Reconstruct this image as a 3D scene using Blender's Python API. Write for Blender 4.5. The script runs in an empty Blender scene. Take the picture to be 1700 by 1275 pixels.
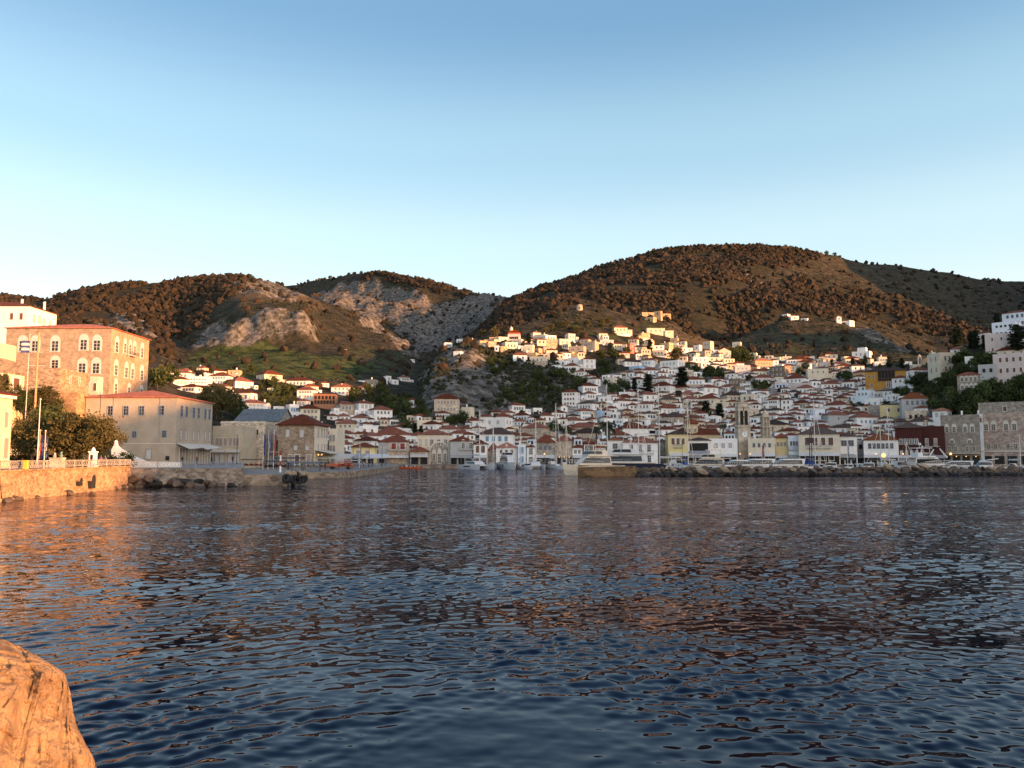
import bpy, bmesh, math, random
import numpy as np
from mathutils import Vector, Matrix
R = math.radians
scene = bpy.context.scene
COL = scene.collection
rng = np.random.RandomState(7)
random.seed(11)
# ---------------------------------------------------------------- camera
F = 1322.0; CAMZ = 4.0; HOR = 757.0
PITCH = math.atan((HOR - 637.5) / F)
cd = bpy.data.cameras.new('camera'); cam = bpy.data.objects.new('camera', cd); COL.objects.link(cam)
cam.location = (0, 0, CAMZ); cam.rotation_euler = (R(90) + PITCH, 0, 0)
cd.sensor_fit = 'HORIZONTAL'; cd.sensor_width = 36; cd.lens = 36 * F / 1700
cd.clip_start = 0.1; cd.clip_end = 20000
scene.camera = cam
# ---------------------------------------------------------------- sky and sun
SUN_AZ = math.atan2(0.88, -0.48); SUN_EL = R(6.2)
W = bpy.data.worlds.new('World'); scene.world = W; W.use_nodes = True
nt = W.node_tree; nt.nodes.clear()
sky = nt.nodes.new('ShaderNodeTexSky'); sky.sky_type = 'NISHITA'; sky.sun_disc = False
sky.sun_elevation = SUN_EL; sky.sun_rotation = SUN_AZ
sky.altitude = 0; sky.air_density = 1.0; sky.dust_density = 0.6; sky.ozone_density = 1.5
bg = nt.nodes.new('ShaderNodeBackground'); bg.inputs[1].default_value = 0.15 * 0.35
wo = nt.nodes.new('ShaderNodeOutputWorld'); LK = nt.links.new
LK(sky.outputs[0], bg.inputs[0])
# clear evening air: height gradient of the dome, plus the warm glow round the low sun behind the camera
tcw = nt.nodes.new('ShaderNodeTexCoord'); nrw = nt.nodes.new('ShaderNodeVectorMath'); nrw.operation = 'NORMALIZE'; LK(tcw.outputs['Generated'], nrw.inputs[0])
sx = nt.nodes.new('ShaderNodeSeparateXYZ'); LK(nrw.outputs[0], sx.inputs[0])
rw = nt.nodes.new('ShaderNodeValToRGB'); rw.color_ramp.interpolation = 'EASE'
stops = [(0.0, (.280, .252, .232)), (0.14, (.250, .252, .240)), (0.25, (.188, .236, .246)), (0.36, (.114, .176, .212)), (0.50, (.042, .092, .150)), (0.70, (.016, .046, .110)), (1.0, (.012, .038, .088))]
for k, (p, c) in enumerate(stops):
    e = rw.color_ramp.elements[k] if k < 2 else rw.color_ramp.elements.new(p)
    e.position = p; e.color = (*c, 1)
LK(sx.outputs['Z'], rw.inputs[0])
bg2 = nt.nodes.new('ShaderNodeBackground'); bg2.inputs[1].default_value = 0.78; LK(rw.outputs[0], bg2.inputs[0])
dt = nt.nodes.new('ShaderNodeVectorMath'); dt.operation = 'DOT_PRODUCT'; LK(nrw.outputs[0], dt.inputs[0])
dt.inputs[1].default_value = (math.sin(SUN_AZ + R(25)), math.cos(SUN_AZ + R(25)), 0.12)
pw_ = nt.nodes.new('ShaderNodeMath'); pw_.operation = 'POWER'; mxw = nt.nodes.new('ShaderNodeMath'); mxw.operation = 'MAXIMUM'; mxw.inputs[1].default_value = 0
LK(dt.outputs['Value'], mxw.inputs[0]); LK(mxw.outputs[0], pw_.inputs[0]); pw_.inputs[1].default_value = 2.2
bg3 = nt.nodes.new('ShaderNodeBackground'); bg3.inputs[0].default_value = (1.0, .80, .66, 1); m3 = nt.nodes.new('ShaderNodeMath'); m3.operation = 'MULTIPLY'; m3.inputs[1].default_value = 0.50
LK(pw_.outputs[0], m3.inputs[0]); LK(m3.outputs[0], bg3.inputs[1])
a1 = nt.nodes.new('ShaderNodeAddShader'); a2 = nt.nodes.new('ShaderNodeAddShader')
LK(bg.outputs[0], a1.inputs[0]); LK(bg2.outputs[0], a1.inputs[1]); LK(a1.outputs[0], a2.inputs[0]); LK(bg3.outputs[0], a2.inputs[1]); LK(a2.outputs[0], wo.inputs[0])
sd = bpy.data.lights.new('sun', 'SUN'); sun = bpy.data.objects.new('sun', sd); COL.objects.link(sun)
sd.energy = 3.9; sd.angle = R(0.5); sd.color = (1.0, 0.45, 0.16)
SDIR = Vector((math.sin(SUN_AZ) * math.cos(SUN_EL), math.cos(SUN_AZ) * math.cos(SUN_EL), math.sin(SUN_EL)))
sun.rotation_euler = SDIR.to_track_quat('Z', 'Y').to_euler(); sun.location = (200, -100, 60)
scene.view_settings.view_transform = 'Standard'; scene.view_settings.look = 'None'
scene.view_settings.exposure = 1.75; scene.view_settings.gamma = 1.0
scene.cycles.max_bounces = 5; scene.cycles.diffuse_bounces = 2; scene.cycles.glossy_bounces = 3
scene.cycles.transparent_max_bounces = 6; scene.cycles.use_denoising = True
# ---------------------------------------------------------------- projection helpers (photo pixels, 1700 x 1275)
cp, sp_ = math.cos(PITCH), math.sin(PITCH)
def ray(px, row):
    u = (px - 850) / F; v = (637.5 - row) / F
    return Vector((u, cp - v * sp_, sp_ + v * cp))
def at(px, row, Y):
    d = ray(px, row); t = Y / d.y
    return Vector((d.x * t, Y, CAMZ + d.z * t))
def on_z(px, row, z):
    d = ray(px, row); t = (z - CAMZ) / d.z
    return Vector((d.x * t, d.y * t, z))
def mpp(Y): return Y / F
# ---------------------------------------------------------------- numpy noise
def _hash(ix, iy, s):
    h = (ix * 374761393 + iy * 668265263 + s * 1274126177) & 0xffffffff
    h = ((h ^ (h >> 13)) * 1274126177) & 0xffffffff
    return ((h ^ (h >> 16)) & 0xffff) / 65535.0
def vnoise(x, y, s=0):
    x = np.asarray(x, float); y = np.asarray(y, float)
    ix = np.floor(x).astype(np.int64); iy = np.floor(y).astype(np.int64)
    fx = x - ix; fy = y - iy
    fx = fx * fx * (3 - 2 * fx); fy = fy * fy * (3 - 2 * fy)
    a = _hash(ix, iy, s); b = _hash(ix + 1, iy, s); c = _hash(ix, iy + 1, s); d = _hash(ix + 1, iy + 1, s)
    return (a + (b - a) * fx) * (1 - fy) + (c + (d - c) * fx) * fy - 0.5
def fbm(x, y, o=5, s=0, g=0.5):
    r = 0; a = 1.0
    for i in range(o):
        r = r + a * vnoise(x * 2 ** i, y * 2 ** i, s + i * 17); a *= g
    return r
def ridged(x, y, o=4, s=0):
    r = 0; a = 1.0
    for i in range(o):
        r = r + a * (1 - 4 * np.abs(vnoise(x * 2 ** i, y * 2 ** i, s + i * 13))); a *= 0.5
    return r * 0.5
# ---------------------------------------------------------------- materials
MATS = {}
def nmat(name):
    m = bpy.data.materials.new(name); m.use_nodes = True
    t = m.node_tree; b = t.nodes['Principled BSDF']
    return m, t, b
def N(t, typ, **kw):
    n = t.nodes.new(typ)
    for k, v in kw.items(): setattr(n, k, v)
    return n
def srgb(r, g, b):
    f = lambda c: (c / 255 / 12.92) if c / 255 < 0.04045 else ((c / 255 + 0.055) / 1.055) ** 2.4
    return (f(r), f(g), f(b), 1)
def paint(name, col, var=0.12, scale=0.6, rough=0.85, bump=0.0, bscale=8.0, col2=None, spec=0.3):
    """a painted or stone surface with blotches, fine grain and (optionally) bump"""
    if name in MATS: return MATS[name]
    m, t, b = nmat(name); L = t.links.new
    tc = N(t, 'ShaderNodeTexCoord')
    geo = N(t, 'ShaderNodeNewGeometry')
    n1 = N(t, 'ShaderNodeTexNoise'); n1.inputs['Scale'].default_value = scale; n1.inputs['Detail'].default_value = 6
    n1.inputs['Roughness'].default_value = 0.65
    L(geo.outputs['Position'], n1.inputs['Vector'])
    r = N(t, 'ShaderNodeValToRGB'); r.color_ramp.elements[0].position = 0.3; r.color_ramp.elements[1].position = 0.7
    c = Vector(col[:3]); c2 = Vector(col2[:3]) if col2 else c * (1 - 2 * var)
    c1 = c * (1 + var)
    r.color_ramp.elements[0].color = (*c2, 1); r.color_ramp.elements[1].color = (min(c1.x, 1), min(c1.y, 1), min(c1.z, 1), 1)
    L(n1.outputs['Fac'], r.inputs[0]); L(r.outputs[0], b.inputs['Base Color'])
    b.inputs['Roughness'].default_value = rough; b.inputs['Specular IOR Level'].default_value = spec
    if bump:
        n2 = N(t, 'ShaderNodeTexNoise'); n2.inputs['Scale'].default_value = bscale; n2.inputs['Detail'].default_value = 5
        L(geo.outputs['Position'], n2.inputs['Vector'])
        bp = N(t, 'ShaderNodeBump'); bp.inputs['Strength'].default_value = bump; bp.inputs['Distance'].default_value = 0.3
        L(n2.outputs['Fac'], bp.inputs['Height']); L(bp.outputs[0], b.inputs['Normal'])
    MATS[name] = m
    return m
# ---------------------------------------------------------------- mesh and object helpers
def mesh_from(name, verts, faces, mats, fmat=None, smooth=False):
    me = bpy.data.meshes.new(name)
    me.from_pydata([tuple(v) for v in verts], [], faces)
    for m in (mats if isinstance(mats, (list, tuple)) else [mats]): me.materials.append(m)
    if fmat is not None: me.polygons.foreach_set('material_index', fmat)
    if smooth: me.polygons.foreach_set('use_smooth', [True] * len(me.polygons))
    me.update()
    return me
def grid_mesh(name, V, mat, smooth=True):
    """V: (rows, cols, 3) array"""
    nr, nc = V.shape[:2]
    me = bpy.data.meshes.new(name)
    me.vertices.add(nr * nc); me.vertices.foreach_set('co', V.reshape(-1).astype(np.float32))
    i = np.arange(nr * nc).reshape(nr, nc)
    q = np.stack([i[:-1, :-1], i[:-1, 1:], i[1:, 1:], i[1:, :-1]], -1).reshape(-1)
    nf = (nr - 1) * (nc - 1)
    me.loops.add(nf * 4); me.loops.foreach_set('vertex_index', q.astype(np.int32))
    me.polygons.add(nf); me.polygons.foreach_set('loop_start', np.arange(0, nf * 4, 4, dtype=np.int32))
    me.polygons.foreach_set('loop_total', np.full(nf, 4, dtype=np.int32))
    me.polygons.foreach_set('use_smooth', np.full(nf, smooth))
    me.materials.append(mat); me.update(calc_edges=True)
    return me
def tri_mesh(name, V, Fc, mat, smooth=False, attr=None):
    """fast mesh from numpy verts (n,3) and faces (m,k)"""
    me = bpy.data.meshes.new(name); k = Fc.shape[1]
    me.vertices.add(len(V)); me.vertices.foreach_set('co', V.reshape(-1).astype(np.float32))
    me.loops.add(Fc.size); me.loops.foreach_set('vertex_index', Fc.reshape(-1).astype(np.int32))
    me.polygons.add(len(Fc)); me.polygons.foreach_set('loop_start', np.arange(0, Fc.size, k, dtype=np.int32))
    me.polygons.foreach_set('loop_total', np.full(len(Fc), k, dtype=np.int32))
    me.polygons.foreach_set('use_smooth', np.full(len(Fc), smooth))
    me.materials.append(mat)
    if attr is not None:
        a = me.attributes.new('tint', 'FLOAT', 'POINT'); a.data.foreach_set('value', attr.astype(np.float32))
    me.update(calc_edges=True)
    return me
def link(name, me, parent=None, loc=None, rz=0, scale=None):
    o = bpy.data.objects.new(name, me); COL.objects.link(o)
    if parent is not None: o.parent = parent
    if loc is not None: o.location = loc
    if rz: o.rotation_euler = (0, 0, rz)
    if scale is not None: o.scale = scale
    return o
def tag(o, label=None, cat=None, group=None, kind=None):
    if label: o['label'] = label
    if cat: o['category'] = cat
    if group: o['group'] = group
    if kind: o['kind'] = kind
    return o
class MB:
    """collects boxes, prisms, tubes into one mesh"""
    def __init__(s): s.v = []; s.f = []; s.m = []
    def add(s, vs, fs, mi=0):
        b = len(s.v); s.v += [tuple(v) for v in vs]; s.f += [tuple(i + b for i in f) for f in fs]; s.m += [mi] * len(fs)
    def box(s, x0, x1, y0, y1, z0, z1, mi=0):
        s.add([(x0, y0, z0), (x1, y0, z0), (x1, y1, z0), (x0, y1, z0), (x0, y0, z1), (x1, y0, z1), (x1, y1, z1), (x0, y1, z1)],
              [(0, 3, 2, 1), (4, 5, 6, 7), (0, 1, 5, 4), (1, 2, 6, 5), (2, 3, 7, 6), (3, 0, 4, 7)], mi)
    def prism(s, pts, y0, y1, mi=0):
        """pts: polygon in x,z (ccw seen from -y), extruded along y"""
        n = len(pts)
        s.add([(p[0], y0, p[1]) for p in pts] + [(p[0], y1, p[1]) for p in pts],
              [tuple(range(n)), tuple(range(2 * n - 1, n - 1, -1))] + [(i, i + n, (i + 1) % n + n, (i + 1) % n) for i in range(n)], mi)
    def slab(s, pts, z0, z1, mi=0):
        """pts: polygon in x,y (ccw), extruded along z"""
        n = len(pts)
        s.add([(p[0], p[1], z0) for p in pts] + [(p[0], p[1], z1) for p in pts],
              [tuple(range(n - 1, -1, -1)), tuple(range(n, 2 * n))] + [(i, (i + 1) % n, (i + 1) % n + n, i + n) for i in range(n)], mi)
    def tube(s, p0, p1, r0, r1=None, n=8, mi=0, cap=True):
        p0, p1 = Vector(p0), Vector(p1); r1 = r0 if r1 is None else r1
        d = (p1 - p0).normalized(); a = d.orthogonal().normalized(); b = d.cross(a)
        ring = lambda p, r: [p + (a * math.cos(2 * math.pi * i / n) + b * math.sin(2 * math.pi * i / n)) * r for i in range(n)]
        fs = [(i, (i + 1) % n, (i + 1) % n + n, i + n) for i in range(n)]
        if cap: fs += [tuple(range(n - 1, -1, -1)), tuple(range(n, 2 * n))]
        s.add(ring(p0, r0) + ring(p1, r1), fs, mi)
    def lathe(s, prof, cx=0, cy=0, n=10, mi=0):
        """prof: list of (r, z) from bottom to top"""
        vs = [(cx + r * math.cos(2 * math.pi * i / n), cy + r * math.sin(2 * math.pi * i / n), z) for r, z in prof for i in range(n)]
        fs = [(j * n + i, j * n + (i + 1) % n, (j + 1) * n + (i + 1) % n, (j + 1) * n + i) for j in range(len(prof) - 1) for i in range(n)]
        fs += [tuple(range(n - 1, -1, -1)), tuple(range((len(prof) - 1) * n, len(prof) * n))]
        s.add(vs, fs, mi)
    def loft(s, rings, mi=0, cap=True):
        """rings: list of equal-length point lists"""
        n = len(rings[0]); vs = [p for r in rings for p in r]
        fs = [(j * n + i, j * n + (i + 1) % n, (j + 1) * n + (i + 1) % n, (j + 1) * n + i) for j in range(len(rings) - 1) for i in range(n)]
        if cap: fs += [tuple(range(n - 1, -1, -1)), tuple(range((len(rings) - 1) * n, len(rings) * n))]
        s.add(vs, fs, mi)
    def mesh(s, name, mats, smooth=False): return mesh_from(name, s.v, s.f, mats, s.m, smooth)
    def build(s, name, mats, parent=None, loc=None, rz=0, smooth=False):
        return link(name, s.mesh(name, mats, smooth), parent, loc, rz)
def empty(name, loc=(0, 0, 0), rz=0):
    o = bpy.data.objects.new(name, None); COL.objects.link(o); o.location = loc; o.rotation_euler = (0, 0, rz)
    return o
def copy_tree(o, parent=None):
    c = o.copy(); COL.objects.link(c)
    if parent is not None: c.parent = parent
    for ch in list(o.children): copy_tree(ch, c)
    return c
# ---------------------------------------------------------------- terrain (one sheet, fan grid out from the harbour)
# each node curve: (px, Y, row) ; row None -> absolute height given as 4th value
def node(lst):
    a, Ys, zs = [], [], []
    for e in lst:
        px, Y, row = e[:3]
        if row is None:
            d = ray(px, 700); a.append(d.x / d.y); zs.append(e[3])
        else:
            p = at(px, row, Y); a.append(p.x / Y); zs.append(p.z)
        Ys.append(Y)
    return np.array(a), np.array(Ys), np.array(zs)
NODES = [node(l) for l in [
 [(-900,90,None,.3),(0,105,None,.3),(150,118,None,.3),(250,146,None,.3),(500,160,None,.3),(560,172,None,.3),(640,225,None,.3),(680,275,None,.3),(1700,275,None,.3),(2600,250,None,.3)],
 [(-900,130,None,2),(0,140,None,2),(150,168,None,1.2),(300,205,None,1.2),(350,215,None,1.2),(500,225,None,1.3),(650,292,None,2),(900,312,None,3),(1300,312,None,3),(1500,302,None,3),(1560,296,None,3),(1700,292,None,3),(2600,270,None,3)],
 [(-900,190,None,15),(0,190,None,16),(150,195,None,18),(255,205,None,14),(285,235,705),(400,300,690),(500,310,705),(600,335,705),(700,350,705),(850,355,722),(950,370,710),(1100,390,692),(1300,400,685),(1450,385,690),(1530,340,690),(1570,322,700),(1620,316,690),(1700,312,680),(1900,310,690),(2600,300,700)],
 [(-900,300,600),(0,300,600),(240,320,620),(300,385,626),(450,430,618),(560,450,630),(650,460,645),(690,460,650),(720,440,612),(760,480,580),(840,500,580),(900,520,580),(1000,560,570),(1100,580,578),(1180,590,590),(1250,590,600),(1350,570,606),(1450,530,606),(1520,480,606),(1560,430,600),(1590,385,580),(1640,372,556),(1700,366,540),(1800,366,560),(1900,360,640),(2600,360,680)],
 [(-900,500,560),(0,500,560),(240,560,590),(300,620,596),(450,660,580),(600,620,598),(690,520,640),(730,500,590),(760,530,572),(840,590,554),(900,640,532),(960,660,511),(1000,670,508),(1060,680,516),(1100,680,522),(1140,670,545),(1180,690,572),(1210,730,572),(1240,770,556),(1300,800,530),(1340,800,531),(1390,800,535),(1440,780,549),(1500,740,570),(1550,680,592),(1600,440,588),(1640,430,553),(1700,420,534),(1800,420,580),(1900,430,640),(2600,440,660)],
 [(-900,650,540),(0,650,535),(240,700,560),(300,760,560),(400,715,520),(460,710,515),(510,715,522),(530,780,550),(600,800,575),(690,700,622),(760,640,592),(840,700,565),(900,760,548),(960,800,530),(1060,800,530),(1140,820,552),(1210,860,560),(1300,900,545),(1390,900,552),(1500,860,592),(1560,700,625),(1600,560,650),(1700,560,660),(2600,560,690)],
 [(-900,900,500),(0,1000,487),(30,1000,493),(70,1000,500),(95,1000,490),(130,1000,481),(180,1000,478),(230,1000,474),(300,1000,469),(380,1000,461),(405,1000,459),(435,1000,466),(465,1000,480),(525,1000,498),(600,1000,526),(650,990,546),(675,980,566),(692,960,590),(730,900,592),(760,900,580),(800,900,550),(850,950,515),(950,1000,490),(1100,1050,465),(1200,1080,452),(1260,1050,478),(1300,1020,492),(1380,980,516),(1440,950,545),(1550,900,592),(1700,850,600),(2600,800,640)],
 [(-900,1200,520),(405,1200,490),(465,1200,500),(692,1200,570),(730,1150,575),(760,1100,565),(800,1080,535),(850,1100,505),(950,1150,480),(1100,1180,452),(1200,1200,452),(1260,1200,470),(1300,1200,480),(1440,1150,530),(1550,1100,560),(2600,900,560)],
 [(-900,1700,540),(400,1700,512),(460,1750,502),(560,1640,484),(700,1450,520),(760,1400,545),(800,1300,520),(850,1250,498),(950,1300,470),(1100,1300,430),(1250,1300,435),(1330,1300,459),(1410,1280,480),(1500,1250,500),(1640,1200,546),(1700,1150,565),(1850,1150,520),(2050,1250,330),(2600,1250,250)],
 [(-900,2000,550),(400,2000,515),(460,2000,490),(700,1640,500),(800,1500,510),(850,1400,496),(950,1400,466),(1100,1400,422),(1250,1450,425),(1330,1450,450),(1410,1450,470),(1500,1400,500),(1640,1350,545),(1700,1300,560),(1900,1330,420),(2050,1350,270),(2600,1350,200)],
 [(-900,2350,560),(400,2350,520),(445,2350,478),(480,2300,471),(520,2200,461),(560,2100,456),(590,2050,451),(620,1980,450),(680,1870,459),(740,1780,471),(800,1690,486),(845,1620,496),(880,1550,477),(930,1500,464),(980,1500,447),(1030,1500,431),(1080,1500,418),(1150,1500,408),(1220,1500,406),(1300,1550,411),(1380,1600,419),(1410,1650,427),(1450,1700,435),(1520,1750,442),(1600,1800,455),(1700,1800,467),(1900,1700,430),(2100,1700,330),(2600,1600,300)],  # beyond the right edge an unseen mountain is raised to shade the right hill
 [(-900,3200,700),(2600,3200,700)],
]]
NA = 900
A = np.linspace(-1.35, 1.15, NA)
NY = 420
Yg = 100 * (3100 / 100.) ** np.linspace(0, 1, NY)
Yn = np.array([np.interp(A, n[0], n[1]) for n in NODES])      # nodes x NA
Zn = np.array([np.interp(A, n[0], n[2]) for n in NODES])
for k in range(1, len(NODES)): Yn[k] = np.maximum(Yn[k], Yn[k - 1] + 5)
Zt = np.empty((NY, NA))
for j in range(NA):
    Zt[:, j] = np.interp(Yg, np.concatenate([[Yn[0, j] - 8], Yn[:, j]]), np.concatenate([[-3], Zn[:, j]]))
def blur(Z, k, ax):
    for _ in range(k):
        P = np.concatenate([Z.take([0], ax), Z, Z.take([-1], ax)], ax)
        n = Z.shape[ax]
        Z = 0.25 * P.take(range(0, n), ax) + 0.5 * P.take(range(1, n + 1), ax) + 0.25 * P.take(range(2, n + 2), ax)
    return Z
Zs = blur(blur(Zt, 3, 0), 4, 1)
YY, AA = np.meshgrid(Yg, A, indexing='ij'); XX = YY * AA
# photo pixel column/row of every terrain point, for placing the ground cover
def proj(X, Y, Z):
    dy = Y * cp + (Z - CAMZ) * sp_; dz = -Y * sp_ + (Z - CAMZ) * cp
    return 850 + F * X / dy, 637.5 - F * dz / dy
PX, PY = proj(XX, YY, Zs)
def inside(px, row, poly):
    """soft polygon test: returns mask"""
    poly = np.array(poly, float); r = np.zeros(px.shape, bool); n = len(poly)
    for i in range(n):
        x0, y0 = poly[i]; x1, y1 = poly[(i + 1) % n]
        c = ((y0 > row) != (y1 > row)) & (px < (x1 - x0) * (row - y0) / ((y1 - y0) if y1 != y0 else 1e-9) + x0)
        r ^= c
    return r
def region(poly, yr, soft=3):
    m = (inside(PX + 14 * fbm(XX / 40, YY / 40, 3, 5), PY + 10 * fbm(XX / 40, YY / 40, 3, 9), poly) & (YY > yr[0]) & (YY < yr[1])).astype(float)
    return blur(blur(m, soft, 0), soft, 1)
rock = np.zeros_like(Zs); green = np.zeros_like(Zs); pine = np.zeros_like(Zs); dry = np.zeros_like(Zs)
# crag on the left hill, limestone flank of the middle mountain, cliff under the upper town, outcrops
rock = np.maximum(rock, region([(325,560),(345,530),(400,515),(500,512),(530,548),(440,572),(330,575)], (600, 900), 2))
rock = np.maximum(rock, region([(450,470),(560,462),(640,470),(720,492),(850,488),(800,540),(770,575),(700,600),(680,560),(640,530),(560,505),(480,480)], (1010, 2000), 3))
rock = np.maximum(rock, 0.9 * region([(600,525),(660,545),(700,600),(670,600),(640,560),(600,545)], (700, 1010), 3))
rock = np.maximum(rock, 1.0 * region([(700,590),(760,575),(820,595),(860,640),(850,735),(700,720)], (340, 540), 2))
rock = np.maximum(rock, 0.6 * region([(850,585),(930,600),(950,640),(900,700),(850,735)], (340, 540), 2))
rock = np.maximum(rock, 0.7 * region([(380,470),(440,466),(520,495),(490,500),(400,492)], (850, 1030), 2))
rock = np.maximum(rock, 0.8 * region([(180,520),(230,505),(260,530),(220,560),(150,540)], (500, 1010), 2))
rock = np.maximum(rock, 0.8 * region([(1225,440),(1265,455),(1290,480),(1250,478)], (900, 1300), 2))
rock = np.maximum(rock, 0.6 * region([(1380,530),(1450,540),(1540,582),(1500,590),(1440,560)], (600, 900), 2))
rock = np.maximum(rock, 0.7 * region([(850,492),(900,470),(960,455),(930,475),(880,492)], (1200, 1700), 2))
green = np.maximum(green, region([(290,620),(320,580),(420,572),(560,590),(640,612),(560,630),(400,620)], (330, 780), 3))
green = np.maximum(green, 0.5 * region([(560,560),(680,600),(700,640),(600,630)], (330, 900), 3))
green = np.maximum(green, 0.45 * region([(900,540),(1060,520),(1400,545),(1540,590),(1400,620),(1150,610)], (450, 900), 4))
dry = np.maximum(dry, region([(1095,518),(1200,572),(1185,592),(1130,560)], (560, 760), 2))
dry = np.maximum(dry, 0.8 * region([(380,478),(520,494),(560,520),(480,515),(380,500)], (800, 1030), 3))
dry = np.maximum(dry, 0.4 * region([(1260,430),(1420,430),(1700,470),(1700,560),(1400,480)], (1000, 2000), 4))
pine = np.maximum(pine, region([(740,600),(800,545),(870,480),(960,450),(1080,415),(1220,404),(1400,420),(1300,440),(1240,470),(1300,480),(1430,535),(1300,525),(1200,565),(1130,540),(1080,510),(960,500),(860,560)], (700, 1560), 3))
pine = np.maximum(pine, region([(1260,470),(1330,462),(1420,482),(1640,548),(1560,560),(1400,530),(1300,500)], (1000, 1330), 2))
pine = np.maximum(pine, region([(0,490),(95,488),(230,472),(380,460),(420,470),(360,500),(330,540),(240,600),(120,560),(0,520)], (350, 1030), 3))
pine = np.maximum(pine, 0.9 * region([(590,449),(680,458),(845,494),(780,488),(700,478),(600,462)], (1600, 1950), 1))
pine = np.clip(pine - 0.6 * rock, 0, 1)
sc = np.clip((YY - 330) / 500, 0.05, 1.0)
town = np.clip(1 - np.abs((YY - 350) / 260), 0, 1)
Zs = Zs + sc * 9 * fbm(XX / 120, YY / 120, 5, 21) + np.clip(sc, .2, 1) * 0.9 * fbm(XX / 9, YY / 9, 3, 31) * np.clip((YY - 300) / 60, 0, 1)
# folds: spurs and gullies running down the big hills
wf = np.ones_like(Zs)
for k in (4, 6, 8, 10): wf = wf * np.clip(np.abs(YY - Yn[k][None, :]) / 130, 0.05, 1)
Zs = Zs + wf * np.clip((YY - 620) / 300, 0, 1) * (15 * ridged(XX / 130 + .4 * fbm(XX / 200, YY / 200, 2, 8), YY / 420, 3, 83) - 8 + 10 * fbm(XX / 260, YY / 200, 3, 84))
# rock relief: buttresses and gullies
Zs = Zs + rock * np.clip((YY - 300) / 300, 0.3, 1.4) * (11 * ridged(XX / 38, YY / 60, 6, 51) - 3.5 + 7 * np.clip((560 - YY) / 60, 0, 1) * ridged(XX / 15, YY / 50, 5, 57))
# sunlit crag on the left hill: blocky bluffs standing out of the slope
for px_, row_, Yk, h_, rx_, ry_ in ((472, 528, 690, 17, 26, 20), (438, 530, 690, 13, 18, 18), (505, 540, 685, 9, 14, 14), (375, 548, 680, 9, 20, 16), (345, 552, 680, 7, 14, 14), (228, 525, 720, 8, 18, 16)):
    c_ = at(px_, row_, Yk); r2_ = ((XX - c_.x) / rx_) ** 2 + ((YY - Yk) / ry_) ** 2
    Zs = Zs + .5 * h_ * np.clip(1.25 - r2_ ** .9, 0, 1) * (1 + .5 * ridged(XX / 12, YY / 12, 4, 41))
    rock = np.maximum(rock, np.clip(1.5 - r2_, 0, 1))
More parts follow.
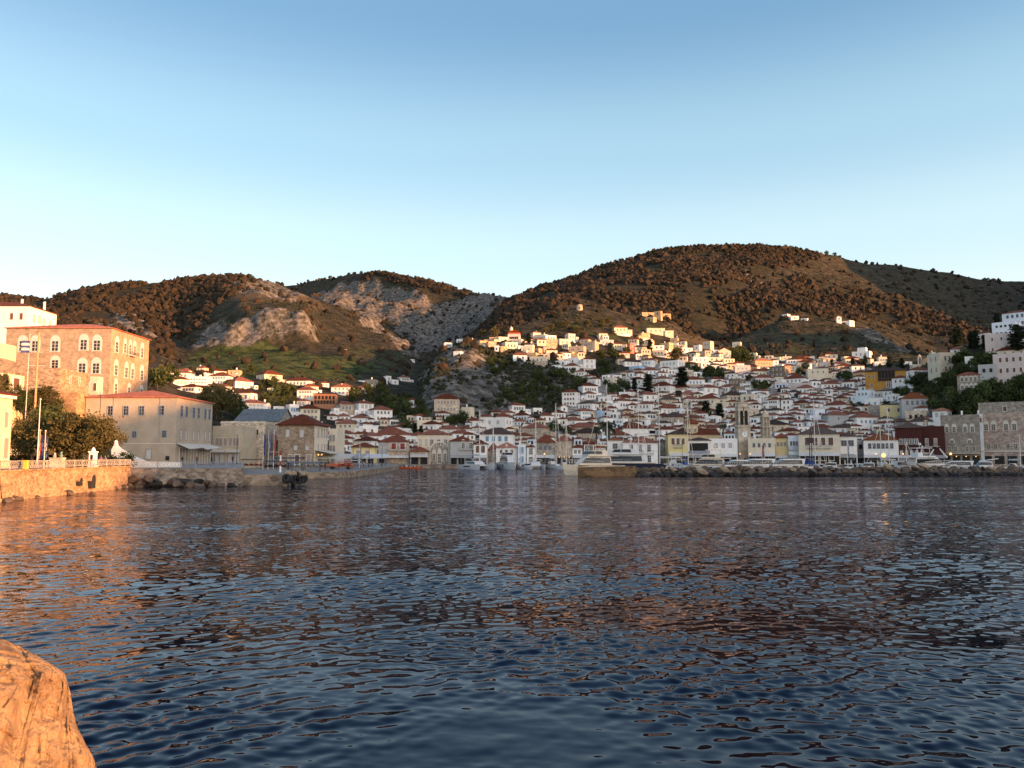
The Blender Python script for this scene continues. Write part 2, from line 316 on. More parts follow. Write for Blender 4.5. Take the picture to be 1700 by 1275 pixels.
# terraces on the meadows
tz = 4.2; fr = (Zs / tz) % 1
Zs = Zs + np.clip(green * 1.6, 0, 1) * tz * 0.7 * (np.clip(fr * 1.0, 0, 1) ** 3.5 - fr * 0.8 + 0.1)
def build_terrain_mat():
    m, t, b = nmat('hillside'); L = t.links.new
    geo = N(t, 'ShaderNodeNewGeometry'); at_ = N(t, 'ShaderNodeAttribute', attribute_name='cover')
    sep = N(t, 'ShaderNodeSeparateColor'); L(at_.outputs['Color'], sep.inputs[0])
    dr = N(t, 'ShaderNodeAttribute', attribute_name='dry')
    def noise(sc, det=8, rough=0.6):
        n = N(t, 'ShaderNodeTexNoise'); n.inputs['Scale'].default_value = sc; n.inputs['Detail'].default_value = det
        n.inputs['Roughness'].default_value = rough; L(geo.outputs['Position'], n.inputs['Vector']); return n.outputs['Fac']
    def ramp(fac, stops):
        r = N(t, 'ShaderNodeValToRGB'); e = r.color_ramp.elements
        e[0].position, e[0].color = stops[0][0], stops[0][1]; e[1].position, e[1].color = stops[-1][0], stops[-1][1]
        for p, c in stops[1:-1]:
            x = e.new(p); x.color = c
        L(fac, r.inputs[0]); return r.outputs[0]
    def mix(f, a_, b_):
        x = N(t, 'ShaderNodeMix', data_type='RGBA'); L(f, x.inputs[0]) if not isinstance(f, float) else None
        L(a_, x.inputs[6]); L(b_, x.inputs[7]); return x.outputs[2]
    # scrub over stony earth
    base = ramp(noise(0.11, 9, .68), [(0.36, (0.018, 0.019, 0.012, 1)), (0.46, (0.031, 0.030, 0.019, 1)), (0.56, (0.056, 0.046, 0.031, 1)), (0.72, (0.115, 0.095, 0.07, 1))])
    rk = ramp(noise(0.16, 10, .72), [(0.36, (0.022, 0.023, 0.017, 1)), (0.46, (0.075, 0.07, 0.06, 1)), (0.58, (0.20, 0.18, 0.16, 1)), (0.72, (0.31, 0.275, 0.24, 1))])
    gr = ramp(noise(0.09, 9, .6), [(0.38, (0.020, 0.025, 0.011, 1)), (0.5, (0.048, 0.066, 0.020, 1)), (0.66, (0.09, 0.10, 0.038, 1))])
    fl = ramp(noise(0.15, 6), [(0.35, (0.015, 0.018, 0.010, 1)), (0.65, (0.05, 0.042, 0.028, 1))])
    dc = ramp(noise(0.2, 8), [(0.35, (0.04, 0.035, 0.022, 1)), (0.65, (0.11, 0.082, 0.055, 1))])
    def thr(v, n, k=4.0):
        # break the mask edge up with noise
        a1 = N(t, 'ShaderNodeMath', operation='MULTIPLY_ADD'); L(n, a1.inputs[0]); a1.inputs[1].default_value = 1.6; L(v, a1.inputs[2])
        a2 = N(t, 'ShaderNodeMath', operation='MULTIPLY_ADD', use_clamp=True); L(a1.outputs[0], a2.inputs[0]); a2.inputs[1].default_value = k; a2.inputs[2].default_value = -k * 1.25
        return a2.outputs[0]
    n5 = noise(0.05, 8, .7)
    c = mix(thr(sep.outputs[1], n5), base, gr); c = mix(thr(sep.outputs[2], n5), c, fl)
    c = mix(thr(dr.outputs['Fac'], n5), c, dc); tw = N(t, 'ShaderNodeAttribute', attribute_name='lanes'); c = mix(thr(tw.outputs['Fac'], n5), c, ramp(noise(0.35, 6), [(0.34, (0.10, 0.092, 0.075, 1)), (0.58, (0.42, 0.385, 0.34, 1))])); c = mix(thr(sep.outputs[0], noise(0.09, 8, .75), 5), c, rk)
    L(c, b.inputs['Base Color']); b.inputs['Roughness'].default_value = 1.0; b.inputs['Specular IOR Level'].default_value = 0.1
    bp = N(t, 'ShaderNodeBump'); bp.inputs['Strength'].default_value = 0.8; bp.inputs['Distance'].default_value = 3.0
    L(noise(0.18, 9, .7), bp.inputs['Height']); L(bp.outputs[0], b.inputs['Normal'])
    return m
HILL = build_terrain_mat()
me = grid_mesh('hills', np.stack([XX, YY, Zs], -1), HILL)
ca = me.attributes.new('cover', 'FLOAT_COLOR', 'POINT')
ca.data.foreach_set('color', np.stack([rock, green, pine, np.ones_like(rock)], -1).reshape(-1).astype(np.float32))
lanes = blur(blur((inside(PX, PY, [(560,690),(720,690),(900,705),(1000,625),(1100,600),(1430,600),(1560,660),(1560,775),(560,775)]) & (YY < 620)).astype(float), 2, 0), 2, 1) * .85
la = me.attributes.new('lanes', 'FLOAT', 'POINT'); la.data.foreach_set('value', lanes.reshape(-1).astype(np.float32))
da = me.attributes.new('dry', 'FLOAT', 'POINT'); da.data.foreach_set('value', dry.reshape(-1).astype(np.float32))
tag(link('hills', me), 'rugged hills and mountains rising behind the harbour town', kind='structure')
# unseen headland towards the low sun, its ridge shaped to shade harbour and town
def headland():
    sh = Vector((SDIR.x, SDIR.y, 0)).normalized(); ph = Vector((-sh.y, sh.x, 0))
    TQ = [(-200, -30), (56, -30), (62, -5), (67, 0.2), (72, 2.5), (85, 10), (105, 18), (129, 24), (137, 29), (156, 40), (168, 42), (250, 40), (322, 50), (380, 63), (420, 70), (506, 67), (525, 62), (545, 34), (560, 20), (600, 20), (640, 50), (720, 100), (900, 110), (1200, 60), (1500, 0)]
    TQ = [(a - (8 if a < 200 else 5), b_) for a, b_ in TQ]
    S0 = 360.0; q = np.linspace(40, 1300, 260); s = np.linspace(-150, 190, 60)
    T = np.interp(q, [a[0] for a in TQ], [a[1] for a in TQ]); base = np.interp(q, [a[0] for a in TQ], [-209 * 0 - (80 + 0.25 * a[0]) for a in TQ])
    top = T + (S0 - base) * math.tan(SUN_EL)
    edge = np.clip((q - 50) / 6, 0, 1)
    Q, S = np.meshgrid(q, s, indexing='ij')
    prof = np.clip(1 - np.abs(S) / 150, 0, 1) ** 0.8
    Z = (top[:, None] + 2.5 * fbm(Q / 14, S / 14, 3, 3) * np.clip((Q - 200) / 200, 0, 1)) * prof * edge[:, None] - 3
    X = sh.x * (S + S0) + ph.x * Q; Yv = sh.y * (S + S0) + ph.y * Q
    me = grid_mesh('headland', np.stack([X, Yv, Z], -1), HILL)
    tag(link('headland', me), 'unseen rocky headland towards the sun, shaped to shade the harbour', kind='structure')
    return sh, ph
SH, PH = headland()
# ---------------------------------------------------------------- ground lookup
def ground_z(x, y):
    a = x / y
    fi = np.interp(y, Yg, np.arange(NY)); fj = np.interp(a, A, np.arange(NA))
    i = int(min(fi, NY - 2)); j = int(min(fj, NA - 2)); u = fi - i; v = fj - j
    return float(Zs[i, j] * (1 - u) * (1 - v) + Zs[i + 1, j] * u * (1 - v) + Zs[i, j + 1] * (1 - u) * v + Zs[i + 1, j + 1] * u * v)
def find_ground(px, row, y0=150, y1=2500):
    """first place along the sight line where the land rises to it"""
    d = ray(px, row); y = y0; step = 1.0
    while y < y1:
        z = CAMZ + d.z * y / d.y
        if ground_z(d.x * y / d.y, y) >= z: return Vector((d.x * y / d.y, y, z))
        y += step * (1 if y < 700 else 3)
    return None
# ---------------------------------------------------------------- water
def build_water():
    m, t, b = nmat('sea_water'); L = t.links.new
    b.inputs['Base Color'].default_value = (0.001, 0.003, 0.010, 1)
    b.inputs['Roughness'].default_value = 0.03; b.inputs['IOR'].default_value = 1.18; b.inputs['Specular Tint'].default_value = (0.36, 0.40, 0.62, 1)
    geo = N(t, 'ShaderNodeNewGeometry')
    lod = N(t, 'ShaderNodeAttribute', attribute_name='lod')
    mp = N(t, 'ShaderNodeMapping'); mp.inputs['Scale'].default_value = (0.62, 1.0, 1.0); mp.inputs['Rotation'].default_value = (0, 0, R(8))
    L(geo.outputs['Position'], mp.inputs['Vector'])
    def slopes(scale, amp, det=2):
        n = N(t, 'ShaderNodeTexNoise'); n.inputs['Scale'].default_value = scale; n.inputs['Detail'].default_value = det
        L(mp.outputs[0], n.inputs['Vector'])
        s = N(t, 'ShaderNodeVectorMath', operation='SUBTRACT'); L(n.outputs['Color'], s.inputs[0]); s.inputs[1].default_value = (0.5, 0.5, 0.5)
        k = N(t, 'ShaderNodeVectorMath', operation='MULTIPLY'); L(s.outputs[0], k.inputs[0]); k.inputs[1].default_value = (amp * 0.6, amp, 0)
        return k.outputs[0]
    far = slopes(2.7, 0.60, 3)
    near = slopes(5.0, 0.05, 2)
    sc_ = N(t, 'ShaderNodeVectorMath', operation='SCALE'); L(far, sc_.inputs[0]); L(lod.outputs['Fac'], sc_.inputs['Scale'])
    ad = N(t, 'ShaderNodeVectorMath', operation='ADD'); L(sc_.outputs[0], ad.inputs[0]); L(near, ad.inputs[1])
    ad2 = N(t, 'ShaderNodeVectorMath', operation='ADD'); L(ad.outputs[0], ad2.inputs[0]); L(geo.outputs['Normal'], ad2.inputs[1])
    nn = N(t, 'ShaderNodeVectorMath', operation='NORMALIZE'); L(ad2.outputs[0], nn.inputs[0])
    t.nodes.remove(b)
    fr = N(t, 'ShaderNodeFresnel'); fr.inputs['IOR'].default_value = 1.25; gl = N(t, 'ShaderNodeBsdfGlossy'); gl.inputs['Roughness'].default_value = 0.015
    gl.inputs['Color'].default_value = (0.78, 0.79, 0.88, 1); df = N(t, 'ShaderNodeBsdfDiffuse'); df.inputs['Color'].default_value = (0.001, 0.0025, 0.010, 1)
    mx = N(t, 'ShaderNodeMixShader'); L(nn.outputs[0], fr.inputs['Normal']); L(nn.outputs[0], gl.inputs['Normal'])
    L(fr.outputs[0], mx.inputs[0]); L(df.outputs[0], mx.inputs[1]); L(gl.outputs[0], mx.inputs[2])
    L(mx.outputs[0], [n for n in t.nodes if n.type == 'OUTPUT_MATERIAL'][0].inputs['Surface'])
    # rows: uniform in picture height near, then stretching to the horizon
    y = [6.0]; 
    while y[-1] < 400: y.append(y[-1] + max(0.03, min(y[-1] ** 2 / (CAMZ * F) * 0.85, 1.6)))
    while y[-1] < 3500: y.append(y[-1] * 1.12)
    y = np.array([-380, -100, -20, 0, 3] + y); nr = len(y)
    nc = 1240; a = np.linspace(-1, 1, nc)
    half = np.where(y < 8, 0, 1)[:, None]
    AX = np.tan(a * 1.0) / math.tan(1.0)                     # denser to the middle
    Yw = np.repeat(y[:, None], nc, 1); wid = np.maximum(np.abs(y) * 0.80 + 7, 9.0)
    wid = np.minimum(np.where(y > 300, wid * (1 + (y - 300) / 300), wid), 3300)
    Xw = a[None, :] * wid[:, None]
    # far skirts
    Xw[:, 0] = -3400; Xw[:, -1] = 3400
    dy = np.gradient(y)[:, None]; dx = (2 * wid / nc)[:, None]
    Z = np.zeros_like(Xw); r2 = np.random.RandomState(3)
    mod = np.maximum(.55, 0.85 + 1.3 * fbm(Xw / 16, Yw / 11, 3, 77))         # calmer and rougher patches
    mod2 = np.clip(0.8 + 1.3 * fbm(Xw / 7 + 30, Yw / 3.5, 2, 78), 0.15, 2)
    tot = 0; var = 0
    for i in range(64):
        lam = 0.15 * (3.0 / 0.15) ** ((i + r2.rand()) / 64)
        th = R(97) + r2.randn() * R(44)
        k = 2 * math.pi / lam
        slope = 0.0235 * math.exp(-(math.log(lam / .42)) ** 2 / (2 * .55 ** 2))
        kx, ky = k * math.cos(th), k * math.sin(th)
        w = np.clip((lam / (2.6 * np.maximum(dy, dx * 1.0)) - 0.6) / 0.8, 0, 1)
        ph = kx * Xw + ky * Yw + r2.rand() * 6.28 + 0.7 * np.sin(Xw * 0.13 + i) + 0.5 * np.sin(Yw * 0.21 + 2 * i)
        s = np.sin(ph)
        Z += (slope / k) * 1.5 * w * s * (mod if lam > 1 else mod * mod2)
        tot += slope ** 2; var = var + slope ** 2 * w ** 2
    for i in range(6):                                       # a low swell under the ripples
        lam = 5.5 * 1.28 ** i; th = R(98) + r2.randn() * R(16); k = 2 * math.pi / lam
        Z += (.010 / k) * np.clip(lam / (3 * dy) - .5, 0, 1) * np.sin(k * math.cos(th) * Xw + k * math.sin(th) * Yw + r2.rand() * 6.28 + 1.2 * fbm(Xw / 30, Yw / 30, 2, 90 + i))
    edge = np.clip((1 - np.abs(a)) / .03 - .2, 0, 1)[None, :]; Z = Z * edge; var = var * edge ** 2
    lodv = np.sqrt(np.clip(1 - var / tot, 0, 1)) * np.ones_like(Xw)
    Z[y <= 3] = 0; Z[y > 2000] = 0
    me = grid_mesh('water', np.stack([Xw, Yw, Z], -1), m)
    at_ = me.attributes.new('lod', 'FLOAT', 'POINT'); at_.data.foreach_set('value', lodv.reshape(-1).astype(np.float32))
    tag(link('water', me), 'dark rippled harbour water reflecting the sky and hills', kind='structure')
build_water()
# ---------------------------------------------------------------- building materials
C_ = dict(w=(0.82, 0.78, 0.745), b=(0.70, 0.74, 0.80), c=(0.66, 0.57, 0.44), s=(0.30, 0.27, 0.24), n=(0.22, 0.17, 0.13), o=(0.55, 0.38, 0.23),
          y=(0.66, 0.54, 0.28), r=(0.16, 0.030, 0.022), p=(0.60, 0.50, 0.47), u=(0.32, 0.48, 0.68), t=(0.36, 0.17, 0.10), m=(0.48, 0.24, 0.05),
          k=(0.44, 0.36, 0.29), e=(0.55, 0.47, 0.38), x=(0.52, 0.16, 0.11), g=(0.40, 0.40, 0.40))
CNAME = dict(w='white', b='bluish white', c='cream', s='grey stone', n='brown stone', o='sandy orange', y='yellow', r='dark red', p='pinkish white',
             u='light blue', t='terracotta', m='ochre', k='tan stone', e='beige', x='red', g='grey')
def wallmat(k):
    stone = k in 'snkoe'
    if stone:
        return stone_mat('wall_' + CNAME[k].replace(' ', '_'), C_[k])
    return paint('wall_' + CNAME[k].replace(' ', '_'), C_[k], var=0.07, scale=0.5, rough=0.9, bump=0.15, bscale=3)
def stone_mat(name, col, sx=0.55, sz=0.28, var=0.35, bump=0.5):
    """coursed rubble masonry: mixed blocks with mortar joints"""
    if name in MATS: return MATS[name]
    m, t, b = nmat(name); L = t.links.new
    geo = N(t, 'ShaderNodeTexCoord'); nrm = N(t, 'ShaderNodeNewGeometry')
    n = N(t, 'ShaderNodeTexNoise'); n.inputs['Scale'].default_value = 0.8; n.inputs['Detail'].default_value = 4; L(nrm.outputs['Position'], n.inputs['Vector'])
    mp = N(t, 'ShaderNodeMapping'); mp.inputs['Scale'].default_value = (1 / sx, 1 / sx, 1 / sz); L(nrm.outputs['Position'], mp.inputs['Vector'])
    v = N(t, 'ShaderNodeTexVoronoi'); v.inputs['Scale'].default_value = 1.0; L(mp.outputs[0], v.inputs['Vector'])
    sp = N(t, 'ShaderNodeSeparateColor'); L(v.outputs['Color'], sp.inputs[0])
    r = N(t, 'ShaderNodeValToRGB'); c = Vector(col)
    r.color_ramp.elements[0].color = (*(c * (1 - var)), 1); r.color_ramp.elements[1].color = (*(c * (1 + var)), 1)
    L(sp.outputs[0], r.inputs[0])
    ad = N(t, 'ShaderNodeMix', data_type='RGBA', blend_type='MULTIPLY'); ad.inputs[0].default_value = 1.0
    r2 = N(t, 'ShaderNodeValToRGB'); r2.color_ramp.elements[0].position = 0.3; r2.color_ramp.elements[0].color = (.72, .70, .66, 1); r2.color_ramp.elements[1].position = 0.65; r2.color_ramp.elements[1].color = (1.12, 1.08, 1.04, 1)
    L(n.outputs['Fac'], r2.inputs[0]); L(r.outputs[0], ad.inputs[6]); L(r2.outputs[0], ad.inputs[7])
    L(ad.outputs[2], b.inputs['Base Color']); b.inputs['Roughness'].default_value = 0.95; b.inputs['Specular IOR Level'].default_value = 0.2
    bp = N(t, 'ShaderNodeBump'); bp.inputs['Strength'].default_value = bump; bp.inputs['Distance'].default_value = 0.08
    L(v.outputs['Distance'], bp.inputs['Height']); bp.invert = True; L(bp.outputs[0], b.inputs['Normal'])
    MATS[name] = m
    return m
def roofmat(k):
    col = dict(h=(0.20, 0.062, 0.034), d=(0.085, 0.052, 0.040), q=(0.30, 0.105, 0.05), l=(0.42, 0.11, 0.05), z=(0.13, 0.16, 0.18))[k]
    nm = 'roof_tile_' + k
    if nm in MATS: return MATS[nm]
    m, t, b = nmat(nm); L = t.links.new
    geo = N(t, 'ShaderNodeNewGeometry'); oi = N(t, 'ShaderNodeObjectInfo')
    n = N(t, 'ShaderNodeTexNoise'); n.inputs['Scale'].default_value = 1.2; n.inputs['Detail'].default_value = 8; n.inputs['Roughness'].default_value = .7
    L(geo.outputs['Position'], n.inputs['Vector'])
    r = N(t, 'ShaderNodeValToRGB'); c = Vector(col); r.color_ramp.elements[0].position = .3; r.color_ramp.elements[1].position = .72
    r.color_ramp.elements[0].color = (*(c * 0.5), 1); r.color_ramp.elements[1].color = (*(c * 1.5), 1)
    L(n.outputs['Fac'], r.inputs[0])
    hs = N(t, 'ShaderNodeHueSaturation'); mr = N(t, 'ShaderNodeMapRange'); mr.inputs[3].default_value = 0.45; mr.inputs[4].default_value = 1.25
    L(oi.outputs['Random'], mr.inputs[0]); L(mr.outputs[0], hs.inputs['Value'])
    mr2 = N(t, 'ShaderNodeMapRange'); mr2.inputs[3].default_value = 1.15; mr2.inputs[4].default_value = 0.88; L(oi.outputs['Random'], mr2.inputs[0]); L(mr2.outputs[0], hs.inputs['Saturation'])
    L(r.outputs[0], hs.inputs['Color']); L(hs.outputs[0], b.inputs['Base Color'])
    b.inputs['Roughness'].default_value = 0.85; b.inputs['Specular IOR Level'].default_value = 0.2
    tc = N(t, 'ShaderNodeTexCoord')
    w = N(t, 'ShaderNodeTexWave'); w.inputs['Scale'].default_value = 1.1; w.inputs['Distortion'].default_value = 0.4; w.bands_direction = 'Z'
    L(tc.outputs['Object'], w.inputs['Vector'])
    bp = N(t, 'ShaderNodeBump'); bp.inputs['Strength'].default_value = 0.5; bp.inputs['Distance'].default_value = 0.12
    L(w.outputs['Fac'], bp.inputs['Height']); L(bp.outputs[0], b.inputs['Normal'])
    MATS[nm] = m
    return m
def flat(name, col, rough=0.6, metal=0.0, spec=0.5):
    if name in MATS: return MATS[name]
    m, t, b = nmat(name); L = t.links.new
    geo = N(t, 'ShaderNodeNewGeometry')
    n = N(t, 'ShaderNodeTexNoise'); n.inputs['Scale'].default_value = 2.5; n.inputs['Detail'].default_value = 4; L(geo.outputs['Position'], n.inputs['Vector'])
    r = N(t, 'ShaderNodeValToRGB'); c = Vector(col); r.color_ramp.elements[0].position = .35; r.color_ramp.elements[1].position = .65
    r.color_ramp.elements[0].color = (*(c * .86), 1); r.color_ramp.elements[1].color = (*(c * 1.06), 1)
    L(n.outputs['Fac'], r.inputs[0]); L(r.outputs[0], b.inputs['Base Color'])
    b.inputs['Roughness'].default_value = rough; b.inputs['Metallic'].default_value = metal; b.inputs['Specular IOR Level'].default_value = spec
    MATS[name] = m
    return m
def lamp_mat(name, col, s):
    if name in MATS: return MATS[name]
    m, t, b = nmat(name); b.inputs['Emission Color'].default_value = (*col, 1); b.inputs['Emission Strength'].default_value = s
    b.inputs['Base Color'].default_value = (*col, 1); MATS[name] = m
    return m
GLASS = flat('window_glass', (0.018, 0.020, 0.026), 0.08)
WHITE = flat('white_paint', (0.72, 0.71, 0.70), 0.6)
GREYF = flat('grey_blue_frame', (0.26, 0.29, 0.36), 0.7)
BROWN = flat('brown_wood', (0.13, 0.060, 0.032), 0.7)
REDP = flat('red_shutter_paint', (0.22, 0.02, 0.018), 0.6)
BLUEP = flat('blue_shutter_paint', (0.13, 0.27, 0.42), 0.6)
DBLUE = flat('deep_blue_paint', (0.02, 0.06, 0.32), 0.6)
PALE = flat('pale_grey_shutter', (0.50, 0.48, 0.46), 0.7)
TAUPE = flat('taupe_shutter', (0.30, 0.25, 0.22), 0.7)
DARK = flat('dark_opening', (0.02, 0.017, 0.015), 0.9)
IRON = flat('dark_iron', (0.03, 0.03, 0.032), 0.6)
LIME = flat('lime_wash_surround', (0.58, 0.54, 0.49), 0.8)
STONEW = flat('pale_stone_trim', (0.60, 0.55, 0.48), 0.8)
CANVAS = flat('canvas_cream', (0.55, 0.52, 0.47), 0.8)
# unit window meshes: width 1, height 1, origin bottom centre, facing -y
def win_mesh(kind):
    m = MB(); fm, gm, arch = dict(plain=(WHITE, GLASS, 0), grey=(GREYF, GLASS, 0), brown=(WHITE, BROWN, 0), red=(WHITE, REDP, 0), blue=(WHITE, BLUEP, 0),
        dblue=(WHITE, DBLUE, 0), pale=(TAUPE, PALE, 0), taupe=(STONEW, TAUPE, 0), stone=(STONEW, GLASS, 0), arch=(LIME, GLASS, 1), dark=(DARK, DARK, 0), sarch=(STONEW, GLASS, 1))[kind]
    t = 0.10
    m.box(-.5, -.5 + t, -.07, .02, 0, 1, 0); m.box(.5 - t, .5, -.07, .02, 0, 1, 0)
    m.box(-.5 + t, .5 - t, -.07, .02, 1 - t * .7, 1, 0); m.box(-.5 + t, .5 - t, -.09, .02, 0, t * .7, 0)
    m.box(-.5 + t, .5 - t, -.02, .01, t * .7, 1 - t * .7, 1)
    if kind in ('plain', 'grey', 'stone', 'arch', 'sarch'):
        m.box(-.03, .03, -.045, -.021, t * .7, 1 - t * .7, 0)
        for z in (.36, .66): m.box(-.5 + t, -.03, -.045, -.021, z, z + .03, 0); m.box(.03, .5 - t, -.045, -.021, z, z + .03, 0)
    if arch:
        n = 8; pts = [(-.62, 1.0)] + [(.62 * math.cos(math.pi * i / n), 1.0 + .48 * math.sin(math.pi * i / n)) for i in range(n + 1)]
        m.prism([p for p in reversed(pts[1:])][::-1], -.05, .02, 0)
        m.box(-.64, -.502, -.05, .02, -.04, 1, 0); m.box(.502, .64, -.05, .02, -.04, 1, 0)
    return m.mesh('window', [fm, gm])
WM = {k: win_mesh(k) for k in ('plain', 'grey', 'brown', 'red', 'blue', 'dblue', 'pale', 'taupe', 'stone', 'arch', 'sarch', 'dark')}
FRAME_MESH = {}
def split_win(kind):
    """frame and pane as two meshes for windows near enough to read"""
    if kind not in FRAME_MESH:
        src = WM[kind]; out = []
        for mi in (0, 1):
            vs, fs, mp = [], [], {}
            for p in src.polygons:
                if p.material_index != mi: continue
                f = []
                for v in p.vertices:
                    if v not in mp: mp[v] = len(vs); vs.append(src.vertices[v].co.copy())
                    f.append(mp[v])
                fs.append(f)
            out.append(mesh_from('window' if mi == 0 else 'pane', vs, fs, src.materials[mi]))
        FRAME_MESH[kind] = out
    return FRAME_MESH[kind]
def put_window(parent, kind, x, y, z, w, h, rz=0, near=False, name='window'):
    if near and kind != 'dark':
        fm, pm = split_win(kind); o = link(name, fm, parent, (x, y, z), rz, (w, 1.6, h))
        link('pane', pm, o)
    else: o = link(name, WM[kind], parent, (x, y, z), rz, (w, 1.6, h))
    return o
def face_windows(parent, kind, W_, D_, face, cols, z, w, h, near=False, m=0.12, u0=0, u1=1, name='window'):
    """row of windows on a face: 0 front, 1 right, 3 left"""
    for i in range(cols):
        u = (i + .5) / cols; u = m + (1 - 2 * m) * u if cols > 1 else .5; u = u0 + (u1 - u0) * u
        if face == 0: put_window(parent, kind, -W_ / 2 + W_ * u, -D_ / 2, z, w, h, 0, near, name)
        elif face == 1: put_window(parent, kind, W_ / 2, -D_ / 2 + D_ * u, z, w, h, R(90), near, name)
        else: put_window(parent, kind, -W_ / 2, D_ / 2 - D_ * u, z, w, h, R(-90), near, name)
def hip(mb, W_, D_, z, rise, o=0.45, th=0.16, mi=0):
    w, d = W_ / 2 + o, D_ / 2 + o
    mb.box(-w, w, -d, d, z, z + th, mi)
    z += th
    if W_ >= D_: a, b2 = (-(w - d), 0), (w - d, 0)
    else: a, b2 = (0, -(d - w)), (0, d - w)
    w -= .02; d -= .02
    mb.add([(-w, -d, z), (w, -d, z), (w, d, z), (-w, d, z), (a[0], a[1], z + rise), (b2[0], b2[1], z + rise)],
           [(0, 1, 5, 4), (2, 3, 4, 5), (1, 2, 5), (3, 0, 4)] if W_ >= D_ else [(0, 1, 4), (1, 2, 5, 4), (2, 3, 5), (3, 0, 4, 5)], mi)
def gable(mb, W_, D_, z, rise, o=0.35, th=0.18, mi=0, along='x'):
    if along == 'x': pts = [(-D_ / 2 - o, z - .1), (0, z + rise), (D_ / 2 + o, z - .1), (D_ / 2 + o, z - .1 + th), (0, z + rise + th), (-D_ / 2 - o, z - .1 + th)]
    else: pts = [(-W_ / 2 - o, z - .1), (0, z + rise), (W_ / 2 + o, z - .1), (W_ / 2 + o, z - .1 + th), (0, z + rise + th), (-W_ / 2 - o, z - .1 + th)]
    n = len(pts); e = (W_ if along == 'x' else D_) / 2 + o
    f = (lambda t, p: (t, p[0], p[1])) if along == 'x' else (lambda t, p: (p[0], t, p[1]))
    mb.add([f(-e, p) for p in pts] + [f(e, p) for p in pts],
           [(0, 1, 4, 5), (1, 2, 3, 4), (n + 5, n + 4, n + 1, n), (n + 4, n + 3, n + 2, n + 1)] + [(i, i + n, (i + 1) % n + n, (i + 1) % n) for i in range(n)], mi)
def chimney(roof, x, y, z, h=1.1):
    m = MB(); m.box(-.28, .28, -.22, .22, -1.2, h); m.box(-.34, .34, -.28, .28, h, h + .12); m.box(-.2, .2, -.15, .15, h + .12, h + .3)
    m.build('chimney', [wallmat('w')], roof, (x, y, z))
HOUSES = []
